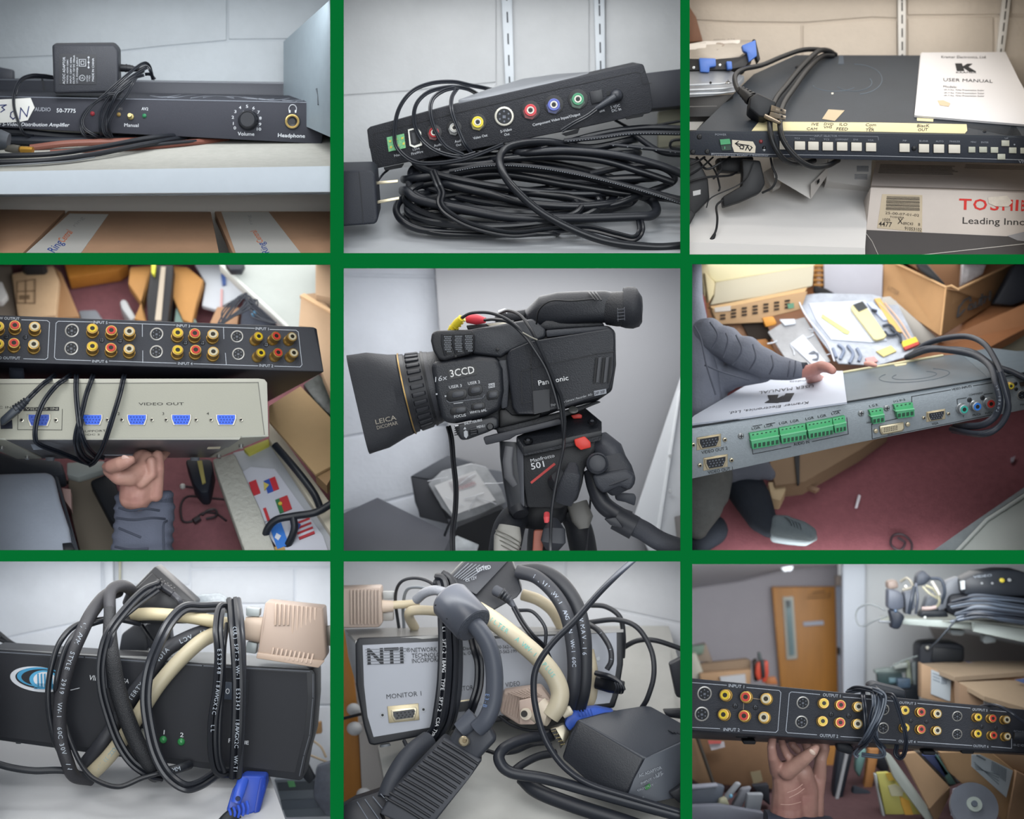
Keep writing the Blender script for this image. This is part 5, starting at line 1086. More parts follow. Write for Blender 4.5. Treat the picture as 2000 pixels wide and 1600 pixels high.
    c.slab([(1368,1150),(1560,1118),(1608,1158),(1600,1200),(1575,1240),(1520,1215),(1430,1255),(1390,1215)],.092,.04,M('#3b3e46',.5,bump=.2,bs=400),'wing_knob',t,bevel=.008,seg=3)
    pth=c.path([(1370,1130,.15),(1390,1220,.14),(1430,1310,.13),(1510,1370,.12),(1570,1395,.12)])
    MB().tube(pth,c.L(50),20).build('handle_bend',T2,t)
    pth=c.path([(1530,1400,.12),(1640,1450,.11),(1760,1520,.1),(1990,1590,.09)])
    MB().tube(pth,[c.L(60)]*3+[c.L(56)]*(len(pth)-3),22).build('handle_grip',M('#33363f',.6,bump=.3,bs=300),t)
    MB().tube([c.P(1500,1385,.12),c.P(1600,1440,.115)],c.L(68),22).build('grip_collar',M('#2b2e36',.5),t)
    c.slab([(1435,1390),(1500,1380),(1540,1440),(1470,1425)],.085,.02,T2,'collar_lug',t,bevel=.003)
    c.slab([(1490,1245),(1600,1255),(1608,1275),(1600,1320),(1550,1300),(1500,1290)],.16,.03,M('#3f434c',.5),'side_lever',t,bevel=.003)
    # =============== camcorder ===============
    CB=M('#2b2e35',.5,bump=.25,bs=450);CD=M('#1f2229',.45,bump=.2,bs=450);GR=M('#3a3d44',.5,bump=.25,bs=450)
    k=thing('camcorder','black camcorder with large lens hood and raised eyepiece on the tripod','camcorder',c.P(1100,900,.2))
    ax=Vector((.974,0,.226));Y=.204
    def A(t_,off=0):return(378+t_*.974+off*.226,713-t_*.226+off*.974)
    # main body
    c.slab([(690,372),(800,352),(1040,322),(1120,372),(1460,345),(1497,380),(1500,560),(1478,700),(1400,752),(1180,810),(1000,880),(850,910),(720,880)],.16,.1,CB,'body',k,bevel=.008,seg=3)
    c.slab([(700,372),(1050,310),(1120,368),(1122,410),(905,500),(880,520),(720,500)],.145,.1,M('#33363d',.42,bump=.2,bs=450),'top_cover',k,bevel=.006,seg=3)
    c.slab([(1120,372),(1440,346),(1480,368),(1300,392),(1124,412)],.142,.1,M('#3c3f46',.5,bump=.2,bs=400),'rear_top',k,bevel=.004)
    c.slab([(690,345),(800,335),(950,318),(955,340),(800,365),(700,372)],.17,.05,CD,'shoe_mount',k,bevel=.003)
    c.slab([(800,340),(930,325),(960,345),(830,362)],.165,.01,M('#a09a8e',.3,.8),'metal_shoe',k,bevel=.001)
    # LCD door
    MB().prism([c.P(*p)for p in((905,520,.125),(925,480,.12),(1040,432,.108),(1470,362,.108),(1492,380,.112),(1497,430,.112),(1490,600,.112),(1468,690,.112),(1430,725,.112),(1230,788,.108),(1060,826,.108),(965,828,.12),(940,790,.125))],Vector((0,.05,0))).build('screen_door',M('#2a2d35',.42,bump=.2,bs=450),k,bevel=.006,seg=4)
    DF=c.flat(.1075)
    SM=M('#15171c',.6)
    DF.line([(1046,470),(1040,560),(1052,700),(1056,822)],5).build('seam',SM,k)
    DF.line([(1040,578),(1390,502),(1490,488)],3.5).build('seam',SM,k);DF.line([(1042,582),(988,594),(992,768),(1044,756)],3.5).build('seam',SM,k)
    DF.poly([(1050,700),(1140,690),(1142,806),(1058,826)],0,.001).build('lower_panel',M('#282b32',.45),k)
    for u in(1394,1434,1473):DF.poly([(u-5,522),(u+5,518),(u-8,655),(u-18,660)],0,.0012).build('door_slot',SM,k)
    for u in(1402,1442):DF.poly([(u+2,520),(u+18,516),(u+2,652),(u-12,656)],0,.0022).build('door_rib',M('#33363e',.4),k)
    DF.text('Panasonic',(1082,671),(1243,641),28,M('#c3c5c7',.5),k,bold=.035)
    DF.text('Digital Video Camera / Recorder  AG-',(1150,782),(1372,722),11,M('#9fa2a6',.5),k,bold=.01)
    DF.poly([(1378,700),(1445,688),(1447,714),(1382,728)],0,.001).build('badge',M('#80848c',.5),k);DF.text('24P 30P',(1384,722),(1440,710),16,M('#3b3e46',.5),k,lift=.002,bold=.02)
    # lens group
    secs=[]
    hood=c.loft([A(-268)+(Y,286,215,5.5),A(-262)+(Y,284,213,5.5),A(-165)+(Y,276,208,5),A(-60)+(Y,240,205,3),A(-18)+(Y,231,225,2.1),A(-14)+(Y,224,220,2)],n=48).build('lens_hood',M('#35373d',.65,bump=.3,bs=350,var=.05),k,angle=25)
    HF2=c.face((200,800,.2-.213/2.0-.004),(330,780,.2-.212/2-.004),(200,900,.2-.213/2.0-.004))
    HL=c.flat(.1245)
    HL.text('LEICA',(205,880),(316,854),26,M('#8a8377',.5),hood,bold=.01);HL.text('DICOMAR',(212,908),(324,880),20,M('#857e73',.5),hood)
    def ring(t0,t1,r0,r1,mat,nm,par=k):
        a,b=A(t0),A(t1)
        return c.loft([a+(Y,r0,r0),b+(Y,r1,r1)],n=56).build(nm,mat,par,angle=30)
    ring(-14,-9,231,231,M('#1a1c21',.4),'dark_ring');ring(-10,-4,235,235,M('#9a7c46',.35,.6),'gold_ring');ring(-4,18,228,224,M('#26282e',.4),'front_ring')
    fr_=ring(18,112,216,208,M('#2b2d33',.5),'focus_ring')
    cen0,cen1=c.P(*A(24),Y),c.P(*A(104),Y);axv=(cen1-cen0).normalized();e1=Vector((0,1,0));e2=axv.cross(e1)
    for i in range(30):
        a=2*math.pi*i/30
        if math.sin(a)>.35:continue
        d=e2*math.cos(a)+e1*math.sin(a);tn=-e2*math.sin(a)+e1*math.cos(a)
        R0,R1=c.L(212),c.L(204);w=c.L(13)
        q=[cen0+d*R0-tn*w,cen0+d*R0+tn*w,cen1+d*R1+tn*w*.8,cen1+d*R1-tn*w*.8]
        MB().prism(q,pts2=[p+d*c.L(14)+(cen1-cen0)*(.1 if j<2 else-.1)for j,p in enumerate(q)]).build('grip_rib',M('#2e3037',.5),fr_,bevel=.001)
    ring(112,124,218,214,M('#1c1e23',.4),'step_ring');ring(124,148,210,206,M('#34363d',.45,bump=.2,bs=400),'zoom_ring')
    c.loft([A(148)+(Y,203,203),A(300)+(Y,190,190),A(440)+(Y,168,175),A(500)+(Y,155,160),A(520)+(Y,120,140)],n=56).build('lens_barrel',M('#2a2d34',.45,bump=.25,bs=450),k,angle=30)
    c.slab([(500,545),(640,520),(760,512),(860,522),(888,580),(895,700),(875,800),(800,840),(620,880),(560,860),(520,700)],.125,.06,M('#2e3138',.42,bump=.25,bs=450),'control_housing',k,bevel=.014,seg=5)
    c.slab([(866,535),(915,530),(925,640),(915,790),(880,800)],.135,.05,GR,'hinge_rib',k,bevel=.004)
    LF=c.flat(.1245)
    pl=LF.poly([(592,586),(746,558),(752,610),(600,640)],0,.0015).build('name_plate',M('#17191d',.35),k)
    LF.text('3CCD',(608,626),(738,603),40,M('#c9c9c7',.4),pl,lift=.002,bold=.03)
    LF.text('16x',(524,652),(592,638),28,M('#a9acb1',.5),k,shear=.2)
    LF.text('USER 3',(600,688),(668,678),16,M('#c0c3c7',.5),k,bold=.02);LF.text('USER 2',(702,668),(766,658),16,M('#c0c3c7',.5),k,bold=.02)
    pb=LF.poly([(810,662),(844,656),(846,680),(812,686)],0,.001).build('sns_patch',M('#a8abb0',.5),k);LF.text('SNS',(813,682),(843,676),16,M('#26292f',.5),pb,lift=.0018,bold=.03)
    def pill(u,v,w,h,rot,mat,nm,par,h0,h1,bev=.0008):
        pts=[]
        for j in range(20):
            a=2*math.pi*j/20;x=math.copysign(abs(math.cos(a))**.45,math.cos(a))*w/2;y=math.copysign(abs(math.sin(a))**.7,math.sin(a))*h/2
            pts.append((u+x,v+y-x*rot))
        return LF.poly(pts,h0,h1).build(nm,mat,par,bevel=bev)
    w1=pill(640,722,112,58,.16,M('#17191e',.4),'button_well',k,0,.002);pill(648,718,66,32,.16,M('#3b3e45',.4),'button',w1,.002,.006)
    w1=pill(740,698,78,52,.16,M('#17191e',.4),'button_well',k,0,.002);pill(742,696,52,32,.16,M('#3b3e45',.4),'button',w1,.002,.006)
    w1=pill(834,722,66,50,.16,M('#17191e',.4),'button_well',k,0,.002);pill(836,721,46,32,.16,M('#3b3e45',.4),'button',w1,.002,.006)
    w1=pill(650,806,90,42,.14,M('#17191e',.4),'button_well',k,0,.002);pill(662,803,54,28,.14,M('#3b3e45',.4),'button',w1,.002,.006)
    w1=pill(755,784,74,40,.14,M('#17191e',.4),'button_well',k,0,.002);pill(756,783,50,26,.14,M('#3b3e45',.4),'button',w1,.002,.006)
    LF.line([(586,752),(600,764),(780,738),(790,720)],3).build('outline',M('#5a5e66',.4),k);LF.line([(625,768),(672,762)],4).build('outline',M('#9da0a5',.4),k)
    LF.text('FOCUS',(628,846),(690,836),15,M('#c0c3c7',.5),k,bold=.02);LF.text('WHITE BAL',(712,824),(802,808),14,M('#c0c3c7',.5),k,bold=.02)
    for p in((532,717),(580,728)):LF.rect(*p,9,9,0).build('index_mark',M('#9a9da2',.5),k)
    # lower control lobe
    c.slab([(625,885),(700,868),(790,850),(840,838),(866,850),(866,895),(800,925),(700,962),(664,966),(640,930)],.118,.07,M('#2c2f36',.42),'menu_lobe',k,bevel=.008,seg=4)
    KF=c.flat(.1175)
    KF.text('SHUTTER/IRIS',(682,884),(778,862),13,M('#b9bcc1',.5),k,bold=.02);KF.text('MENU',(750,902),(792,894),14,M('#b9bcc1',.5),k,bold=.02)
    KF.poly([(684,893),(692,906),(676,908)],0,.001).build('arrow_mark',M('#a9acb1',.5),k)
    KF.poly([(688,912),(700,918),(702,940),(692,956),(680,945),(678,920)],0,.001).build('dial_mark',M('#9a9da2',.5),k)
    c.loft([(728,912,.11,26,20,3)]+[(732,930,.112,26,20,3)],n=16).build('dial_wheel',M('#1b1d22',.4),k)
    for v in range(4):MB().tube([c.P(715,898+v*12,.098),c.P(748,892+v*12,.098)],c.L(2.5),5).build('wheel_ridge',M('#3a3d44',.4),k)
    MB().lathe(c.P(820,892,.117),Vector((0,-1,0)),[(c.L(21),0),(c.L(20),.003),(c.L(15),.005)],20).build('menu_button',M('#1a1c21',.35),k)
    for i in range(5):MB().tube([c.P(628,890+i*12,.115),c.P(655,886+i*12,.112)],c.L(3),5).build('grip_ridge',M('#202329',.5),k)
    c.slab([(630,886),(648,882),(650,888),(632,892)],.111,.004,M('#c3c5c8',.4),'index_mark',k)
    # base strip and quick release plate
    c.slab([(850,900),(1190,815),(1400,752),(1420,760),(1200,850),(960,935),(860,930)],.15,.08,CD,'base_strip',k,bevel=.003)
    c.slab([(782,950),(1190,848),(1210,862),(1205,880),(960,940),(925,962),(796,992)],.12,.1,M('#3a3c43',.5),'release_plate',k,bevel=.003)
    c.slab([(868,800),(905,795),(940,830),(1060,828),(1100,818),(1080,850),(870,900)],.145,.05,M('#101217',.5),'recess',k,bevel=.004)
    MB().lathe(c.P(1268,805,.15),Vector((0,-.6,.8)),[(c.L(28),0),(c.L(26),.004)],16).build('silver_knob',M('#8d8f8c',.35,.5),k)
    # microphone
    mic=c.slab([(505,390),(530,374),(722,368),(736,400),(735,488),(700,505),(570,538),(540,528),(512,480),(500,430)],.12,.09,M('#26282e',.45,bump=.25,bs=450),'microphone',k,bevel=.012,seg=4)
    MF=c.flat(.1195)
    for i,u in enumerate((592,650,705)):
        g_=MF.poly([(u-24,398-i*2),(u+14,394-i*2),(u+22,410),(u+24,490-i*5),(u+5,503-i*6),(u-8,500-i*6),(u-22,420)],-.001,.0012).build('microphone_grille',M('#15171b',.6),mic)
        m=MB()
        for a_ in range(9):
            for b_ in range(5):
                u2,v2=u-17+b_*8.5+(a_%2)*4,408-i*2+a_*10
                if u2>u+19 or(a_>7 and b_<2):continue
                MF.rect(u2,v2,4.5,5,0,h0=.0005,h1=.0018,mb=m)
        m.build('mesh_dots',M('#6f737a',.4,.4),mic)
        MB().tube(smooth_path([MF.up(u-30,396,.001),MF.up(u-30,440,.003),MF.up(u-14,508-i*6,.001)]),c.L(6),8).build('grille_bar',M('#2b2d33',.4),mic)
    for u,v in((860,477),(634,512)):screw(c,c.flat(.118 if u<700 else.139),u,v,9,k,M('#15171b',.35))
    # viewfinder
    vf=c.loft([(1048,340,.2,30,40,3),(1062,305,.19,70,60,2.6),(1120,270,.18,92,75,2.6),(1200,258,.17,96,82,2.8),(1320,250,.16,92,84,3),(1440,246,.155,90,84,3),(1470,250,.155,86,80,3)],n=36).build('viewfinder',M('#2c2f36',.42,bump=.2,bs=400),k)
    MB().tube(smooth_path([c.P(1068,350,.15),c.P(1085,262,.12),c.P(1150,215,.10),c.P(1260,215,.095),c.P(1380,205,.09)]),c.L(5),6).build('seam',SM,vf)
    for i in range(3):MB().tube(smooth_path([c.P(1350+i*18,168-i,.13),c.P(1362+i*18,182,.105),c.P(1385+i*17,212,.092)]),c.L(5),6).build('cover_rib',M('#22252b',.5),vf)
    c.slab([(1120,320),(1420,325),(1440,348),(1120,372),(1080,352)],.15,.07,CD,'viewfinder_base',k,bevel=.004)
    c.loft([(1455,256,.155,92,86,2.6),(1500,258,.15,98,90,2.2),(1562,258,.148,100,95,2)],n=40).build('eyepiece_tube',M('#26282e',.5,bump=.3,bs=350),k)
    m=MB()
    for i in range(4):m.tube([c.P(1505,262+i*18,.053-.0),c.P(1545,258+i*18,.05)],c.L(2.2),5)
    m.tube([c.P(1507,255,.052),c.P(1509,325,.06)],c.L(2.2),5).tube([c.P(1543,250,.05),c.P(1545,320,.058)],c.L(2.2),5)
    m.build('focus_scale',M('#4d5058',.4),k)
    c.loft([(1478,152,.15,20,60),(1530,248,.15,110,100),(1558,250,.15,117,110),(1595,252,.148,117,112),(1618,252,.146,106,104),(1630,250,.146,86,85),(1638,250,.146,60,65),(1641,250,.146,30,35)][1:],n=44).build('eyecup',M('#2a2d35',.6,bump=.2,bs=300),k)
    c.slab([(840,300),(865,275),(985,262),(1020,255),(1035,290),(1000,318),(850,335)],.2,.06,CD,'handle_mount',k,bevel=.006)
    MB().tube([c.P(870,280,.19),c.P(905,268,.185)],c.L(16),12).build('bright_stub',M('#8f9297',.35),k)
    # cords and RCA plugs
    KK=M('#22252c',.4)
    t=thing('rca_cable','thin black cord with a yellow plug running over the camcorder and down','cord',c.P(1170,1560,.1))
    MB().tube([c.P(608,375,.15),c.P(645,330,.13),c.P(665,308,.12)],[c.L(20),c.L(24),c.L(18)],14).build('yellow_plug',M('#c9b526',.45),t)
    for i in range(5):MB().tube([c.P(618+i*12,368-i*14,.143-i*.004),c.P(623+i*12,362-i*14,.142-i*.004)],c.L(28-i),14).build('plug_ring',M('#b5a11e',.5),t)
    MB().tube([c.P(655,315,.125),c.P(680,298,.12)],c.L(10),10).build('cord_end',KK,t)
    c.tube([(668,305,.12),(720,280,.11),(820,280,.1),(920,320,.095),(1010,400,.09),(1090,520,.085),(1150,620,.085),(1190,740,.085),(1212,900,.085),(1215,1000,.085),(1190,1120,.07),(1160,1280,.065),(1148,1400,.065),(1145,1590,.07)],9,KK,t)
    t=thing('rca_cable','thin black cord with a red plug looped over the camcorder top','cord',c.P(1100,700,.1))
    MB().tube([c.P(700,308,.16),c.P(750,315,.15),c.P(795,320,.145)],[c.L(28),c.L(30),c.L(16)],14).build('red_plug',M('#b8323f',.45),t)
    c.tube([(790,318,.14),(850,315,.12),(930,335,.1),(1010,410,.088),(1060,480,.08),(1120,580,.08),(1160,690,.08),(1190,800,.08)],9,KK,t)
    t=thing('rca_cable','thin black cord arching highest beside the viewfinder mount','cord',c.P(1050,500,.1))
    c.tube([(868,285,.17),(920,268,.15),(985,295,.12),(1040,370,.09),(1080,450,.08),(1130,560,.076),(1180,680,.076),(1205,740,.078),(1222,860,.08),(1218,960,.08)],9,KK,t)
    MB().tube(smooth_path([c.P(995,385,.085),c.P(1040,410,.078),c.P(1075,425,.078)]),c.L(4),6).build('twist_tie',M('#7c7a70',.4),t)
    c.twin([(595,890,.2),(612,960,.19),(622,1080,.18),(636,1220,.17),(632,1350,.16),(618,1460,.15),(620,1590,.15)],8,M('#1b1d24',.4),None,'hanging_cable',label='black twin cord hanging straight down below the lens',cat='cord')
    c.tube([(1365,1120,.2),(1362,1260,.2),(1350,1420,.2),(1335,1590,.2)],6,KK,None,'hanging_cable',label='very thin black cord hanging right of the tripod head',cat='cord')
    c.tube([(615,1390,.4),(590,1440,.41),(575,1480,.42)],8,KK,None,'cable_stub',label='dark cord end on the corner of the flat dark box',cat='cord')
cell_5()
# =============== middle right: rear of the scaler held over a room ===============
def cell_6():
    c=Cell(1340,510,2.7591)
    x0,x1,y0,y1=cell_shell(2,1,1.15,M('#8d8b88',.85));cell_fill_light(2,1,2.6,y1=.8);back_fill_light(2,1,1.2,y=.36,tilt=45,h=.1)
    FL=Face(c,(0,1557,.5),(1000,1557,.5),(0,18,1.0))
    MB().prism([FL.at(u,v)for u,v in((0,-10),(1880,-10),(1880,1590),(0,1590))],FL.n*-.02).build('floor',M('#6c3f45',.95,var=.10,vs_=60,bump=.5,bs=400),kind='structure',smooth=False)
    R=lambda pts,h,th,mat,nm,par=None,**k:raised(c,FL,pts,h,th,mat,nm,par,**k)
    S=lambda pts,y,dep,mat,nm,par=None,**k:c.slab(pts,y,dep,mat,nm,par,**k)
    CBL=M('#957a5c',.8,var=.05,vs_=8);CBD=M('#6f5a45',.8,var=.05,vs_=8)
    WD=M('#9a6a49',.5,var=.12,vs_=10,stretch=(1,5,1))
    # table
    t=thing('table','brown wooden table top carrying boxes and plastic bags','table',c.P(1000,700,.7))
    MB().prism([c.P(*p)for p in((20,340,.72),(300,330,.72),(520,560,.55),(1300,640,.55),(1890,330,.6),(1890,150,.75),(1400,20,.95),(20,20,.95))],Vector((0,0.03,-.02))).build('table_top',WD,t)
    S([(1360,430),(1890,205),(1890,330),(1450,470)],.6,.02,M('#a06f4b',.5,var=.1,vs_=10),'top_edge',t)
    S([(1430,475),(1890,250),(1890,560),(1500,560)],.62,.02,M('#6d6a5c',.7),'side_panel',t)
    # boxes
    t=thing('cream_box','cream lidded box at the upper left on the table','box',c.P(400,230,.6))
    S([(100,14),(700,14),(690,25),(160,115),(130,90)],.60,.05,M('#d3cba6',.6),'lid',t,bevel=.003)
    S([(158,115),(690,22),(682,135),(420,190),(130,238),(150,190)],.59,.05,M('#b8b19c',.6),'front_side',t,bevel=.003)
    S([(100,60),(158,115),(150,180),(122,225)],.585,.05,M('#c7ba93',.6),'left_side',t,bevel=.003)
    S([(60,14),(105,14),(130,90),(100,200),(85,100)],.6,.04,M('#b8ab88',.6),'open_flap',t,bevel=.002)
    t=thing('punched_box','brown cardboard box with rows of dark holes under the cream box','box',c.P(400,330,.58))
    S([(130,245),(655,142),(640,165),(150,262)],.585,.06,M('#c2a377',.7),'box_top',t)
    S([(138,262),(420,210),(655,162),(620,260),(420,310),(420,330),(170,342)],.575,.05,M('#a38563',.8),'front_side',t,bevel=.002)
    m=MB();FB=c.flat(.573)
    for i in range(7):
        for j in range(3):
            if(i,j)in((0,0),):continue
            FB.rect(198+i*58,288-i*10+j*18-14,28,11,-.12,h1=.001,mb=m)
    m.build('punched_hole',M('#3a2c22',.8),t)
    FB.poly([(152,252),(240,240),(240,268),(155,275)],0,.002).build('white_label',M('#b3aca4',.6),t);FB.poly([(545,232),(580,225),(582,252),(550,258)],0,.002).build('green_sticker',M('#4c7a60',.6),t)
    S([(200,345),(430,335),(500,560),(420,540),(330,440)],.6,.03,M('#8d6a50',.8),'cardboard_sheet',None,bevel=.002,label='plain brown cardboard side behind the jacket sleeve',cat='cardboard')
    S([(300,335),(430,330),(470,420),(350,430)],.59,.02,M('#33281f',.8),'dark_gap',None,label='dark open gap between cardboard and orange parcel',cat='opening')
    S([(410,305),(470,298),(490,335),(480,345),(430,355)],.57,.02,M('#c98a35',.6),'orange_tag',None,bevel=.002,label='bright orange tag sticking out beside the grey pouch',cat='tag')
    S([(330,430),(430,420),(540,560),(500,560)],.58,.02,M('#b0773f',.6),'wood_strip',None,label='orange wooden strip of the table beside the sleeve',cat='strip')
    t=thing('glass_bottle','amber ribbed bottle between cream box and white box','bottle',c.P(710,170,.66))
    c.loft([(714,0,.68,30,25,3),(714,60,.68,32,27,3),(712,130,.68,30,25,3),(710,165,.68,26,22,3)],n=20).build('bottle_body',M('#8a5f30',.3),t)
    for i in range(5):MB().tube([c.P(686,25+i*26,.665),c.P(740,25+i*26,.665)],c.L(6),8).build('glass_ring',M('#b5813f',.3),t)
    S([(690,130),(760,150),(830,190),(760,200),(690,170)],.64,.02,M('#28262a',.7),'black_cloth',None,bevel=.004,label='black cloth scrap below the amber bottle',cat='cloth')
    S([(742,14),(1062,14),(1058,195),(900,190),(745,178)],.66,.08,M('#adaeb9',.6,var=.02),'white_box',None,bevel=.003,label='large plain white box at the top centre on the table',cat='box')
    t=thing('cardboard_box','big open cardboard box with a handwritten style logo on its right side','box',c.P(1400,400,.6))
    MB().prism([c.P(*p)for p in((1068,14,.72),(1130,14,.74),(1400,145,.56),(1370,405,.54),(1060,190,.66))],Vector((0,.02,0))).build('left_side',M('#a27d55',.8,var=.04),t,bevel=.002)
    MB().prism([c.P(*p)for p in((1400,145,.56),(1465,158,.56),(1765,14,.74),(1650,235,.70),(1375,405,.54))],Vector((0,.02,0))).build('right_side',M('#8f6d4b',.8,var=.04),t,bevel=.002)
    S([(1200,14),(1760,14),(1462,156),(1400,145)],.78,.02,M('#876447',.8),'inner_side',t)
    MB().tube([c.P(1130,12,.73),c.P(1400,140,.555),c.P(1430,132,.555),c.P(1465,152,.555),c.P(1765,12,.73)],c.L(7),8).build('rim_edge',M('#c7a277',.8),t)
    MB().tube([c.P(1400,145,.55),c.P(1372,400,.53)],c.L(6),8).build('corner_edge',M('#b58e63',.8),t)
    RS=c.face((1400,145,.555),(1765,14,.735),(1375,405,.535))
    m=MB()
    for s_ in([(1462,300),(1470,250),(1500,210),(1530,195),(1532,215)],[(1462,300),(1475,290),(1500,262)],[(1520,262),(1528,235),(1545,232),(1545,255),(1522,262)],[(1560,222),(1556,250),(1575,240),(1582,212)],[(1595,180),(1590,235)],[(1580,205),(1612,190)],[(1605,225),(1615,195),(1632,192)],[(1640,165),(1636,210)]):RS.line(s_,8,m,.001)
    m.build('script_logo',M('#4a4c50',.7),t)
    LSd=c.face((1068,14,.72),(1400,145,.56),(1060,190,.66));LSd.text('UTTER',(1085,155),(1142,190),24,M('#5f4a38',.8),t,lift=.002)
    S([(1240,14),(1300,14),(1400,125),(1380,135),(1260,50)],.6,.02,M('#22252a',.5),'black_flap',None,bevel=.004,label='black thing poking out of the big open cardboard box',cat='device')
    S([(1490,14),(1620,14),(1600,70),(1480,138)],.72,.02,M('#a3a3a8',.3,var=.2,vs_=50,bump=.8,bs=60),'plastic_bag',None,bevel=.004,label='crumpled clear bag inside the big open cardboard box',cat='bag')
    S([(1655,232),(1780,14),(1890,14),(1890,190),(1760,240)],.66,.05,M('#2b303c',.6),'black_case',None,bevel=.006,label='dark case standing right of the big cardboard box',cat='case')
    # table items
    S([(1055,195),(1100,190),(1350,410),(1345,440),(1290,470),(1050,260)],.58,.02,M('#a5a19b',.6),'white_folder',None,bevel=.002,label='grey white flat folder lying beside the big cardboard box',cat='folder')
    BAG=M('#9aa0ab',.2,var=.2,vs_=25,bump=1,bs=25)
    def creases(F_,t_,u0,u1,v0,v1,n,mat=M('#c3c8d0',.25),nm='crease'):
        for i in range(n):
            a=random.uniform(0,3.14);u,v=random.uniform(u0,u1),random.uniform(v0,v1);L=random.uniform(30,80)
            MB().tube(smooth_path([F_.at(u,v,.0016),F_.at(u+L*.5*math.cos(a)+8,v+L*.4*math.sin(a),.003),F_.at(u+L*math.cos(a),v+L*.7*math.sin(a),.0016)]),c.L(random.uniform(2.5,5)),5).build(nm,mat,t_)
    FT=Face(c,(600,560,.5),(1200,560,.5),(600,190,.60))
    t=thing('plastic_bag','grey crumpled plastic pouch at the left on the table under the orange tag','bag',FT.at(560,540))
    FT.poly([(440,380),(520,330),(640,300),(700,400),(780,540),(650,575),(545,540)],-.004,.0).build('bag_film',M('#8f9093',.3,var=.15,vs_=20,bump=.8,bs=30),t,bevel=.002)
    FT.poly([(500,320),(585,318),(590,345),(530,355)],0,.006).build('white_clip',M('#b9bfc8',.4),t,bevel=.002)
    FT.poly([(560,450),(630,400),(750,545),(690,572)],0,.003).build('white_card',M('#bfc4cf',.5),t)
    creases(FT,t,470,720,340,540,8)
    m=MB();
    for i in range(3):m.tube(smooth_path([FT.at(660+i*8,500,.005),FT.at(690+i*10,485+i*6,.006),FT.at(710,520+i*6,.005),FT.at(680,530,.005)]),c.L(3),5)
    m.build('dark_wire',M('#5a5f6a',.5),t)
    t=thing('plastic_bag','large clear plastic bag holding a remote control and papers on the table','bag',FT.at(900,560))
    FT.poly([(590,195),(720,180),(1000,185),(1130,220),(1250,460),(1200,520),(1030,570),(820,560),(700,400),(640,290)],.001,.006).build('bag_film',BAG,t,bevel=.002)
    FT.poly([(660,240),(960,225),(1080,440),(1000,450),(780,435),(700,330)],.005,.009).build('white_paper',M('#bcc3d2',.5),t)
    FT.poly([(730,300),(880,395),(870,410),(850,405),(725,318)],.009,.012).build('yellow_note',M('#c6c27a',.6),t)
    rc=FT.poly([(883,262),(945,238),(1075,425),(1060,440),(1020,450),(1005,445),(885,285)],.009,.018).build('remote_control',M('#c3ba8d',.5),t,bevel=.002)
    FT.poly([(893,262),(945,243),(972,278),(925,300)],.0182,.0195).build('remote_screen',M('#3d4245',.3),rc)
    FT.poly([(1010,220),(1040,215),(1160,400),(1120,395)],.008,.012).build('orange_cable_strip',M('#c3a05c',.5),t)
    FT.poly([(970,240),(1000,235),(1100,330),(1060,335)],.008,.011).build('blue_white_paper',M('#aab3cc',.5),t)
    for p in([(1060,350),(1100,345),(1130,390),(1090,400),(1070,380)],[(1100,360),(1150,400),(1160,440)],[(1000,262),(1030,270)]):MB().tube(smooth_path([FT.at(u,v,.014)for u,v in p]),c.L(9),8).build('dark_wire',M('#39404d',.4),t)
    FT.poly([(1155,455),(1230,430),(1245,455),(1165,485)],.01,.016).build('yellow_label',M('#d3b42f',.5),t);FT.poly([(1165,485),(1245,455),(1250,470),(1175,500)],.01,.016).build('red_label',M('#a8392f',.5),t)
    for p in([(820,450),(850,480),(830,530)],[(870,455),(900,500),(880,550)],[(920,470),(940,510),(930,540)],[(790,470),(810,520)]):MB().tube(smooth_path([FT.at(u,v,.01)for u,v in p]),c.L(10),8).build('grey_wire',M('#6f7a90',.4),t)
    FT.poly([(1020,500),(1100,470),(1130,500),(1060,530)],.008,.011).build('yellow_card',M('#c7b878',.6),t);FT.poly([(960,540),(1010,530),(1030,555),(980,570)],.008,.012).build('pink_card',M('#c08a88',.6),t)
    creases(FT,t,640,1180,200,540,22)
    for p in([(1040,225),(1110,300),(1200,430)],[(1070,225),(1150,320),(1220,430)],[(600,200),(650,300),(760,440),(800,540)]):MB().tube(smooth_path([FT.at(u,v,.012)for u,v in p]),c.L(5),6).build('bag_seam',M('#c7a68f' if p[0][0]>900 else '#c9ccd6',.4),t)
    # under table
    t=thing('cardboard_box','brown cardboard box under the table behind the rear panel','box',FL.at(700,1200))
    R([(430,1000),(620,980),(1100,900),(950,1010),(640,1190),(480,1210)],.05,.08,CBD,'box_side',t,bevel=.002)
    R([(580,1000),(612,1000),(612,1195),(600,1200)],.058,.01,M('#2b2c30',.7),'dark_gap',t)
    R([(440,1190),(530,1180),(540,1230),(510,1290),(460,1280)],.04,.04,M('#9a8668',.7),'tan_block',None,bevel=.004,label='small tan block on the carpet beside the trouser leg',cat='block')
    R([(640,1195),(720,1225),(700,1240),(640,1215)],.02,.01,M('#7d6450',.7),'wood_chip',None,label='small wooden chip on the carpet below the cardboard box',cat='chip')
    t=R([(928,1255),(944,1262),(925,1325),(910,1325)],.012,.008,M('#b9b5bb',.5),'white_chalk',None,bevel=.002,label='short white strip lying on the open red carpet',cat='strip')
    R([(1750,1060),(1775,1050),(1765,1080),(1752,1082)],.01,.005,M('#7e7680',.6),'paper_scrap',None,label='tiny grey paper scrap on the carpet at the right',cat='scrap')
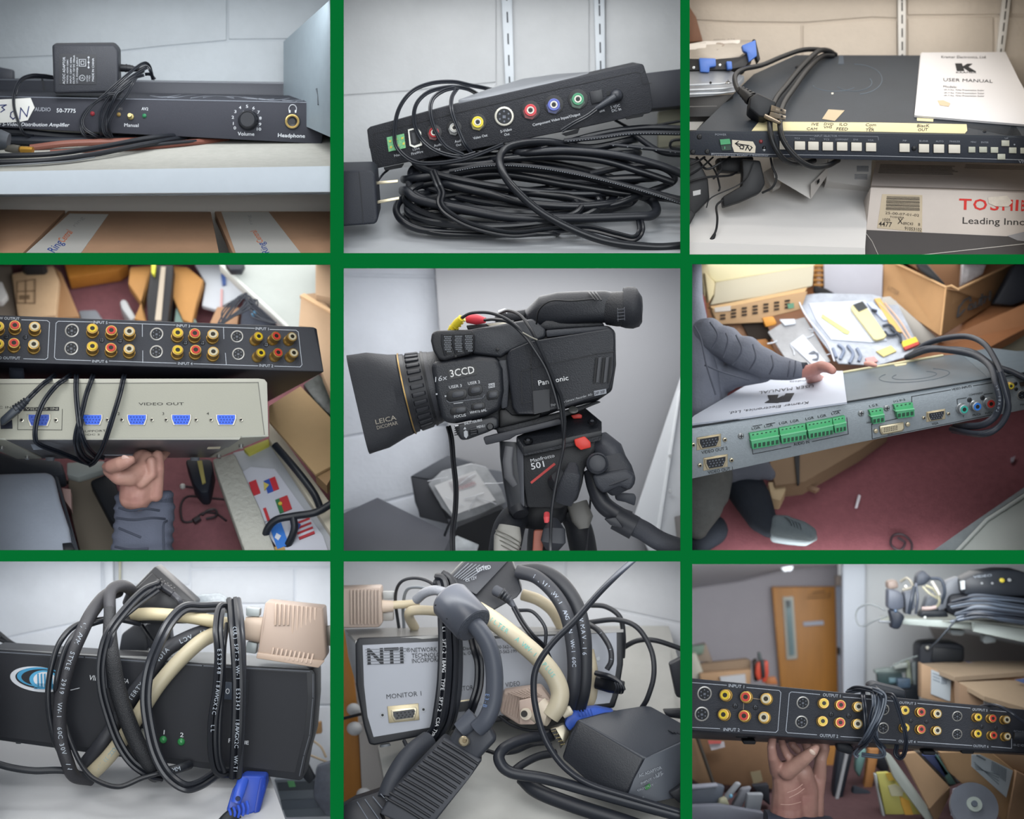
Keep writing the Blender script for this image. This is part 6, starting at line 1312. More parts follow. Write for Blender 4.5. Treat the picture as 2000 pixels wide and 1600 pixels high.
    m=MB();m.tube(smooth_path([FL.at(u,v,.012)for u,v in((1210,1585),(1215,1520),(1170,1475),(1115,1480),(1105,1530),(1150,1560),(1180,1520),(1140,1490))]),c.L(8),7);m.build('cable',M('#3a2c33',.5),None,label='dark cable loop on the red carpet at the bottom edge',cat='cable')
    R([(1290,1590),(1560,1400),(1880,1180),(1880,1210),(1620,1380),(1440,1590)],.12,.006,M('#8f979b',.15,var=.1),'glass_strip',None,label='translucent pale glass edge in front of the white table corner',cat='glass')
    t=R([(1440,1585),(1620,1400),(1880,1235),(1880,1590)],.14,.02,M('#b5bcb9',.5,var=.02),'white_table',None,bevel=.004,label='white table corner in the lower right',cat='table')
    MB().tube([FL.at(1436,1590,.145),FL.at(1620,1395,.145),FL.at(1880,1228,.145)],c.L(12),8).build('table_rim',M('#c3cac8',.4),t)
    # ------------- person
    t=thing('person','person in grey quilted jacket, dark jeans and grey shoe holding the scaler','person',c.P(250,1500,.6))
    JK=M('#646874',.75,var=.07,vs_=14,bump=.3,bs=250)
    blob(c,[[(40,10,.42,50),(42,200,.40,55),(50,400,.36,90),(70,620,.33,120),(80,800,.33,130)]],'jacket_front',JK,t,vox=.004,it=4)
    seg=[(70,400,.36,92),(125,390,.34,96),(150,420,.33,88),(215,440,.32,100),(255,480,.31,90),(320,500,.30,108),(370,530,.29,92),(440,560,.28,88),(490,575,.27,74),(560,585,.26,64),(610,588,.25,50)]
    blob(c,[seg,[(100,560,.36,120),(160,640,.36,110),(260,620,.33,70),(420,610,.3,50)],[(80,700,.36,150),(140,780,.37,110)]],'jacket_sleeve',JK,t,vox=.004,it=3)
    for p in([(130,330,.27),(170,400,.235),(140,470,.24)],[(215,390,.25),(225,430,.222),(200,520,.23)],[(270,400,.24),(300,480,.205),(250,560,.22)],[(360,450,.225),(375,520,.2),(340,590,.22)],[(460,510,.22),(470,560,.195),(450,610,.21)],[(100,560,.24),(200,600,.24),(340,640,.25)],[(45,350,.27),(80,420,.26),(110,560,.23),(160,720,.24)],[(560,540,.22),(555,580,.2),(548,625,.21)],[(590,540,.215),(588,580,.2),(580,625,.21)]):
        c.tube(p,5,M('#4c505c',.8),t,'quilt_seam')
    c.loft([(612,584,.25,42,30),(650,580,.24,36,28)],n=20).build('cuff',M('#3f434d',.8),t)
    S([(85,160),(100,200),(120,330),(90,320),(80,240)],.46,.02,M('#7a4144',.7),'red_lining',t)
    blob(c,[[(620,600,.25,34),(690,585,.23,38),(730,568,.21,34),(765,575,.18,30),(788,590,.16,24)],[(680,600,.27,30),(700,625,.36,24),(790,655,.44,16)],[(690,605,.28,28),(720,640,.38,22),(760,690,.44,15)],[(670,610,.28,28),(700,650,.38,22),(720,720,.44,15)],[(660,610,.28,26),(670,660,.38,20),(680,740,.42,14)]],'hand',M('#c08d80',.5,col2='#a9706a',vs_=12),t,vox=.0028,it=3)
    # finger pads on the far edge
    blob(c,[[(970,552,.40,16),(1000,556,.38,18),(1020,562,.37,14)]],'finger',M('#c08d80',.5),t,vox=.0028,it=2)
    # lower jacket / sweater, leg, shoe
    blob(c,[[(60,1080,.5,100),(80,1200,.46,150),(90,1330,.45,125),(60,1440,.45,70)],[(180,1130,.48,90),(150,1260,.46,95)]],'sweater',M('#5f605f',.9,var=.1,vs_=60,bump=.6,bs=400),t,vox=.005,it=4)
    blob(c,[[(250,1110,.5,110),(400,1120,.49,80),(450,1150,.49,40)]],'jacket_hem',JK,t,vox=.005,it=3)
    blob(c,[[(300,1190,.52,125),(360,1290,.49,115),(410,1390,.475,92),(450,1430,.465,72)],[(140,1450,.5,100),(60,1520,.48,80)]],'trouser_leg',M('#272e3a',.85,var=.1,bump=.3,bs=300),t,vox=.005,it=4)
    blob(c,[[(500,1440,.455,70),(560,1445,.45,72),(620,1455,.445,64),(662,1470,.44,50)],[(490,1410,.455,50),(540,1400,.45,36)]],'shoe',M('#5c656a',.8,var=.08,bump=.4,bs=300),t,vox=.004,it=4)
    blob(c,[[(480,1490,.455,34),(560,1500,.45,36),(640,1508,.445,34),(690,1490,.44,24)]],'shoe_sole',M('#6f787c',.7),t,vox=.004,it=2)
    for i in range(4):c.tube([(530+i*18,1378+i*8,.435),(560+i*18,1392+i*8,.425),(575+i*16,1425+i*8,.42)],4,M('#566066',.7),t,'shoe_lace')
    # ------------- scaler rear
    t=thing('video_scaler','rear of the grey metal video scaler with green terminal blocks and ports','device',c.P(900,900,.3))
    F=c.face((33,896,.12),(1821,602,.2),(33,1170,.14))
    RP=M('#8a9298',.4,.25,var=.06,vs_=200,bump=.15,bs=500);SL=-(896-602)/(1788.)
    T=c.face((33,896,.121),(1821,602,.201),(1100,520,.50))
    TM=M('#545f67',.4,.1,var=.14,vs_=7)
    MB().prism([T.at(*p)for p in((8,900),(700,788),(1650,632),(1880,594),(1880,480),(1380,508),(1100,558),(820,606),(340,668),(200,740),(8,870))],Vector((0,.0,-.004))).build('top_cover',TM,t)
    MB().prism([T.at(*p)for p in((1630,632),(1880,594),(1880,500),(1640,470),(1480,500))],Vector((0,.0,.001))).build('cover_plate',M('#67747d',.35,.2,var=.08),t)
    MB().tube([T.at(820,604,.002),T.at(1385,508,.002)],c.L(7),6).build('masking_tape_edge',M('#c2bb98',.7),t)
    T.poly([(1120,560),(1190,550),(1185,560),(1130,568)],0,.001).build('tape_scrap',M('#bdb28e',.7),t)
    m=MB()
    for rx,ry in((190,34),(120,20)):m.tube([T.at(1230+rx*math.cos(a),618+ry*math.sin(a)-rx*.08*math.cos(a))for a in[i*.25-1 for i in range(20)]],c.L(3),4)
    m.build('scuff_mark',M('#46515a',.6),t)
    c.box(F,[(8,902),(1650,632),(1880,592),(1880,790),(900,985),(10,1178)],.02,RP,'rear_panel',t,bevel=.001)
    MB().tube([F.at(8,900,.001),F.at(1650,632,.001),F.at(1880,594,.001)],c.L(6),6).build('top_edge',M('#2f363d',.4),t)
    IK=M('#2c2f33',.6)
    def tx(s_,u0,v0,u1,h,b=.02,par=t):F.text(s_,(u0,v0),(u1,v0+(u1-u0)*SL*1.1),h,IK,par,lift=.0012,bold=b)
    tx('VIDEO OUT 2',84,1040,224,17);tx('VIDEO OUT 1',118,1148,252,17);tx('AUDIO IN',580,996,664,16);tx('DVI',1087,936,1114,13);tx('VGA',1325,884,1360,13)
    tx('VIDEO INPUTS',1432,698,1538,12);tx('COMPONENT',1524,728,1600,11);tx('Y',1490,842,1500,11);tx('Pb/Cb',1545,836,1588,11);tx('Pr/Cr',1612,826,1650,11);tx('L G R',988,788,1034,14);tx('UNBAL',972,876,1000,10);tx('L+ L- R+ R-',1118,762,1184,12)
    for u,v in((352,910),(420,898),(500,882),(560,872),(642,858),(708,846),(782,830)):tx('LGR' if u not in()else '',u,v,u+50,14)
    m=MB()
    for l in([(356,1012),(360,1040),(565,1000)],[(680,973),(874,932),(866,845)],[(1000,905),(1003,958),(1650,828)],[(1215,730),(1218,830),(1000,880),(1000,905)],[(1215,730),(1425,694)],[(1548,672),(1650,655)],[(1510,736),(1460,745),(1462,770)],[(1605,718),(1650,712)],[(360,890),(408,882)],[(430,880),(478,872)],[(790,812),(832,804)]):F.line(l,3,m,.0009)
    m.build('print_line',IK,t)
    GN=M('#4da872',.45);GD=M('#1c4a34',.5)
    for(u0,v0,u1,v1,hh,n)in((335,924,488,898,82,6),(494,896,634,871,82,6),(640,870,778,842,82,6),(780,842,848,828,78,3),(978,800,1052,788,72,3),(1110,770,1212,758,72,4)):
        if u0>900:
            j=F.poly([(u0,v0),(u1,v1),(u1+4,v1+hh*.55),(u0+14,v0+hh*.6)],0,.012).build('terminal_block',GN,t,bevel=.0008)
            F.poly([(u0+10,v0+hh*.4),(u1+4,v1+hh*.4),(u1+6,v1+hh),(u0+18,v0+hh)],0,.016).build('terminal_front',M('#43996a',.45),j,bevel=.0008)
        else:
            j=F.poly([(u0,v0),(u1,v1),(u1+2,v1+hh*.5),(u0+6,v0+hh*.5)],0,.012).build('terminal_block',GN,t,bevel=.0008)
            F.poly([(u0+4,v0+hh*.42),(u1+2,v1+hh*.42),(u1+4,v1+hh),(u0+12,v0+hh)],0,.017).build('terminal_front',M('#43996a',.45),j,bevel=.0008)
        F.line([(u0+5,v0+hh*.42),(u1+1,v1+hh*.42)],4,None,.0185).build('terminal_ridge',M('#7cc99b',.4),j)
        m=MB();w=(u1-u0-12)/n
        for i in range(n):
            uu=u0+14+(i+.5)*w;vv=v0+hh*.8+(uu-u0)*SL
            F.rect(uu,vv,w*.62,hh*.26,SL,h0=.016,h1=.0175,mb=m)
        m.build('wire_hole',GD,j)
        m=MB()
        for i in range(n):
            uu=u0+6+(i+.5)*w;F.rect(uu,v0+hh*.1+(uu-u0)*SL,w*.4,5,SL,h0=.011,h1=.0128,mb=m)
        m.build('screw_slot',GD,j)
    for u,v in((295,942),(942,820),(1080,792)):screw(c,F,u,v,18,t,M('#a9adb0',.3,.7))
    NK=M('#b9ad93',.3,.75)
    dsub(c,F,122,975,118,58,t,'#2b2e36',SL,hole='#646a74',shellmat=NK);dsub(c,F,158,1085,118,58,t,'#2b2e36',SL,hole='#646a74',shellmat=NK);dsub(c,F,1345,832,92,46,t,'#2b2e36',SL,hole='#646a74',shellmat=NK)
    j=F.poly([(1040,888),(1168,866),(1172,900),(1160,915),(1052,934),(1042,918)],0,.006).build('dvi_socket',NK,t,bevel=.0008)
    F.poly([(1048,893),(1162,873),(1165,898),(1154,908),(1057,926),(1050,914)],.005,.0075).build('socket_insert',M('#b3a98f',.4),j)
    m=MB()
    for r_ in range(3):
        for q in range(8):F.rect(1062+q*9.5,897+r_*9-q*1.6,4.5,4.5,SL,h0=.0073,h1=.0083,mb=m)
    m.build('pin_hole',DARK,j)
    for u,v in((1020,914),(1192,878)):MB().lathe(F.at(u,v),F.n,[(c.L(14),0),(c.L(13),.006),(c.L(7),.0065)],6).build('hex_post',NK,j)
    for u,v,col in((1494,800,'#2f9a8c'),(1565,785,'#2f6fc0'),(1638,770,'#b03430')):
        rca(c,F,u-12,v-8,28,col,t,tip=(u+6,v),hgt=.018,outer=M('#9fa3a6',.3,.7))
    for u,v in((1527,748),(1597,736)):screw(c,F,u,v,14,t,M('#3a3d42',.4))
    rca(c,F,1745,672,20,'#b3a51f',t,tip=(1752,674),hgt=.014)
    svideo(c,F,1808,722,28,t)
    for u,v in((1775,660),(1778,690)):screw(c,F,u,v,11,t,M('#3a3d42',.4))
    F.poly([(1795,655),(1880,640),(1880,665),(1800,675)],0,.004).build('port',M('#4a3d3a',.5),t);tx('MAIN',1800,780,1835,11)
    # manual
    t2=thing('user_manual','white user manual leaflet seen upside down on the left of the scaler','manual',T.at(500,780))
    for k in range(3):
        T.poly([(8,884),(45,845),(350,666),(800,604),(845,604),(868,772),(700,795),(340,850),(8,892)],.001+k*.0014,.002+k*.0014).build('page',M('#b9bfcc',.65),t2,smooth=False)
    H6=.0056
    def mt(s_,a,b,up,bold=0):T.text(s_,a,b,0,M('#44454d',.7),t2,lift=H6,up=up,bold=bold)
    mt('USER MANUAL',(690,678),(395,716),(-2,16),.02);mt('Kramer Electronics, Ltd.',(662,770),(235,826),(-4,14));
    m=MB();T.poly([(540,728),(585,726),(560,770),(500,776)],H6,H6+.0006,m);T.poly([(440,738),(500,735),(492,755),(528,738),(500,778),(425,778),(450,764)],H6,H6+.0006,m);m.build('logo',M('#3a3b42',.7),t2)
    mt('Models',(680,652),(560,660),(-2,8))
    # cable loops
    K=M('#343944',.4)
    t=thing('power_cable','thick dark mains cable wound twice round the right part of the scaler','cable',c.P(1680,940,.15))
    for p,r in(([(1210,510,.45),(1290,450,.4),(1400,415,.35),(1520,408,.3),(1610,450,.24),(1670,540,.18),(1710,640,.13),(1735,750,.12),(1715,850,.12),(1660,910,.13),(1560,930,.16),(1430,905,.25)],17),([(1190,520,.45),(1290,475,.38),(1420,480,.32),(1560,510,.26),(1640,570,.18),(1670,660,.13),(1690,750,.12),(1670,830,.13),(1590,885,.15),(1450,890,.25)],20),([(1200,515,.44),(1300,480,.37),(1400,475,.33),(1540,490,.28),(1650,560,.22),(1760,600,.2),(1880,660,.18)],18),([(1690,600,.12),(1720,700,.11),(1738,800,.11),(1690,890,.12),(1600,935,.14),(1440,915,.25)],16)):
        c.tube(p,r,K,t,'cord',14)
    c.cable_text([(1640,570,.18),(1670,660,.13),(1690,750,.12),(1670,830,.13)],'E55333 SVT 18AWG',14,M('#7f8794',.6),t,20)
cell_6()
# =============== bottom left: VGA splitter wrapped in cables ===============
def cell_7():
    c=Cell(0,1080,3.0303)
    x0,x1,y0,y1=cell_shell(0,2,.62,M('#cfd2d6',.85));cell_fill_light(0,2,2.3,y1=.5);back_fill_light(0,2,1.3,y=.03,down=12)
    wall(c,.58,[[(-60,0),(600,0),(600,380),(-60,520)],[(720,0),(1120,0),(1120,190),(720,190)],[(1130,100),(1740,90),(1740,300),(1130,300)],[(1750,90),(2060,85),(2060,900),(1750,900)],[(1130,0),(2060,0),(2060,80),(1130,92)],[(-60,530),(600,390),(700,390),(700,900),(-60,900)],[(710,310),(1740,310),(1740,900),(710,900)],[(-60,910),(2060,910),(2060,1640),(-60,1640)]],'#e2e7ee',x0,x1,y0,y1,bump=.1,gap='#b6bac0')
    c.slab([(612,0),(668,0),(672,330),(628,330)],.565,.012,M('#d7dde5',.5),'shelf_standard',bevel=.002,label='blurred white shelf standard on the wall behind the adapter',cat='shelf standard')
    c.slab([(700,0),(716,0),(712,200),(704,200)],.565,.01,M('#c3c1ab',.5),'pipe',bevel=.001,label='thin cream pipe on the wall beside the blurred standard',cat='pipe')
    # table
    MB().prism([c.P(-60,1640,.03),c.P(1710,1640,.03),c.P(1600,1330,.22),c.P(1560,1080,.42),c.P(-60,1080,.42)],Vector((0,0,-.015))).build('shelf_board',M('#bcbdbf',.55,var=.03,vs_=6),None,label='pale grey shelf under the wrapped splitter box',cat='shelf')
    # things behind on the right
    t=thing('grey_device','blurred grey electronic device below and right of the splitter','device',c.P(1750,1500,.45))
    c.slab([(1620,1340),(1990,1330),(1990,1560),(1690,1570)],.46,.05,M('#6f7780',.5),'body',t,bevel=.004)
    c.slab([(1640,1360),(1900,1350),(1900,1400),(1650,1410)],.455,.01,M('#424a53',.5),'dark_band',t)
    c.slab([(1700,1352),(1740,1352),(1750,1385),(1712,1388)],.452,.004,M('#5ea36a',.4),'green_lamp',t)
    c.slab([(1660,1470),(1880,1455),(1890,1510),(1672,1522)],.455,.01,M('#525b66',.5),'dark_band',t)
    c.slab([(1790,1330),(1820,1245),(1865,1335),(1830,1368)],.4,.02,M('#2d323b',.5),'black_wedge',bevel=.002,label='small black corner sticking out right of the splitter',cat='device')
    c.slab([(1870,1260),(2000,1225),(2000,1560),(1930,1570),(1850,1450)],.42,.03,M('#5f6470',.6,var=.2,vs_=40),'fabric_bundle',bevel=.01,label='grey dark fabric bundle at the lower right edge',cat='bundle')
    c.slab([(1860,1010),(1900,1000),(1905,1070),(1865,1075)],.5,.02,M('#b28a5c',.6),'orange_scrap',bevel=.003,label='small orange tan scrap right of the splitter on the white wall',cat='scrap')
    for i,p in enumerate(([(1850,1110,.48),(1900,1150,.46),(1930,1210,.45)],[(1840,1200,.46),(1890,1220,.45),(1990,1260,.44)])):
        c.tube(p,8,M('#b8a68d',.5),None,'cable',label='thin tan cable beyond the right end of the splitter, '+('upper','lower')[i],cat='cable')
    c.slab([(1700,1520),(1990,1510),(1990,1560),(1720,1560)],.5,.02,M('#9a7a5c',.6),'cardboard_strip',label='cardboard edge at the bottom right corner under the grey device',cat='cardboard')
    K=M('#2c3037',.45);K2=M('#3a3a3f',.5,bump=.2,bs=400);K3=M('#24272e',.3)
    for i,p in enumerate(([(-60,430,.4),(0,480,.4),(80,540,.4),(180,570,.38)],[(-60,490,.4),(40,530,.4),(120,575,.38)])):
        c.tube(p,15,K,None,'cable',label='blurred dark cable from the left edge to the splitter top, '+('upper one','lower one')[i],cat='cable')
    # box chassis
    F=c.face((0,600,.17),(1800,710,.17),(0,1090,.17))
    t=thing('vga_splitter','long black VGA splitter box with a white rimmed blue oval emblem','device',c.P(900,1300,.2))
    fp=[(-60,568),(600,612),(1200,655),(1820,690),(1850,690),(1868,715),(1868,860),(1850,1080),(1815,1200),(1790,1340),(1770,1347),(1200,1275),(500,1180),(-60,1102)]
    c.box(F,fp,.12,M('#23262d',.45),'rim',t,bevel=.003,seg=3)
    # silver casing above
    MB().prism([c.P(*p)for p in((-60,566,.175),(1400,662,.175),(1832,688,.175),(1760,630,.3),(1300,590,.3),(700,575,.3),(-60,545,.3))],Vector((0,0,-.006))).build('top_casing',M('#8c8e8e',.4,.3),t)
    PN=M('#26282f',.38,spec=.4)
    F.poly([(-60,594),(300,618),(1000,662),(1815,712),(1822,860),(1800,1080),(1770,1195),(1745,1300),(1200,1238),(500,1150),(-60,1080)],-.002,.0012).build('front_panel',PN,t)
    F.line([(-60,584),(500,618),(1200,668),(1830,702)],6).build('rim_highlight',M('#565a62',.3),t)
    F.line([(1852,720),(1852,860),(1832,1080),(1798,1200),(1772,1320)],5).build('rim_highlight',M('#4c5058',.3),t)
    # emblem
    def ell(cu,cv,rx,ry,rot,k0,k1,mat,nm,par,h):
        pts=[(cu+rx*math.cos(a)*math.cos(rot)-ry*math.sin(a)*math.sin(rot),cv+rx*math.cos(a)*math.sin(rot)+ry*math.sin(a)*math.cos(rot))for a in[k0+(k1-k0)*i/40 for i in range(41)]]
        return F.poly(pts[:-1]if k1-k0>6.2 else pts,.0012,h).build(nm,mat,par)
    e=ell(232,748,172,74,.12,0,2*math.pi,M('#b9bcc1',.5),'emblem',t,.0020)
    ell(242,742,150,62,.08,0,2*math.pi,PN,'emblem_ground',e,.0023);ell(240,735,138,58,.06,0,2*math.pi,M('#2b7fa6',.5),'blue_ring',e,.0026);ell(250,738,122,50,.04,0,2*math.pi,PN,'emblem_ground',e,.0029)
    ell(262,748,86,54,.02,0,2*math.pi,M('#3d8fb5',.5),'blue_disc',e,.0032);ell(266,748,66,44,.02,0,2*math.pi,M('#c3c6ca',.5),'white_disc',e,.0035)
    m=MB()
    for i in range(5):F.poly([(222+i*20,716),(232+i*20,712),(236+i*20,800),(224+i*20,800)],.0035,.0038,m)
    for i in range(4):F.line([(205,775+i*9),(325,778+i*9)],3,m,.0038)
    m.build('city_lines',M('#2f7fa5',.5),e)
    F.line([(420,812),(470,800)],4,None,.002).build('swoosh_tail',M('#b9bcc1',.5),t)
    WT=M('#c6c9cd',.5)
    F.text('VIDEO',(530,752),(640,760),30,WT,t,bold=.03,shear=.2,lift=.002);F.text('GA',(722,768),(762,772),26,WT,t,bold=.01,shear=.1,lift=.002)
    F.text('1',(966,1073),(976,1074),26,WT,t,bold=.03,lift=.002);F.text('2',(1066,1088),(1086,1090),26,WT,t,bold=.03,lift=.002)
    F.text('Re',(838,1058),(862,1060),20,WT,t,lift=.002)
    for u,v in((967,1105),(1073,1118)):MB().ball(F.at(u,v)+F.n*.002,(c.L(24),c.L(24),c.L(24)),16).build('green_lamp',M('#2f7a45',.2),t)
    F.poly([(815,1060),(850,1040),(868,1108),(830,1100)],.001,.002).build('reset_label',M('#a9a99f',.5),t)
    j=F.poly([(1270,735),(1475,752),(1465,892),(1262,872)],.001,.0025).build('switch_bezel',M('#1f2229',.4),t)
    F.poly([(1285,758),(1455,770),(1448,875),(1276,862)],.0025,.005).build('rocker_switch',M('#3c4450',.35),j,bevel=.001);F.text('O',(1336,832),(1360,834),34,WT,j,lift=.0056,bold=.02)
    F.text('P',(1352,1122),(1372,1124),26,WT,t,bold=.03,lift=.002);F.text('IE',(1448,1132),(1472,1134),22,WT,t,bold=.03,lift=.002)
    c.box(F,[(90,1118),(130,1122),(120,1132),(95,1130)],.02,K,'rubber_foot',t)
    # adapter above
    t=thing('power_adapter','black square adapter tilted on its corner above the splitter','adapter',c.P(950,400,.27))
    c.slab([(918,78,.27),(1160,292,.26),(1110,420,.25),(780,420,.25),(782,218,.26)],0,.07,M('#23252b',.4),'body',t,bevel=.004)
    c.slab([(785,232,.248),(900,120,.254),(940,160,.25),(1060,270,.246),(1150,300,.246),(1100,400,.24),(800,400,.24)],0,.01,M('#1d1f25',.4),'face_plate',t,bevel=.002)
    MB().tube([c.P(925,175,.235),c.P(980,210,.22),c.P(1020,240,.22)],[c.L(24),c.L(28),c.L(26)],14).build('strain_relief',M('#2a2c33',.35),t)
    for i in range(5):MB().tube([c.P(935+i*20,178+i*13,.225),c.P(942+i*20,182+i*13,.225)],c.L(34),14).build('strain_ring',M('#202228',.35),t)
    c.tube([(1020,240,.22),(1060,280,.21),(1070,320,.22)],20,M('#3b3d44',.3),t,'cord_end')
    # translucent bag behind
    c.slab([(1160,250),(1300,240),(1400,300),(1380,420),(1150,330)],.4,.02,M('#9aa2a9',.2,var=.2,vs_=60,bump=.7,bs=40),'plastic_bag',bevel=.006,label='crumpled clear plastic bag behind the cream cable',cat='bag')
    for p,nm in((((720,480),(800,420),(860,430),(880,560),(860,600),(700,590)),'dark grey clutter behind the loops on the splitter top, left'),(((860,420),(1000,400),(1020,560),(940,600),(870,560)),'black clutter behind the loops on the splitter top, right')):
        c.slab(p,.33,.04,M('#3c3f46',.5),'dark_plug',bevel=.005,label=nm,cat='plug')
    # beige VGA plug
    BE=M('#907e71',.5)
    t=thing('vga_plug','beige ribbed VGA plug with thick cream cable at the right','plug',c.P(1720,500,.2))
    c.slab([(1570,292,.17),(1912,328,.18),(1930,615,.17),(1885,680,.16),(1515,622,.15),(1530,560,.155),(1548,420,.16)],0,.08,BE,'plug_housing',t,bevel=.004)
    for i in range(10):
        u=1632+i*26
        c.slab([(u-7,300+i*2.6,.166+i*.0012),(u+7,301+i*2.6,.166+i*.0012),(u+4-i*1,470+i*12 if i>3 else 430,.161+i*.001),(u-10-i*1,470+i*12 if i>3 else 430,.161+i*.001)],0,.01,M('#a08c7d',.5),'grip_rib',t,bevel=.0015)
        c.slab([(u-20,560+i*4,.153+i*.001),(u-6,562+i*4,.153+i*.001),(u-22,622+i*4,.149),(u-36,620+i*4,.149)],0,.006,M('#a08c7d',.5),'grip_rib',t,bevel=.0015)
    c.slab([(1522,590,.148),(1922,640,.156),(1885,682,.15),(1515,625,.146)],0,.01,M('#9d8979',.5),'lower_side',t,bevel=.002)
    c.slab([(1455,322),(1540,330),(1535,380),(1455,375)],.18,.03,M('#83898a',.3),'thumb_screw',t,bevel=.003)
    c.slab([(1460,525),(1525,535),(1515,600),(1450,590)],.18,.03,M('#7e8586',.3),'thumb_screw',t,bevel=.003)
    c.loft([(1450,445,.19,70,50,3),(1500,450,.19,78,55,3),(1570,460,.19,84,60,3)],n=24).build('neck',M('#a08f80',.5),t)
    c.slab([(1915,440),(1990,425),(1990,560),(1925,545)],.22,.02,M('#7f7b73',.35,.5),'metal_shell',t,bevel=.002)
    CR=M('#aa9f82',.45)
    c.tube([(1460,440,.2),(1300,412,.2),(1100,378,.2),(900,362,.2),(770,370,.24)],40,CR,t,'thick_cable',20)
    cp=[(1270,480,.2),(1180,530,.17),(1060,640,.15),(940,780,.135),(840,930,.13),(740,1080,.13),(640,1210,.13),(540,1310,.14)]
    t=thing('cable','thick cream cable running diagonally down across the splitter front','cable',c.P(900,900,.13))
    c.tube(cp,46,M('#a0977f',.45),t,'sheath',20);c.cable_text(cp,'ADOC-80-20V',26,M('#6f8c92',.6),t,46,.8,.95)
    # cables wrapping
    def wrap(lab,p,r,mt,txt=None,twin=False,t0=.1,t1=.9,off=0,flip=False,h=30,ang=None,nm='cable'):
        t=thing(nm,lab,'cable',c.P(*p[0]),'black cables wound round the splitter')
        if twin:c.twin(p,r,mt,t,'sheath')
        else:c.tube(p,r,mt,t,'sheath',16)
        if txt:c.cable_text(p,txt,h,M('#9ba3ad',.6),t,r if not twin else r,t0,t1,off,flip)
        return t
    wrap('dark cable diagonal behind the cream one with pale print',[(1260,450,.22),(1120,500,.19),(980,580,.17),(880,720,.16),(780,850,.155),(690,1000,.15),(600,1130,.14),(500,1260,.15)],46,M('#34363d',.5),'COMPUTERTYPE-S  VDIA   LOW  VOLT',flip=True,h=28,t0=.3,t1=1.0)
    wrap('thick grey black cable of the left big loop with AWM print',[(700,225,.24),(620,260,.2),(540,360,.16),(480,480,.13),(420,620,.11),(375,780,.1),(352,940,.1),(360,1100,.1),(400,1240,.1),(440,1320,.12),(540,1340,.15)],42,K2,'e) AWM  STYLE  2919  VW-1  60C 30V  VW-1',h=28,t0=.25,t1=.9)
    wrap('thin black cable outside the left big loop',[(760,390,.22),(600,395,.18),(450,430,.15),(360,520,.12),(310,650,.1),(285,800,.095),(290,950,.095),(320,1100,.1),(355,1180,.12)],18,K3)
    wrap('second thin black cable outside the left big loop',[(830,420,.22),(660,395,.18),(480,450,.14),(400,540,.11),(350,680,.09),(330,800,.09),(345,880,.15)],16,K3)
    wrap('thin cable looping from the left bottom under the splitter',[(380,1000,.12),(420,1120,.1),(480,1250,.09),(560,1340,.08),(700,1385,.07),(850,1330,.08),(1000,1290,.1),(1100,1270,.16)],16,K3)
    wrap('tall grey black cable arching highest at the centre left',[(760,300,.26),(780,230,.24),(720,195,.2),(655,230,.17),(650,350,.15),(652,440,.15)],38,K2)
    wrap('flat ribbed black cable in the middle, widest of the loops',[(650,330,.15),(650,480,.12),(662,620,.1),(690,780,.095),(740,950,.09),(800,1100,.09),(850,1200,.09),(890,1270,.1),(920,1310,.14)],(36,52),M('#292b30',.45,bump=.5,bs=500))
    t=wrap('twin cord bundle outlining the ribbed cable at the left',[(940,190,.21),(850,230,.18),(740,340,.14),(640,480,.1),(598,640,.085),(600,800,.08),(640,960,.08),(700,1120,.08),(780,1240,.08),(880,1310,.09),(960,1330,.12)],15,K3,twin=True)
    wrap('second twin cord leaving the adapter downwards',[(930,215,.2),(800,310,.16),(700,400,.13),(650,500,.1),(630,640,.09),(640,800,.085)],14,K3,twin=True)
    wrap('glossy twin cord of the middle right loop',[(1320,320,.22),(1200,325,.2),(1090,330,.17),(1000,420,.14),(930,560,.11),(880,700,.09),(862,860,.08),(880,1020,.075),(920,1180,.07),(990,1310,.065),(1090,1385,.06),(1180,1370,.08),(1290,1300,.12)],18,M('#30333a',.22),twin=True)
    wrap('twin cord of the right bundle, left strand',[(1370,330,.2),(1310,330,.15),(1290,450,.11),(1300,600,.09),(1290,800,.08),(1262,1000,.078),(1262,1180,.078),(1290,1290,.085),(1360,1300,.1)],17,K3,'E52348 18AWGX2C  LL',twin=True,t0=.35,t1=.75,h=24)
    wrap('thin cord of the right bundle, inner strand',[(1345,420,.15),(1325,560,.11),(1320,760,.09),(1300,1000,.085),(1300,1200,.085),(1330,1300,.09)],16,K3)
    wrap('twin cord of the right bundle, right strand with white print',[(1375,275,.19),(1385,400,.13),(1400,560,.095),(1410,760,.08),(1408,960,.075),(1400,1150,.075),(1392,1335,.09)],20,K3,'CUL) SPT-2 VW-1  E52343  18AWGX2C  VW-TI',twin=True,t0=.22,t1=.97,h=24)
    wrap('outermost glossy cord at the right of the right bundle',[(1410,275,.19),(1430,420,.13),(1440,600,.1),(1440,800,.085),(1435,1000,.08),(1425,1200,.08),(1415,1330,.09)],18,M('#33363d',.25))
    wrap('black cable lying along the shelf from the left edge',[(-60,1235,.1),(60,1270,.1),(200,1290,.1),(380,1290,.11),(560,1340,.14)],22,K)
    wrap('dark loop end under the splitter with faint print',[(920,1300,.12),(1000,1290,.11),(1080,1270,.12),(1120,1255,.15)],28,K,'SMM',h=26,t0=.3,t1=.6)
    wrap('small black cord loop on the right top between plug and adapter',[(840,430,.3),(880,490,.28),(910,530,.27)],14,K3)
    # blue VGA connector bottom
    BL=M('#2546a8',.4)
    t=thing('vga_plug','bright blue VGA plug hanging below the splitter, bottom right','plug',c.P(1450,1560,.08))
    c.slab([(1430,1318,.1),(1570,1325,.11),(1572,1380,.11),(1530,1530,.09),(1450,1560,.08),(1335,1535,.075),(1375,1400,.085)],0,.06,BL,'plug_housing',t,bevel=.006,seg=3)
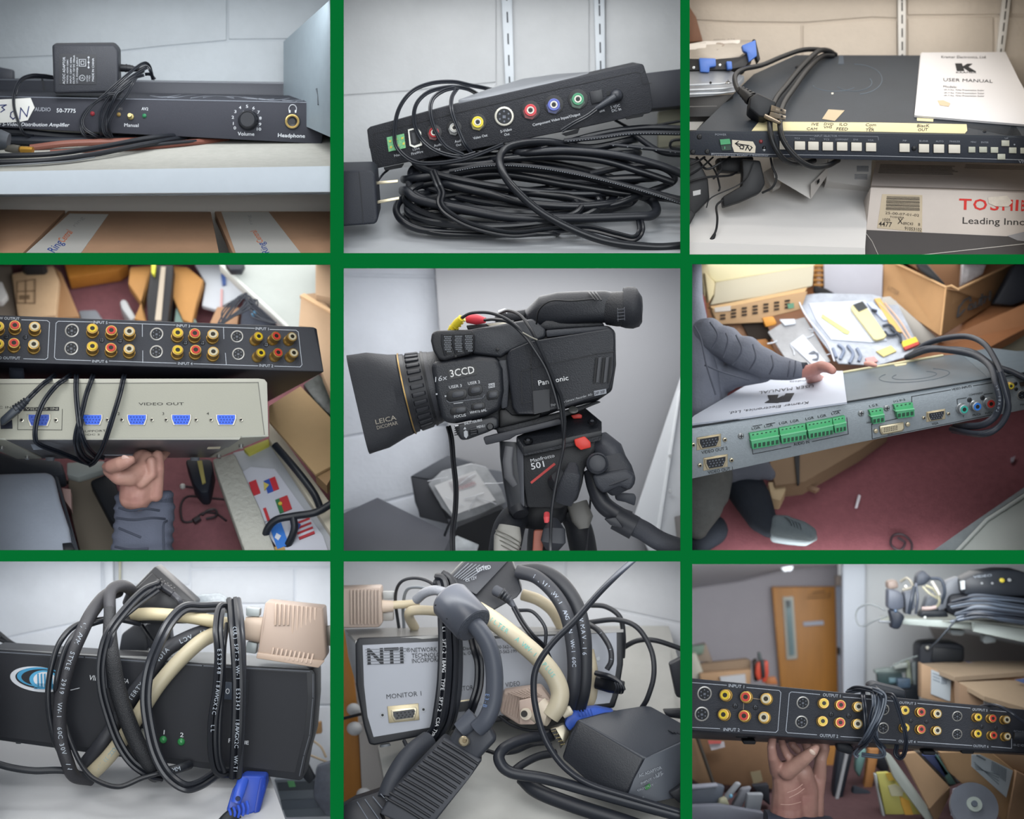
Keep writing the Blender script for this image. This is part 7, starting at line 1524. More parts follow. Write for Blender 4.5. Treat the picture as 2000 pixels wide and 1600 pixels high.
    c.slab([(1540,1330,.105),(1574,1335,.11),(1572,1400,.11),(1536,1535,.09),(1500,1545,.085)],0,.02,M('#1d3a95',.4),'plug_side',t,bevel=.003)
    c.loft([(1440,1340,.095,34,25),(1415,1420,.072,34,25),(1395,1480,.068,30,22)],n=20).build('thumb_screw',M('#2c50b8',.35),t)
    MB().lathe(c.P(1408,1455,.06),Vector((0,-1,0)),[(c.L(16),0),(c.L(14),.003)],12).build('screw_end',M('#232c4f',.4),t)
    for i in range(5):MB().tube(smooth_path([c.P(1460-i*26,1470+i*12,.066),c.P(1470-i*26,1510+i*10,.062),c.P(1465-i*28,1545+i*10,.066)]),c.L(9),8).build('strain_rib',M('#2b50bd',.35),t)
    c.tube([(1400,1540,.08),(1350,1580,.07),(1300,1640,.06)],46,K,t,'cable_end',16)
cell_7()
# =============== bottom middle: splitter with monitor port, close-up cables ===============
def cell_8():
    c=Cell(660,1080,2.9412)
    x0,x1,y0,y1=cell_shell(1,2,.62,M('#c6c8cc',.85));cell_fill_light(1,2,2.2,y1=.5);back_fill_light(1,2,1.0,y=.03,down=12)
    wall(c,.58,[[(-60,0),(1300,0),(1300,900),(-60,900)],[(1310,0),(2060,0),(2060,420),(1310,260)],[(1310,275),(2060,435),(2060,1700),(1310,1700)],[(-60,910),(1300,910),(1300,1700),(-60,1700)]],'#d9dce1',x0,x1,y0,y1,bump=.1,gap='#b1b4b9')
    # shelf
    MB().prism([c.P(330,1640,.03),c.P(2060,1640,.03),c.P(2060,980,.40),c.P(1900,420,.56),c.P(1500,420,.56),c.P(230,1110,.36)],Vector((0,0,-.02))).build('shelf_board',M('#b5b5b1',.6,var=.05,vs_=12),None,label='greyish white shelf board under the wrapped box and adapter',cat='shelf')
    c.slab([(225,1110,.36),(420,1330,.2),(420,1640,.04),(320,1640,.04)],0,.02,M('#cfd2d5',.6),'shelf_edge',kind='structure')if 0 else None
    # orange door strip and white bits at left
    c.slab([(10,400),(70,520),(110,900),(150,1640),(-20,1640)],.54,.02,M('#b57b36',.5,var=.08,vs_=8,stretch=(6,1,1)),'wooden_door',bevel=.002,label='orange brown wooden door edge blurred at the far left',cat='door')
    c.slab([(120,980),(330,980),(330,1640),(150,1640)],.53,.02,M('#b9b6b4',.7),'white_post',label='blurred white post between wooden door and shelf',cat='post')
    for u,v,r,lab in((90,900,45,'blurred white knob at the left edge above another'),(95,1010,50,'blurred white knob at the left edge, lower one'),(150,1390,50,'blurred white round object at the lower left')):
        MB().ball(c.P(u,v,.48),(c.L(r),c.L(r),c.L(r*.9)),16).build('round_fitting',M('#c9ccd0',.5),label=lab,cat='knob')
    c.tube([(-20,965,.44),(120,930,.42),(160,925,.4)],10,M('#2a2e37',.5),None,'cable',label='thin black cable entering at the left edge by the white knob',cat='cable')
    K=M('#2e3138',.45);K2=M('#3b3f48',.5,bump=.15,bs=400);K3=M('#24272f',.3)
    # ---- box
    F=c.face((110,500,.22),(1620,445,.27),(170,1080,.20))
    t=thing('vga_splitter','silver panelled splitter box with black rim and a monitor port','device',c.P(900,1080,.24))
    fp=[(100,520),(118,488),(600,472),(1100,455),(1600,440),(1640,450),(1640,640),(1612,820),(1590,890),(1300,920),(900,975),(500,1050),(210,1106),(180,1100),(150,1000),(105,760)]
    c.box(F,fp,.12,M('#22252c',.4),'rim',t,bevel=.004,seg=3)
    MB().prism([c.P(*p)for p in((100,505,.222),(600,470,.235),(1640,440,.268),(1580,425,.34),(800,425,.34),(300,430,.34),(40,440,.36))],Vector((0,0,-.006))).build('top_casing',M('#8d8c8a',.35,.3),t)
    c.slab([(38,440,.36),(102,505,.225),(108,760,.222),(100,740,.25),(60,600,.35)],0,.006,M('#a5aab0',.35,.2),'side_casing',t)
    SV=M('#7e8188',.4,.25,var=.03,vs_=5)
    F.poly([(142,530),(600,508),(1100,484),(1600,458),(1602,640),(1575,820),(1560,862),(900,940),(205,1058),(170,940),(150,760)],-.001,.0015).build('front_panel',SV,t)
    IK=M('#25282f',.6)
    def T(s_,a,b,h,bold=.02,**k):F.text(s_,a,b,h,IK,t,lift=.0024,bold=bold,**k)
    T('NTI',(170,640),(378,632),92,.09)
    m=MB()
    for i in range(6):F.line([(158+i*2,556+i*17),(392-i*3,549+i*17)],2.2,m,.0034)
    m.build('logo_lines',M('#26292f',.6),t)
    m=MB()
    for i in range(5):F.line([(162,549+i*17+8),(390,542+i*17+8)],4.5,m,.003)
    m.build('logo_gap_lines',SV,t)
    T('®',(392,570),(418,569),24);T('NETWORK',(422,572),(570,566),26,.03);T('TECHNOLOGIES',(424,604),(650,594),26,.03);T('INCORPORATED',(426,634),(640,620),26,.03)
    T('1275 Danner Dr',(660,562),(840,554),20);T('Aurora, OH 44202',(660,590),(850,580),20);T('330-562-7070',(905,552),(1035,546),20);T('330-562-1999',(905,580),(1040,572),20)
    T('MONITOR 1',(280,840),(480,820),28,.02);T('MONITOR 2',(640,800),(800,784),28,.02);T('VIDEO',(963,772),(1046,762),28,.0)
    # monitor port
    j=F.poly([(283,882),(462,864),(468,960),(292,978)],.001,.005).build('vga_socket',M('#a59a7f',.35,.6),t,bevel=.001)
    F.poly([(305,902),(445,884),(455,900),(440,955),(325,968),(308,940)],.004,.009).build('socket_shell',M('#c0b79f',.3,.7),j,bevel=.001)
    F.poly([(315,912),(436,896),(444,908),(430,945),(332,958),(318,936)],.008,.0105).build('socket_insert',M('#2b2e36',.4),j)
    m=MB()
    for r in range(3):
        for q in range(5):F.rect(340+q*22+(r==1)*8,922+r*13-q*2.6,9,7,h0=.0103,h1=.0112,mb=m)
    m.build('pin_hole',DARK,j)
    for u,v in((256,932),(491,900)):
        q=MB().lathe(F.at(u,v),F.n,[(c.L(17),0),(c.L(16),.003)],6).build('hex_post',M('#6b6d70',.35,.7),t);MB().lathe(F.at(u,v),F.n,[(c.L(9),0),(c.L(8),.0036)],12).build('thread_hole',DARK,q)
    MB().lathe(F.at(1495,608),F.n,[(c.L(15),0),(c.L(13),.003)],12).build('rivet',M('#7c7f82',.35,.6),t)
    F.poly([(675,862),(770,850),(770,905),(680,915)],.001,.004).build('vga_socket',M('#262930',.4),t);F.line([(672,856),(772,842)],7,None,.005).build('socket_shell',M('#b7a98a',.3,.6),t)
    c.loft([(270,1098,.22,30,20),(272,1112,.22,34,22)],n=16).build('rubber_foot',M('#6f7479',.5),t)
    MB().lathe(F.at(822,868),F.n,[(c.L(9),0),(c.L(8),.003)],10).build('post',M('#6b6d70',.35,.7),t)
    # ---- adapter on top (with printed label)
    t=thing('power_adapter','black adapter with grey print lying tilted on top of the box','adapter',c.P(850,300,.26))
    MB().prism([c.P(*p)for p in((625,150,.24),(740,30,.26),(1000,40,.26),(1060,215,.23),(1030,255,.22),(870,345,.21),(800,300,.21),(760,260,.22))],Vector((0,.08,.0))).build('body',M('#2c2f36',.45,bump=.15,bs=500),t,bevel=.008,seg=3)
    c.slab([(632,148,.232),(745,34,.25),(985,40,.255),(900,130,.235),(795,242,.212),(700,190,.222)],0,.008,M('#3a3d45',.45),'label_face',t,bevel=.003)
    LFc=c.face((632,148,.229),(745,34,.247),(795,242,.209))
    m=MB()
    for i in range(6):LFc.line([(665+i*14,150+i*4-10),(750+i*22,70+i*3-8)],3,m,.002)
    m.build('print_lines',M('#7b8088',.5),t);LFc.text('LISTED',(800,110),(880,92),22,M('#9ba0a8',.5),t,lift=.002,bold=.03);LFc.text('CE 12V',(735,170),(800,150),18,M('#8b9098',.5),t,lift=.002)
    c.loft([(905,215,.2,34,26),(950,240,.18,32,26),(990,280,.17,22,20),(1020,320,.165,12,12)],n=18).build('strain_relief',K2,t)
    for i in range(4):MB().tube([c.P(935+i*16,230+i*12,.168),c.P(942+i*16,235+i*12,.168)],c.L(36-i*3),14).build('strain_ring',K,t)
    c.twin([(1010,310,.16),(1060,400,.15),(1120,480,.15),(1180,540,.17),(1220,620,.18),(1250,700,.2)],9,K3,t)
    # beige plug at left
    BE=M('#98897f',.5)
    t=thing('vga_plug','beige ribbed plug entering at the upper left with cream cable','plug',c.P(150,420,.3))
    c.slab([(-8,205),(245,198),(258,400),(235,430),(-8,432)],.28,.08,BE,'plug_housing',t,bevel=.005)
    for i in range(9):c.slab([(70+i*20,212),(80+i*20,212),(82+i*20,412),(72+i*20,412)],.274,.01,M('#938479',.5),'grip_rib',t,bevel=.001)
    c.slab([(255,222),(325,222),(325,268),(258,268)],.3,.02,M('#8d8f8f',.4),'thumb_screw',t,bevel=.003);c.slab([(255,345),(320,340),(320,390),(258,392)],.3,.02,M('#83807c',.4),'thumb_screw',t,bevel=.003)
    c.loft([(255,308,.3,40,30),(320,305,.3,34,28)],n=18).build('neck',M('#b3a393',.5),t)
    c.tube([(310,300,.3),(400,295,.3),(470,290,.3)],26,M('#b5a98f',.45),t,'cable_end',14)
    CR=M('#aca189',.45)
    def cab(lab,p,r,mt,txt=None,h=26,tc='#9aa2b0',t0=.1,t1=.9,flip=False,twin=False,off=0,nm='cable',grp='cables wound round the silver box'):
        t=thing(nm,lab,'cable',c.P(*p[0]),grp)
        (c.twin(p,r,mt,t,'sheath')if twin else c.tube(p,r,mt,t,'sheath',18))
        if txt:c.cable_text(p,txt,h,M(tc,.6),t,r,t0,t1,off,flip)
        return t
    cab('cream cable loop at the left top behind the ferrite cylinder',[(620,340,.26),(500,330,.26),(420,335,.26),(410,370,.28),(440,430,.32)],30,CR)
    cab('thick cream cable crossing diagonally to the beige plug with green print',[(800,330,.17),(880,380,.14),(960,440,.13),(1060,520,.13),(1160,610,.125),(1240,710,.12),(1275,800,.115),(1262,880,.11),(1220,940,.11)],56,M('#aba28c',.45),'COMPUTER  A WW-1  PLUS',h=28,tc='#5fa8a0',t0=.05,t1=.72)
    cab('cream cable behind the dark loops at the upper right',[(1060,240,.3),(1150,270,.29),(1230,330,.29),(1290,430,.3),(1340,520,.3)],36,CR)
    cab('cream cable vertical strip right of the dark loops',[(1440,560,.26),(1462,680,.25),(1460,800,.25),(1440,900,.26)],34,CR)
    cab('thick dark cable of the right big loop, outer one',[(1040,110,.26),(1160,105,.24),(1280,170,.21),(1370,300,.19),(1410,450,.17),(1418,620,.16),(1410,780,.16),(1380,900,.18)],45,M('#2d3037',.5),'WMAV-16',h=26,t0=.5,t1=.7)
    cab('thick dark cable of the right big loop, inner one with print',[(1040,110,.24),(1140,140,.21),(1240,230,.18),(1310,350,.16),(1345,500,.15),(1358,650,.14),(1352,780,.14),(1330,880,.16)],42,M('#33363e',.5),'Dug WMV (WW-1  AWG 20N  VW-1 60C',h=24,t0=.12,t1=.75)
    cab('thin cord arch at the upper left behind the ferrite cylinder',[(350,430,.33),(330,260,.3),(360,170,.27),(440,145,.26),(530,170,.24),(600,240,.22)],10,K)
    cab('second thin cord arch at the upper left',[(380,440,.34),(375,300,.32),(400,210,.3),(480,200,.28),(560,230,.26)],10,M('#6a7077',.3))
    cab('flat grey cord end beside the ferrite cylinder',[(450,270,.22),(500,230,.2),(560,215,.18),(620,230,.16)],30,M('#7d8087',.4,bump=.3,bs=200))
    cab('black twin cord rising over the box at its left third, printed',[(560,150,.2),(600,180,.19),(610,400,.18),(612,560,.17),(605,740,.165),(585,900,.165),(560,1020,.17),(500,1085,.19)],20,K3,'LI  SPT-2 18AWG  TYPE  SPT-2  CSA TYPE',h=22,flip=False,t0=.3,t1=.95,twin=True,tc='#c3c6ca')
    cab('black twin cord second from the left over the box',[(590,130,.21),(640,180,.2),(650,400,.17),(660,600,.16),(650,800,.16),(625,960,.16),(560,1080,.18)],20,K3,twin=True)
    cab('black twin cord third over the box, rightmost of the trio',[(610,130,.22),(670,200,.2),(685,450,.17),(690,640,.16),(680,820,.16),(650,960,.17),(600,1050,.19)],16,M('#32353c',.25),twin=True)
    cab('black twin cord right of the trio over the box',[(770,470,.22),(792,560,.19),(812,640,.18),(808,760,.175),(780,860,.17),(745,950,.18)],15,K3,twin=True)
    cab('thin black cord crossing in front of the silver panel to the right',[(1040,330,.22),(1120,340,.2),(1190,430,.18),(1190,540,.18)],11,K)
    cab('black cord loop far right, outer',[(1440,300,.3),(1540,310,.29),(1620,370,.28),(1640,480,.28),(1635,600,.3)],16,K)
    cab('black cord loop far right, bigger one',[(1440,400,.28),(1600,385,.26),(1720,430,.24),(1800,560,.22),(1815,700,.2),(1780,830,.2),(1740,900,.22)],16,K)
    cab('black cord at the far right leaving to the edge',[(1630,550,.3),(1720,505,.29),(1830,505,.28),(1996,560,.28)],16,K)
    cab('short black cord hooking at the right end of the box',[(1440,410,.25),(1500,450,.22),(1560,540,.2),(1570,620,.19),(1545,670,.19)],17,K,'II II',h=14)
    t=thing('barrel_plug','shiny black barrel plug in the right end of the silver box','plug',c.P(1560,780,.2))
    c.loft([(1490,740,.22,45,30,3),(1570,760,.2,48,32,3),(1635,775,.19,40,30,3)],n=20).build('plug_body',M('#1a1d24',.25),t)
    c.tube([(1480,690,.2),(1560,710,.18),(1620,745,.17),(1640,790,.17)],16,K3,t)
    for i in range(4):MB().tube(smooth_path([c.P(1590+i*14,745+i*4,.165),c.P(1600+i*14,775+i*2,.16),c.P(1592+i*14,805,.168)]),c.L(6),8).build('strain_ring',K3,t)
    # ---- ferrite cylinder, big dark cable and connector
    t=thing('monitor_cable','thick dark monitor cable with a big ferrite cylinder and ribbed plug in front','cable',c.P(500,1560,.04))
    fm=M('#444852',.35)
    a0,a1=c.P(640,265,.10),c.P(775,410,.055);axv=(a1-a0).normalized();R=c.L(122)
    MB().lathe(a0,axv,[(R*.55,-.006),(R*.9,-.003),(R,.004),(R,(a1-a0).length),(R*.93,(a1-a0).length+.004),(R*.3,(a1-a0).length+.004)],36).build('ferrite_core',fm,t,angle=50)
    MB().lathe(a1+axv*.003,axv,[(R*.9,0),(R*.88,.002)],32).build('end_face',M('#474c56',.6,bump=.6,bs=250),t)
    for p in((560,300),(628,378)):MB().ball(c.P(p[0],p[1],.048),(c.L(6),)*3,8).build('dimple',DARK,t)
    cp=[(770,400,.058),(810,440,.048),(860,520,.045),(890,620,.045),(900,740,.045),(890,860,.045),(850,960,.045),(800,1010,.05)]
    c.tube(cp,52,M('#474c57',.45),t,'thick_cable',22);c.cable_text(cp,'E3-B',24,M('#56719c',.6),t,52,.66,.8,-38)
    cc=M('#3e4149',.5)
    MB().prism([c.P(*p)for p in((700,970,.07),(850,960,.05),(920,1070,.05),(800,1200,.045),(620,1110,.06))],Vector((0,.04,.0))).build('plug_neck',M('#3a3e47',.45),t,bevel=.01,seg=3)
    MB().prism([c.P(*p)for p in((610,1060,.06),(830,1190,.045),(760,1290,.045),(500,1620,.02),(240,1500,.03),(330,1350,.04))],Vector((0,.06,.0))).build('plug_housing',cc,t,bevel=.01,seg=3)
    for i in range(13):
        f=i/12;a=(600-f*330,1085+f*320);b=(805-f*300,1215+f*330)
        MB().tube([c.P(a[0],a[1],.055-.02*f),c.P((a[0]+b[0])/2,(a[1]+b[1])/2-4,.046-.02*f),c.P(b[0],b[1],.045-.02*f)],c.L(9),8).build('grip_groove',M('#23262e',.5),t)
    q=MB().lathe(c.P(735,1085,.05),Vector((-.2,-.9,.2)),[(c.L(26),0),(c.L(30),.01),(c.L(30),.02),(c.L(22),.023)],14).build('clamp_screw',M('#b3a68b',.25,.8),t)
    MB().lathe(c.P(728,1080,.028),Vector((-.2,-.9,.2)),[(c.L(14),0),(c.L(12),.004)],10).build('screw_tip',M('#8d7f66',.3,.8),q)
    c.loft([(790,940,.06,60,40),(700,1020,.06,50,40)],n=16).build('neck_bend',M('#474c57',.45),t)
    # second thick cable at the lower left
    t=thing('monitor_cable','second thick dark cable bending down to a plug in the lower left corner','cable',c.P(150,1560,.05))
    c.tube([(520,1080,.17),(440,1140,.14),(370,1220,.12),(310,1330,.1),(280,1420,.08)],60,M('#3b3f48',.5),t,'thick_cable',20)
    c.slab([(215,1380,.08),(330,1330,.09),(370,1370,.08),(240,1500,.055),(300,1640,.04),(-12,1640,.04),(-12,1480,.06),(90,1420,.07)],0,.05,M('#2b2e37',.45),'plug_housing',t,bevel=.008)
    for i in range(4):MB().tube([c.P(110+i*45,1430-i*15,.065),c.P(190+i*45,1560-i*30,.045)],c.L(3),5).build('grip_line',M('#6b717c',.4),t)
    # ---- beige VGA plug front
    t=thing('vga_plug','beige ribbed plug on the silver box with thick cream cable end','plug',c.P(1050,950,.13))
    BE2=M('#a7958a',.5)
    MB().prism([c.P(*p)for p in((955,800,.18),(1170,770,.15),(1230,850,.13),(1130,990,.12),(1040,990,.14),(930,920,.18))],Vector((0,.06,.0))).build('plug_housing',BE2,t,bevel=.005)
    for i in range(8):MB().tube([c.P(965+i*17,812-i*3,.168-i*.003),c.P(945+i*16,908+i*8,.17-i*.005)],c.L(4),6).build('grip_rib',M('#a08e83',.5),t)
    for i in range(8):MB().tube([c.P(975+i*20,803-i*4,.162-i*.002),c.P(1070+i*14,835-i*2,.138-i*.001)],c.L(4),6).build('grip_rib',M('#a08e83',.5),t)
    c.slab([(1040,850,.128),(1130,830,.12),(1230,850,.12),(1130,988,.115),(1042,988,.13)],0,.01,M('#b3a095',.5),'front_face',t,bevel=.003)
    MB().lathe(c.P(1080,925,.12),Vector((0,-1,0)),[(c.L(36),0),(c.L(34),.006)],20).build('thumb_screw',M('#c6bba9',.4),t);MB().lathe(c.P(1070,925,.112),Vector((0,-1,0)),[(c.L(20),0),(c.L(18),.003)],16).build('screw_hole',M('#2a2622',.5),t)
    c.loft([(1150,900,.125,80,45),(1190,930,.115,72,45),(1215,940,.11,60,40)],n=22).build('neck',M('#bfb3a1',.45),t)
    MB().tube([c.P(1290,930,.12),c.P(1330,905,.12),c.P(1342,898,.12)],[c.L(26),c.L(32),c.L(22)],14).build('thumb_screw',M('#c3bba8',.4),t)
    # blue VGA connector
    t=thing('vga_plug','blue VGA plug with open metal shell behind the adapter','plug',c.P(1400,1000,.15))
    MB().prism([c.P(*p)for p in((1340,905,.16),(1480,888,.18),(1590,910,.2),(1560,940,.18),(1400,960,.15),(1330,1030,.13),(1300,980,.13))],Vector((0,.04,.0))).build('plug_housing',M('#3557b0',.4),t,bevel=.005)
    for i in range(5):MB().tube([c.P(1378+i*18,905-i*2,.152),c.P(1392+i*18,940-i*1,.15)],c.L(4),6).build('grip_rib',M('#27479a',.4),t)
    MB().prism([c.P(*p)for p in((1215,1010,.12),(1300,985,.12),(1330,1040,.12),(1300,1110,.11),(1270,1100,.11))],Vector((0,.03,.0))).build('metal_shell',M('#8c8677',.3,.8),t,bevel=.003)
    MB().prism([c.P(*p)for p in((1222,1018,.118),(1250,1008,.118),(1300,1095,.108),(1280,1125,.108))],Vector((0,.004,.0))).build('pin_field',M('#23211d',.5),t)
    m=MB()
    for r in range(5):
        for q in range(3):m.tube([c.P(1232+r*13+q*9,1025+r*19-q*2,.117-r*.002),c.P(1230+r*13+q*9,1026+r*19-q*2,.112-r*.002)],c.L(3),6)
    m.build('pins',M('#b8a774',.3,.8),t,kind='stuff')
    # ---- big adapter right front
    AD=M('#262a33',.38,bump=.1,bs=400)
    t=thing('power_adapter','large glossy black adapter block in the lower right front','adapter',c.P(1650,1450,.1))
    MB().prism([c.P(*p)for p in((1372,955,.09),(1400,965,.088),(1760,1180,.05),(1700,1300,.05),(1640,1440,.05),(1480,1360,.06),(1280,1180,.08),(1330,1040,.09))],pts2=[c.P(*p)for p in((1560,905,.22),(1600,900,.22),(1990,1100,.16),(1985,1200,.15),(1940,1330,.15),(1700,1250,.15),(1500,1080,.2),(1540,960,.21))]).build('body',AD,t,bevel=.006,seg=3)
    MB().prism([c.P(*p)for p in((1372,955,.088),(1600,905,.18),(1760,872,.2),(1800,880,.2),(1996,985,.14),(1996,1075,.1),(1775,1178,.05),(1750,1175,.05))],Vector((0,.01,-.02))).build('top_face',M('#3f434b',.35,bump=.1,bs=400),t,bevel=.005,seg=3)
    MB().prism([c.P(*p)for p in((1765,1180,.049),(1996,1080,.09),(1996,1400,.085),(1880,1420,.06),(1700,1465,.05),(1645,1440,.049),(1700,1300,.049))],Vector((.0,.02,.0))).build('label_side',M('#4a4f58',.45),t,bevel=.003)
    SF=c.face((1765,1180,.047),(1996,1080,.088),(1700,1465,.047))
    for s_,a,b,h in(('AC ADAPTOR',(1730,1290),(1860,1240),18),('LPS',(1830,1290),(1866,1272),22),('INPUT 100-240V',(1740,1330),(1900,1262),12),('OUTPUT 12V',(1720,1370),(1860,1320),12),('MADE IN CHINA',(1700,1430),(1870,1370),12)):SF.text(s_,a,b,h,M('#9aa0a8',.5),t,lift=.0015,bold=.01)
    SF.poly([(1760,1345),(1790,1325),(1795,1345),(1770,1362)],0,.0015).build('green_mark',M('#3e7f45',.5),t)
    m=MB();[SF.rect(1905+i*9,1240+(i%3)*40,5,26,-.4,mb=m,h1=.0015)for i in range(7)];m.build('side_vent',M('#20242b',.5),t)
    c.slab([(1890,1020),(1996,985),(1996,1060),(1930,1050)],.085,.003,M('#393d46',.4),'top_recess',t)if 0 else None
    TFc=Face(c,(1372,955,.087),(1996,1075,.098),(1760,872,.199));m=MB()
    for i in range(5):TFc.line([(1900+i*18,1020+i*3),(1925+i*18,1034+i*3)],6,m,.0015)
    m.build('embossed_print',M('#3a3e46',.4),t)
    for p,lab in((((1905,640),(1996,595),(1996,840),(1945,830)),'black corner of another device at the right edge'),(((1870,910),(1996,905),(1996,960),(1890,945)),'black block at the right edge above the adapter'),(((1900,1380),(1996,1330),(1996,1440),(1960,1440)),'small black piece at the right edge under the adapter')):
        c.slab(p,.2 if p[0][1]<1000 else.045,.04,M('#2a2d35',.45),'black_block',bevel=.004,label=lab,cat='device')
    # foreground cables
    G2='foreground cables at the lower right'
    cab('long black cord sweeping from the top edge down to the adapter',[(1720,20,.05),(1620,110,.05),(1500,230,.05),(1360,390,.05),(1230,520,.05),(1140,660,.048),(1125,800,.045),(1150,950,.04),(1200,1090,.035),(1300,1230,.03),(1450,1330,.025),(1700,1410,.018),(2000,1500,.015)],19,M('#2a2e38',.35),grp=G2)
    cab('thick black cable in front curving right along the shelf',[(1230,1050,.14),(1080,1070,.1),(960,1120,.06),(925,1185,.045),(990,1260,.04),(1200,1300,.035),(1450,1370,.03),(1700,1440,.025),(1996,1520,.02)],34,M('#2f333c',.38),grp=G2)
    cab('thick black cable below it at the bottom right',[(1060,1290,.08),(1150,1370,.06),(1350,1450,.045),(1600,1530,.035),(1800,1600,.03)],46,M('#2c3039',.45),grp=G2)
    cab('black cable turning between plug and adapter',[(1250,1150,.12),(1150,1170,.1),(1060,1215,.07),(1000,1262,.055)],24,K,grp=G2)
    cab('black cable behind on the shelf, upper',[(930,1150,.1),(1020,1140,.12),(1120,1100,.14),(1230,1090,.14)],16,K,grp=G2)
    cab('thin black cord on the shelf under the box',[(380,1080,.2),(420,1150,.17),(500,1190,.15),(620,1180,.14),(800,1130,.15),(930,1160,.12)],12,K,grp=G2)
    cab('thin black cord under the beige plug',[(930,940,.2),(1000,990,.17),(1100,1020,.15),(1220,1020,.15)],10,K,grp=G2)
    cab('thin black cord reaching the lower left plug',[(440,1120,.18),(500,1180,.14)],10,K,grp=G2)
cell_8()
# =============== bottom right: jack unit held up in the storage room ===============
def cell_9():
    c=Cell(1340,1080,3.0303)
    x0,x1,y0,y1=cell_shell(2,2,1.25,M('#9b9a9d',.85));cell_fill_light(2,2,3.0,y1=.9);back_fill_light(2,2,3.2,y=.4,tilt=60,h=.1)
    S=lambda pts,y,dep,mat,nm,par=None,**k:c.slab(pts,y,dep,mat,nm,par,**k)
    CBL=M('#957e67',.8,var=.04,vs_=8);CBM=M('#7f6b57',.8,var=.04,vs_=8);CBD=M('#6a5645',.8,var=.05,vs_=8)
    # room
    S([(20,60),(900,60),(910,1600),(20,1600)],1.15,.02,M('#9a979d',.8,var=.02),'wall_back',kind='structure')
    MB().prism([c.P(*p)for p in((20,50,.7),(900,50,.7),(890,75,1.14),(600,100,1.14),(330,170,1.14),(20,215,1.14))],Vector((0,0,.01))).build('ceiling',M('#c3c4ca',.8),kind='structure')
    S([(925,55),(2050,55),(2050,1600),(925,1600)],.98,.02,M('#c3c8cc',.7),'wall_right',kind='structure')
    S([(925,55),(1065,55),(1060,1000),(930,1000)],.96,.02,M('#c3cbd6',.6),'trim_1',kind='structure',bevel=.006)
    MB().prism([c.P(*p)for p in((20,1600,.45),(2050,1600,.45),(2050,1000,1.1),(20,1000,1.1))],Vector((0,0,-.01))).build('floor',M('#51393c',.95,var=.1,vs_=60),kind='structure')
    t=thing('top_light','bright fluorescent lamp end hanging from the ceiling at the top','lamp',c.P(600,90,1.0))
    S([(562,60),(637,60),(632,100),(612,112),(600,104),(588,116),(572,98)],.95,.03,M('#e6ecf2',.4,emit=1.1),'lamp_tube',t,bevel=.003)
    # door
    t=c.slab([(508,202),(888,200),(908,820),(905,1000),(575,1000),(560,800)],1.12,.015,M('#a8722f',.5,var=.14,vs_=7,stretch=(5,1,.6)),'door_1',kind='structure',bevel=.003)
    S([(572,262),(636,258),(660,628),(596,634)],1.112,.01,M('#b3b3ab',.6),'window_trim',t,bevel=.002)
    S([(590,282),(622,280),(642,605),(612,610)],1.105,.006,M('#6d8488',.2),'door_window',t);S([(592,282),(614,282),(618,320),(600,325)],1.10,.004,M('#3f4a50',.4),'window_shade',t)
    S([(693,410),(812,402),(816,426),(698,434)],1.112,.006,M('#a3a9b8',.5),'door_sign',t)
    m=MB();DF=c.flat(1.113)
    DF.line([(720,268),(850,262),(852,232)],5,m,.001);DF.line([(750,235),(820,228)],6,m,.001);DF.line([(725,250),(840,243)],4,m,.001);m.build('pencil_marks',M('#6b4f2c',.7),t)
    S([(888,195),(925,190),(930,1000),(908,1000)],1.1,.02,M('#9da6b6',.6),'trim_2',kind='structure')
    S([(896,560),(908,560),(910,600),(898,602)],1.09,.01,M('#2f2a26',.5),'door_lock',t)
    S([(885,140),(925,135),(925,195),(888,200)],1.1,.02,M('#a5988f',.6),'trim_3',kind='structure')
    # left clutter
    S([(36,560),(120,540),(160,650),(36,640)],.95,.04,M('#7d6f62',.7),'open_carton',None,bevel=.003,label='brown open carton flap at the left edge high on the pile',cat='carton')
    S([(20,555),(110,545),(100,600),(20,610)],.94,.02,M('#5f7366',.6),'green_book',None,bevel=.002,label='dull green book on the carton at the left edge',cat='book')
    S([(20,600),(60,590),(100,700),(110,770),(20,760)],.92,.03,M('#a19f94',.7),'white_roll',None,bevel=.006,label='pale rolled paper at the left edge above the unit',cat='roll')
    t=thing('cardboard_box','open cardboard box at the left behind the unit, flaps up','box',c.P(250,760,.9))
    S([(70,660),(360,630),(385,640),(385,760),(80,720)],.93,.03,CBM,'back_flap',t,bevel=.002);S([(80,715),(385,690),(380,790),(90,770)],.9,.03,M('#9d7f61',.8),'front_side',t,bevel=.002)
    S([(200,735),(350,718),(355,780),(210,780)],.89,.01,M('#a5a7ab',.6),'white_paper',t)
    t=thing('clamp','red and black clamp standing beside the cardboard box by the door','clamp',c.P(445,770,.9))
    S([(392,640),(420,625),(430,760),(405,765)],.9,.02,M('#33241f',.6),'black_arm',t,bevel=.004);S([(415,660),(440,640),(450,740),(430,765),(410,720)],.89,.02,M('#b3432f',.5),'red_arm',t,bevel=.004)
    S([(455,640),(488,640),(490,720),(475,768),(450,770)],.89,.02,M('#b3432f',.5),'red_arm',t,bevel=.004);S([(425,590),(445,590),(450,640),(430,642)],.89,.02,M('#4c5557',.5),'grey_tip',t,bevel=.004);S([(440,640),(465,635),(470,740),(448,742)],.885,.02,M('#2e3438',.5),'dark_spring',t,bevel=.003)
    S([(470,740),(530,735),(545,780),(470,778)],.93,.02,M('#a8683a',.6),'orange_scrap',None,bevel=.002,label='orange brown piece right of the red clamp',cat='piece')
    # shelf upper right
    t=thing('wall_shelf','white wall shelf at the upper right loaded with cables','shelf',c.P(1600,420,.8))
    MB().prism([c.P(*p)for p in((1150,398,.66),(1700,400,.60),(2050,440,.56),(2050,360,.9),(1150,372,.9))],Vector((0,0,-.004))).build('shelf_top',M('#9aa099',.6),t)
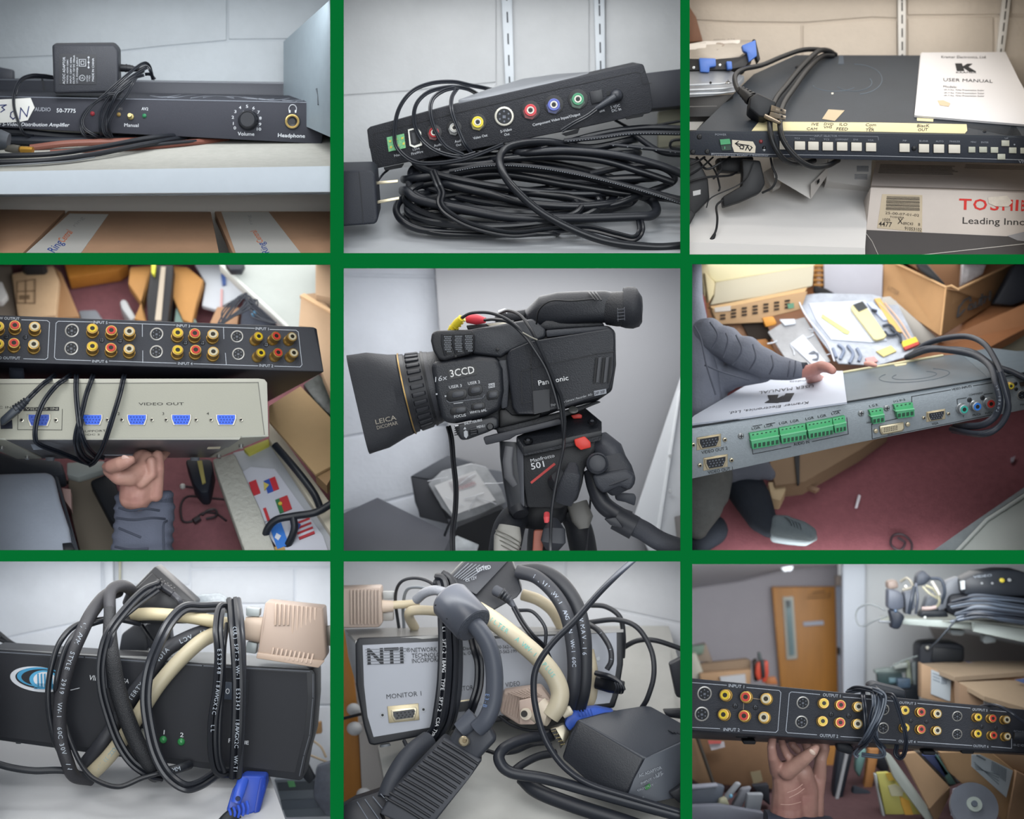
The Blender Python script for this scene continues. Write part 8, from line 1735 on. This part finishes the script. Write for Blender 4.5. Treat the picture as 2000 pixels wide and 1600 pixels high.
    S([(1280,392),(1700,402),(1700,455),(1280,425)],.62,.02,M('#b8c3c0',.5),'shelf_edge',t,bevel=.002)
    S([(1700,412),(2050,455),(2050,540),(1702,468)],.58,.02,M('#bcc8c5',.5),'shelf_edge',t,bevel=.002)
    for p in(((1560,455),(1660,462),(1640,492),(1570,488)),((1765,485),(1830,495),(1840,530),(1770,540))):S(p,.66,.05,M('#a9b5bb',.5),'shelf_bracket',t,bevel=.004)
    S([(1440,440),(1560,455),(2050,560),(2050,660),(1650,640),(1480,520)],.95,.01,M('#8d8b8a',.7),'grey_board',None,label='grey wall panel under the loaded shelf',cat='panel')
    c.tube([(1180,340,.62),(1090,305,.64),(1020,330,.66),(1005,390,.66),(1040,435,.65),(1120,400,.63),(1190,375,.62)],6,M('#6d7376',.4),None,'cable',label='thin grey wire loop hanging off the left end of the shelf',cat='cable')
    c.tube([(1600,395,.55),(1560,440,.54),(1500,510,.55),(1440,570,.58)],7,M('#3f464e',.4),None,'cable',label='dark wire hanging from the shelf down to the black case',cat='cable')
    c.tube([(1140,405,.6),(1180,408,.6),(1220,412,.6)],9,M('#6b7076',.4),None,'plug_stub',label='small dark plug tip at the left end of the shelf',cat='plug')
    t=thing('adapter_bundle','bundle of dark adapters and cream plugs on the left end of the shelf','adapters',c.P(1300,400,.6))
    for p,y,col in((((1192,170),(1250,160),(1262,210),(1198,220)),.63,'#7d6f68'),(((1196,215),(1262,225),(1290,250),(1295,330),(1240,345),(1195,330)),.6,'#4a505c'),(((1370,130),(1405,100),(1460,150),(1420,190),(1360,200)),.6,'#3b424e'),(((1205,340),(1270,350),(1300,380),(1265,455),(1215,450),(1220,400)),.58,'#262e3c'),(((1290,230),(1350,220),(1360,330),(1300,370)),.61,'#5a606b'),(((1395,340),(1540,340),(1560,382),(1380,385)),.62,'#2d343d'),(((1540,170),(1620,140),(1640,220),(1600,300),(1500,350),(1480,320)),.62,'#6b7078'),(((1430,260),(1500,240),(1520,330),(1400,345)),.63,'#565c66')):
        S(p,y,.04,M(col,.5),'adapter_block',t,bevel=.006)
    for p,r,col in(([(1270,170,.6),(1310,150,.58),(1340,200,.58),(1280,220,.58)],10,'#7c796f'),([(1420,195,.57),(1470,220,.56),(1500,280,.56),(1480,320,.57),(1420,325,.58)],10,'#888672'),([(1400,200,.57),(1440,240,.56),(1490,270,.56)],9,'#858371'),([(1450,150,.58),(1510,160,.57),(1530,230,.57),(1510,300,.58)],12,'#3b434f'),([(1350,200,.56),(1335,280,.55),(1320,360,.56)],14,'#2f3743'),([(1360,180,.57),(1370,270,.56),(1360,360,.57)],10,'#474d58'),([(1455,170,.56),(1480,210,.55),(1500,250,.55)],12,'#93928d'),([(1395,330,.55),(1440,330,.55),(1480,322,.55)],14,'#80726f')):
        c.tube(p,r,M(col,.45),t,'cord_loop')
    for u,v,col in((1300,200,'#b4b3ab'),(1415,385,'#a9b0ab'),(1240,345,'#33485f')):MB().ball(c.P(u,v,.56),(c.L(12),)*3,10).build('plug_tip',M(col,.4),t)
    t=thing('rack_unit','black device with a yellow jack on top of the cable pile on the shelf','device',c.P(1850,270,.56))
    S([(1640,160),(1720,120),(1850,100),(1960,102),(2050,130),(2050,260),(1650,250)],.56,.08,M('#2e343d',.45),'body',t,bevel=.006)
    F=c.flat(.558);F.text('VIDEO',(1700,150),(1810,138),14,M('#8f98a3',.5),t)
    MB().lathe(c.P(1868,162,.56),Vector((0,-1,0)),[(c.L(16),0),(c.L(14),.008),(c.L(6),.009)],16).build('yellow_jack',M('#c4b53a',.4),t);MB().lathe(c.P(1912,160,.56),Vector((0,-1,0)),[(c.L(12),0),(c.L(10),.006)],14).build('white_jack',M('#9da1a3',.4),t)
    for u in(1750,1812):MB().lathe(c.P(u,180,.56),Vector((0,-1,0)),[(c.L(8),0),(c.L(7),.004)],10).build('button',M('#888c90',.4),t)
    S([(1625,170),(1650,165),(1652,215),(1630,220)],.555,.01,M('#a3aaad',.5),'side_plate',t)
    S([(1560,250),(1700,235),(2050,250),(2050,400),(1600,385),(1545,350)],.60,.06,M('#1f2530',.6),'cable_core',None,bevel=.01,label='dark core of the cable pile under the black device on the shelf',cat='cable pile')
    for i in range(16):
        v=262+i*8.5;s=random.uniform(-10,20)
        p=[(1560+random.uniform(-10,80),v+random.uniform(0,30),.56),(1720+random.uniform(-30,30),v-12,.54),(1880,v+s*.6,.53),(2050,v+s+20,.54)]
        c.tube(p,random.uniform(8,12),M(('#3c4552','#2c333f','#4f5a68')[i%3],.35),None,'cable',label='blurred dark cable in the pile on the white wall shelf, layer %s from the top'%('one two three four five six seven eight nine ten eleven twelve thirteen fourteen fifteen sixteen'.split()[i]),cat='cable',group='cable pile on the wall shelf')
    # black case + boards
    t=thing('speaker_case','black rounded case standing on the boxes under the shelf','case',c.P(1500,640,.7))
    S([(1378,560),(1400,535),(1480,528),(1600,535),(1650,555),(1650,640),(1600,660),(1378,830)],.7,.08,M('#2d323c',.5),'body',t,bevel=.01,seg=3)
    MB().ball(c.P(1428,562,.69),(c.L(13),)*3,10).build('white_knob',M('#c5c3b8',.4),t);S([(1460,560),(1640,570),(1640,640),(1450,650)],.695,.01,M('#23282f',.5),'front_panel',t,bevel=.003)
    t=thing('circuit_rack','grey green circuit boards stacked beside the black case','boards',c.P(1250,800,.75))
    for i,(p,col)in enumerate(((((1115,695),(1180,680),(1330,680),(1340,710),(1120,715)),'#6e7a78'),(((1130,710),(1280,712),(1290,790),(1140,800)),'#2f4547'),(((1200,740),(1260,740),(1262,770),(1204,772)),'#55707a'),(((1300,640),(1325,640),(1340,800),(1310,800)),'#7a8172'),(((1335,650),(1370,640),(1375,830),(1345,830)),'#5e6668'),(((1230,660),(1310,650),(1310,680),(1235,690)),'#949b98'),(((1110,790),(1380,780),(1380,880),(1100,880)),'#262d36'),(((1250,745),(1330,745),(1330,800),(1255,802)),'#3a4c5e'))):
        S(p,.75-i*.004,.02,M(col,.5,var=.2,vs_=60),'circuit_board',t,bevel=.002)
    c.tube([(1210,680,.7),(1280,640,.7),(1370,610,.7)],5,M('#6f7a7a',.4),t,'wire')
    # cardboard boxes right
    t=thing('cardboard_box','cardboard box with a white label under the black case','box',c.P(1500,860,.65))
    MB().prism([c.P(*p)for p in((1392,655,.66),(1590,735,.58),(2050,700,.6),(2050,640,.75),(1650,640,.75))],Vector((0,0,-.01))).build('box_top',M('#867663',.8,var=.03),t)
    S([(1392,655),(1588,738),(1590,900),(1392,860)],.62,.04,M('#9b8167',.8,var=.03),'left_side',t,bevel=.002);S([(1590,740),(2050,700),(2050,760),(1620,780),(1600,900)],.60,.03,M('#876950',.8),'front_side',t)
    F=c.flat(.618);lb=F.poly([(1450,690),(1568,738),(1562,880),(1448,835)],0,.001).build('white_label',M('#a3acb3',.6),t)
    m=MB();[F.line([(1462,712+i*18),(1500,728+i*18)],4,m,.002)for i in range(3)];[F.line([(1512+i*7,738),(1512+i*7,775)],3,m,.002)for i in range(5)];m.build('print_lines',M('#6b7580',.6),lb)
    F2=c.flat(.60);S([(1655,643),(1740,655),(1730,662),(1690,658)],.70,.002,M('#4b5f9a',.6),'blue_tape',t)
    t=thing('cardboard_box','cardboard box in front at the right, with blue print on its lid','box',c.P(1800,900,.5))
    MB().prism([c.P(*p)for p in((1612,765,.56),(1765,850,.5),(2050,930,.48),(2050,745,.62))],Vector((0,0,-.01))).build('box_top',M('#8b7a65',.8,var=.03),t)
    S([(1612,768),(1765,852),(2050,932),(2050,960),(1612,930)],.54,.04,M('#957c65',.8),'front_side',t);S([(1762,855),(1870,890),(1860,920),(1762,900)],.525,.004,M('#adb3b6',.6),'white_label',t);S([(1945,752),(2050,738),(2050,780),(1990,770)],.57,.003,M('#4b5f8c',.6),'blue_tape',t)
    # lower left clutter
    t=thing('cardboard_box','large brown cardboard box filling the lower left under the unit','box',c.P(300,1400,.6))
    S([(20,1060),(60,1080),(170,1370),(120,1400),(20,1330)],.6,.03,M('#80664c',.8,var=.05),'left_side',t,bevel=.002);S([(60,1070),(500,1090),(520,1400),(170,1370)],.62,.03,M('#6f543c',.8,var=.06),'front_side',t,bevel=.002)
    MB().tube([c.P(62,1080,.59),c.P(165,1375,.57)],c.L(13),8).build('dark_strap',M('#3f382f',.6),t);S([(130,1120),(225,1118),(230,1150),(150,1170)],.6,.004,M('#a9a5ab',.6),'white_tag',t);S([(130,1112),(210,1115),(205,1130),(135,1132)],.595,.004,M('#b0504c',.6),'red_tag',t)
    S([(380,1300),(440,1290),(455,1350),(400,1370)],.6,.004,M('#7d735a',.6),'green_mark',t)
    for p,y,col,lab in((((36,1395),(190,1375),(230,1385),(215,1450),(200,1500),(20,1490)),.5,'#565e6b','dark grey box with pale lid at the lower left edge'),(((20,1385),(190,1372),(190,1390),(30,1405)),.49,'#888c98','pale lid edge on the dark box at the lower left'),(((300,1365),(330,1370),(250,1470),(230,1450)),.47,'#9499a0','pale tube leaning among the lower left clutter'),(((200,1465),(240,1450),(260,1500),(190,1500)),.46,'#9d9c84','cream object at the bottom of the lower left clutter'),(((330,1400),(390,1390),(330,1510),(270,1505)),.48,'#7c7f88','grey slanted panel in the lower left clutter'),(((365,1430),(460,1430),(440,1530),(350,1530)),.45,'#8d939a','pale grey block beside the wrist at the bottom'),(((390,1380),(490,1370),(500,1500),(440,1450)),.52,'#2b303b','dark thing between pale block and wrist'),(((20,1500),(200,1495),(460,1540),(460,1590),(20,1590)),.42,'#6b6f7b','grey bag top along the bottom left edge')):
        S(p,y,.03,M(col,.55,var=.05),'clutter_box' if 'box' in lab else 'clutter_lump',None,bevel=.004,label=lab,cat='box' if 'box' in lab else 'clutter')
    MB().ball(c.P(265,1440,.44),(c.L(14),)*3,10).build('blue_button',M('#6aa0bd',.4),None,label='small light blue cap in the lower left clutter',cat='cap')
    # centre under unit
    S([(820,1150),(900,1150),(960,1600),(760,1600)],.8,.02,M('#a06f35',.6,var=.1,vs_=10),'orange_board',None,label='orange wooden panel behind the wrist',cat='panel')
    t=thing('slatted_case','black upright case with a pale stripe right of the hand','case',c.P(900,1560,.6));S([(905,1160),(1000,1150),(975,1250),(900,1580),(860,1580),(880,1350)],.6,.05,M('#242b38',.5),'body',t,bevel=.006);S([(948,1172),(965,1172),(890,1520),(872,1515)],.59,.01,M('#8d8f93',.5),'pale_stripe',t)
    S([(1010,1170),(1075,1160),(1060,1240),(1030,1340),(1000,1290)],.65,.03,M('#5f8280',.6),'teal_pouch',None,bevel=.008,label='teal grey pouch right of the black upright case',cat='pouch')
    S([(1085,1160),(1145,1160),(1100,1400),(1060,1560),(1020,1560),(1060,1350)],.66,.03,M('#9a6b3c',.6,var=.1,vs_=20),'wood_plank',None,bevel=.003,label='orange wood plank leaning beside the yellow envelope',cat='plank')
    S([(1110,1200),(1210,1190),(1200,1310),(1140,1290)],.7,.03,M('#30343d',.6),'dark_bag',None,bevel=.006,label='dark bag behind the top of the yellow envelope',cat='bag')
    S([(990,1380),(1100,1420),(1160,1600),(960,1600)],.62,.03,M('#2d3542',.7),'dark_blue_bag',None,bevel=.008,label='dark blue bag at the bottom under the wood plank',cat='bag')
    t=thing('envelope','yellow printed padded envelope standing between white boards','envelope',c.P(1300,1560,.5))
    S([(1128,1305),(1200,1300),(1290,1400),(1440,1600),(1190,1600)],.50,.02,M('#a9a455',.6),'body',t,bevel=.003)
    S([(1180,1305),(1215,1302),(1240,1345),(1200,1350)],.497,.003,M('#bb9a35',.6),'orange_print',t);S([(1265,1440),(1320,1470),(1350,1570),(1300,1560),(1275,1490)],.497,.003,M('#bf9130',.6),'orange_print',t);S([(1195,1380),(1240,1370),(1290,1400),(1280,1440),(1215,1440)],.496,.003,M('#aaa88c',.6),'grey_panel',t)
    S([(1115,1310),(1130,1310),(1140,1390),(1190,1600),(1170,1600)],.49,.02,M('#a3a8a8',.5),'white_board',None,bevel=.002,label='thin white board edge left of the yellow envelope',cat='board')
    S([(1165,1170),(1215,1200),(1470,1560),(1500,1600),(1430,1600),(1230,1330)],.46,.02,M('#a3aba5',.5),'white_board',None,bevel=.002,label='long white board slanting right of the yellow envelope',cat='board')
    t=thing('cardboard_box','open cardboard box full of papers in the lower middle right','box',c.P(1500,1500,.4))
    S([(1270,1190),(1360,1180),(1560,1385),(1440,1520)],.42,.02,M('#a98b6b',.8,var=.03),'front_flap',t,bevel=.003);S([(1440,1522),(1562,1388),(1560,1440),(1480,1600)],.44,.03,M('#6f5740',.8),'inner_side',t)
    S([(1360,1180),(1560,1180),(1700,1330),(1560,1385)],.5,.03,M('#4c463f',.8),'inside',t)
    for p,col,nm in((((1400,1200),(1480,1195),(1560,1310),(1530,1330)),'#27345c','blue_folder'),(((1460,1200),(1490,1198),(1600,1370),(1560,1375)),'#4d6f6b','green_folder'),(((1500,1200),(1540,1210),(1650,1320),(1610,1362)),'#8c93a3','pale_folder')):S(p,.47,.02,M(col,.5),nm,t,bevel=.002)
    t=thing('cardboard_box','cardboard box with a big white barcode label at the right edge','box',c.P(1850,1500,.4))
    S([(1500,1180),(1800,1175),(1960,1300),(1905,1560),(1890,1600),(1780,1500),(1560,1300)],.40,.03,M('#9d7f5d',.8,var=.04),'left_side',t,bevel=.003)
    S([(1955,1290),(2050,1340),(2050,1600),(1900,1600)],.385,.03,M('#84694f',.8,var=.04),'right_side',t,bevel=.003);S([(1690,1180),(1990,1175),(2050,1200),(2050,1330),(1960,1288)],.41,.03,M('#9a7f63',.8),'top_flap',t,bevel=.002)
    lb=S([(1690,1195),(1740,1195),(1935,1290),(1895,1450),(1690,1265)],.383 if False else.396,.003,M('#a9b4bb',.6),'white_label',t)
    F=c.flat(.3955);m=MB();[F.line([(1812+i*9,1235+i*5),(1808+i*9,1290+i*7)],4,m,.001)for i in range(10)];m.build('barcode',M('#6b757d',.6),lb)
    m=MB();F.line([(1722,1200),(1768,1225)],9,m,.001);[F.line([(1705+i*3,1260+i*13-20),(1850,1390+i*3-20-i*22)],3,m,.001)for i in range(4)];m.build('print_lines',M('#5d6870',.6),lb)
    t=thing('disc_spindle','stack of shiny discs in a clear round case at the bottom','discs',c.P(1700,1560,.35))
    for k,nm in((0,'disc'),(1,'disc')):
        MB().lathe(c.P(1700+k*4,1510-k*10,.36-k*.01),Vector((.1,-.8,.5)),[(c.L(160),0),(c.L(158),.004)],40).build(nm,M('#8f96a3',.2,.5,var=.12,vs_=9),t)
    MB().lathe(c.P(1706,1490,.345),Vector((.1,-.8,.5)),[(c.L(52),0),(c.L(50),.003)],30).build('disc_hub',M('#a5b0ab',.3),t);MB().lathe(c.P(1706,1486,.342),Vector((.1,-.8,.5)),[(c.L(22),0),(c.L(20),.003)],20).build('hub_hole',M('#5b6470',.4),t)
    S([(1580,1400),(1680,1370),(1690,1440),(1570,1560)],.39,.01,M('#8a8c99',.4),'cover_sheet',t,bevel=.002)
    # ------------- hand
    t=thing('person','bare hand and wrist gripping the jack unit from below, dark cuff at the bottom','person',c.P(620,1580,.3))
    SK=M('#b08b7e',.5,col2='#8f655f',vs_=7,bump=.1,bs=100)
    blob(c,[[(512,1100,.2,26),(505,1150,.19,28),(512,1210,.2,32),(540,1290,.24,50)],[(560,1090,.24,22),(575,1150,.22,24),(600,1200,.21,26),(640,1225,.22,26)],[(620,1090,.27,24),(630,1140,.26,24),(660,1170,.26,24)],[(590,1310,.25,88),(604,1400,.26,100),(606,1500,.27,112),(600,1600,.27,118)],[(600,1290,.22,60),(660,1250,.2,50),(715,1205,.18,42),(755,1170,.17,34),(768,1155,.17,26)],[(690,1300,.24,64),(710,1400,.265,76),(705,1520,.275,80),(700,1600,.28,84)],[(810,1105,.27,36),(825,1160,.27,30),(800,1220,.26,36),(785,1320,.28,50),(768,1440,.285,52),(765,1600,.29,54)],[(760,1110,.28,30),(790,1170,.28,30),(790,1240,.28,36)],[(700,1100,.3,30),(720,1160,.29,30)]],'hand',SK,t,vox=.003,it=3)
    MB().ball(c.P(748,1180,.129),(c.L(24),c.L(6),c.L(15)),14,R=Matrix.Rotation(math.radians(42),3,'Y')).build('thumb_nail',M('#b9a294',.3),t)
    for p in([(600,1420,.166),(650,1400,.165),(690,1370,.17)],[(610,1450,.165),(660,1425,.165),(700,1395,.17)],[(560,1490,.165),(620,1490,.16),(680,1475,.17)]):c.tube(p,2.5,M('#b08d82',.4),t,'skin_fold')
    c.loft([(470,1572,.27,46,120,3),(640,1586,.27,48,135,3),(860,1612,.28,46,120,3)],n=28).build('sleeve_cuff',M('#3a3f4f',.8,bump=.3,bs=300),t)
    # ------------- unit
    t=thing('av_distributor','long black jack unit with labelled inputs and outputs held up by a hand','device',c.P(1000,1150,.2))
    F=c.face((36,742,.11),(2000,928,.17),(36,1050,.12));SL=(928-742)/1964.
    MB().prism([F.at(*p)for p in((8,740),(2030,931),(2030,1190),(8,1052))],pts2=[c.P(*p)for p in((8,760,.34),(2030,935,.34),(2030,1200,.34),(880,1150,.34),(8,1100,.34))][:3]+[c.P(8,1098,.34)]).build('chassis',M('#2c303a',.45),t,bevel=.002)
    F.poly([(8,743),(2030,934),(2030,1182),(8,1045)],0,.0012).build('front_panel',M('#31353f',.5,bump=.2,bs=500),t)
    LN=M('#a9b0bb',.5);m=MB()
    for l in([(8,765),(238,783)],[(358,796),(550,814),(560,826),(542,1050),(530,1062),(334,1050)],[(8,1030),(198,1040)],[(790,838),(622,822),(610,832),(590,1052),(600,1064),(772,1076)],[(928,852),(1240,878)],[(915,1086),(1240,1108)],[(1370,890),(1680,918)],[(1370,1118),(1690,1140)],[(1800,932),(1912,942)],[(1805,1146),(1925,1156),(1925,1100)]):F.line(l,3.2,m,.0018)
    m.build('print_line',LN,t)
    for s_,a,b in(('INPUT 1',(250,793),(342,801)),('INPUT 2',(220,1053),(316,1056)),('OUTPUT 1',(808,848),(912,856)),('OUTPUT 2',(790,1088),(898,1094)),('OUTPUT 3',(1260,892),(1358,899)),('OUTPUT 4',(1256,1120),(1356,1125)),('OUTPUT 5',(1692,932),(1782,939)),('OUTPUT 6',(1698,1148),(1788,1153))):F.text(s_,a,b,19 if a[0]<1000 else 15,LN,t,lift=.0018,bold=.03)
    YE,RE,WH_='#c9ae22','#b83a30','#b8b096'
    for grp,r in((((228,842),(350,853),(470,864)),34),(((218,957),(340,965),(458,974)),34),(((815,890),(915,900),(1020,910)),30),(((808,996),(912,1004),(1015,1012)),30),(((1297,932),(1392,942),(1488,952)),27),(((1297,1035),(1392,1044),(1487,1052)),27),(((1730,973),(1815,980),(1898,988)),25),(((1728,1070),(1820,1080),(1902,1087)),25)):
        for(u,v),col in zip(grp,(YE,RE,WH_)):
            du=(u-250)*.016-3
            rca(c,F,u-du+8 if u<500 else u-du,v+2,r,col,t,tip=(u+2,v),hgt=.018)
    for u,v,r in((108,832,46),(92,953,46),(690,886,40),(682,1000,40),(1168,926,36),(1165,1036,36),(1603,966,33),(1603,1072,33)):svideo(c,F,u,v,r,t)
    for u,v in((290,905),(410,914),(858,956),(962,964),(1330,994),(1422,1000),(1750,1028),(1832,1036)):screw(c,F,u,v,17 if u<1000 else 13,t)
    F.line([(395,860),(435,866)],4,None,.002).build('scratch',M('#8a7a68',.6),t);F.line([(340,885),(338,925)],4,None,.002).build('scratch',M('#8a7a68',.6),t)
    for u,v in((330,1085),(375,1122),(1440,1185),(1668,1178)):S([(u-40,v-12),(u+40,v-10),(u+38,v+14),(u-36,v+12)],.2,.04,M('#1f2229',.7),'rubber_foot',t,bevel=.003)
    F.text('10-12 VDC',(1935,1142),(2010,1147),14,LN,t,lift=.0018);F.text('POWER',(1938,1062),(2010,1068),14,M('#7b828e',.5),t,lift=.0018)
    # cord bundle
    K=M('#2a313e',.28);K2=M('#4b535f',.35)
    t=thing('twin_lead','thin dark twin cord bundle wound round the middle of the jack unit','cord',c.P(1120,1200,.12))
    for i,p in enumerate(([(1045,810,.2),(1050,860,.11),(1062,960,.1),(1065,1060,.1),(1050,1130,.11),(1010,1180,.15)],[(1090,800,.2),(1110,850,.1),(1112,940,.09),(1120,1040,.09),(1130,1120,.1),(1170,1180,.11),(1150,1205,.12),(1040,1195,.14)],[(1120,800,.2),(1150,830,.1),(1165,880,.09),(1150,960,.085),(1110,1060,.085),(1060,1130,.1),(990,1170,.15)],[(1060,800,.18),(1130,815,.1),(1175,850,.09),(1160,940,.085),(1120,1030,.085),(1090,1100,.1),(1020,1160,.15)],[(1180,835,.16),(1225,850,.1),(1255,920,.09),(1280,1000,.085),(1300,1080,.085),(1300,1150,.1),(1285,1200,.12),(1262,1215,.13),(1240,1190,.14),(1248,1140,.16)],[(1070,1130,.11),(1040,1150,.12),(1000,1190,.14),(1020,1210,.14)],[(960,820,.22),(1000,800,.18),(1060,805,.14),(1120,830,.11),(1110,900,.09),(1090,1000,.088),(1120,1100,.09),(1175,1160,.11)],[(950,830,.22),(1010,815,.18),(1090,810,.13),(1145,850,.1),(1130,950,.085),(1080,1060,.085),(1030,1140,.12)])):
        c.twin(p,7.5,K if i%2==0 else K2,t)
    MB().prism([c.P(*p,.24)for p in((1090,780),(1120,770),(1300,815),(1300,870),(1180,850),(1080,800))],Vector((0,.05,0))).build('adapter_body',M('#2b323d',.45),t,bevel=.006)
    S([(890,1125),(960,1130),(1000,1160),(980,1200),(895,1175)],.22,.03,M('#252b36',.5),'plug_body',t,bevel=.005)
    t=thing('power_cable','dark cord arching over the right end of the jack unit','cable',c.P(1900,1000,.13))
    c.tube([(1720,925,.3),(1760,905,.2),(1840,905,.13),(1920,945,.11),(1980,990,.11),(2035,1020,.11)],11,K,t,'cord');c.loft([(1940,1085,.15,26,20),(2035,1095,.15,32,24)],n=18).build('plug_body',M('#2b313b',.4),t)
cell_9()
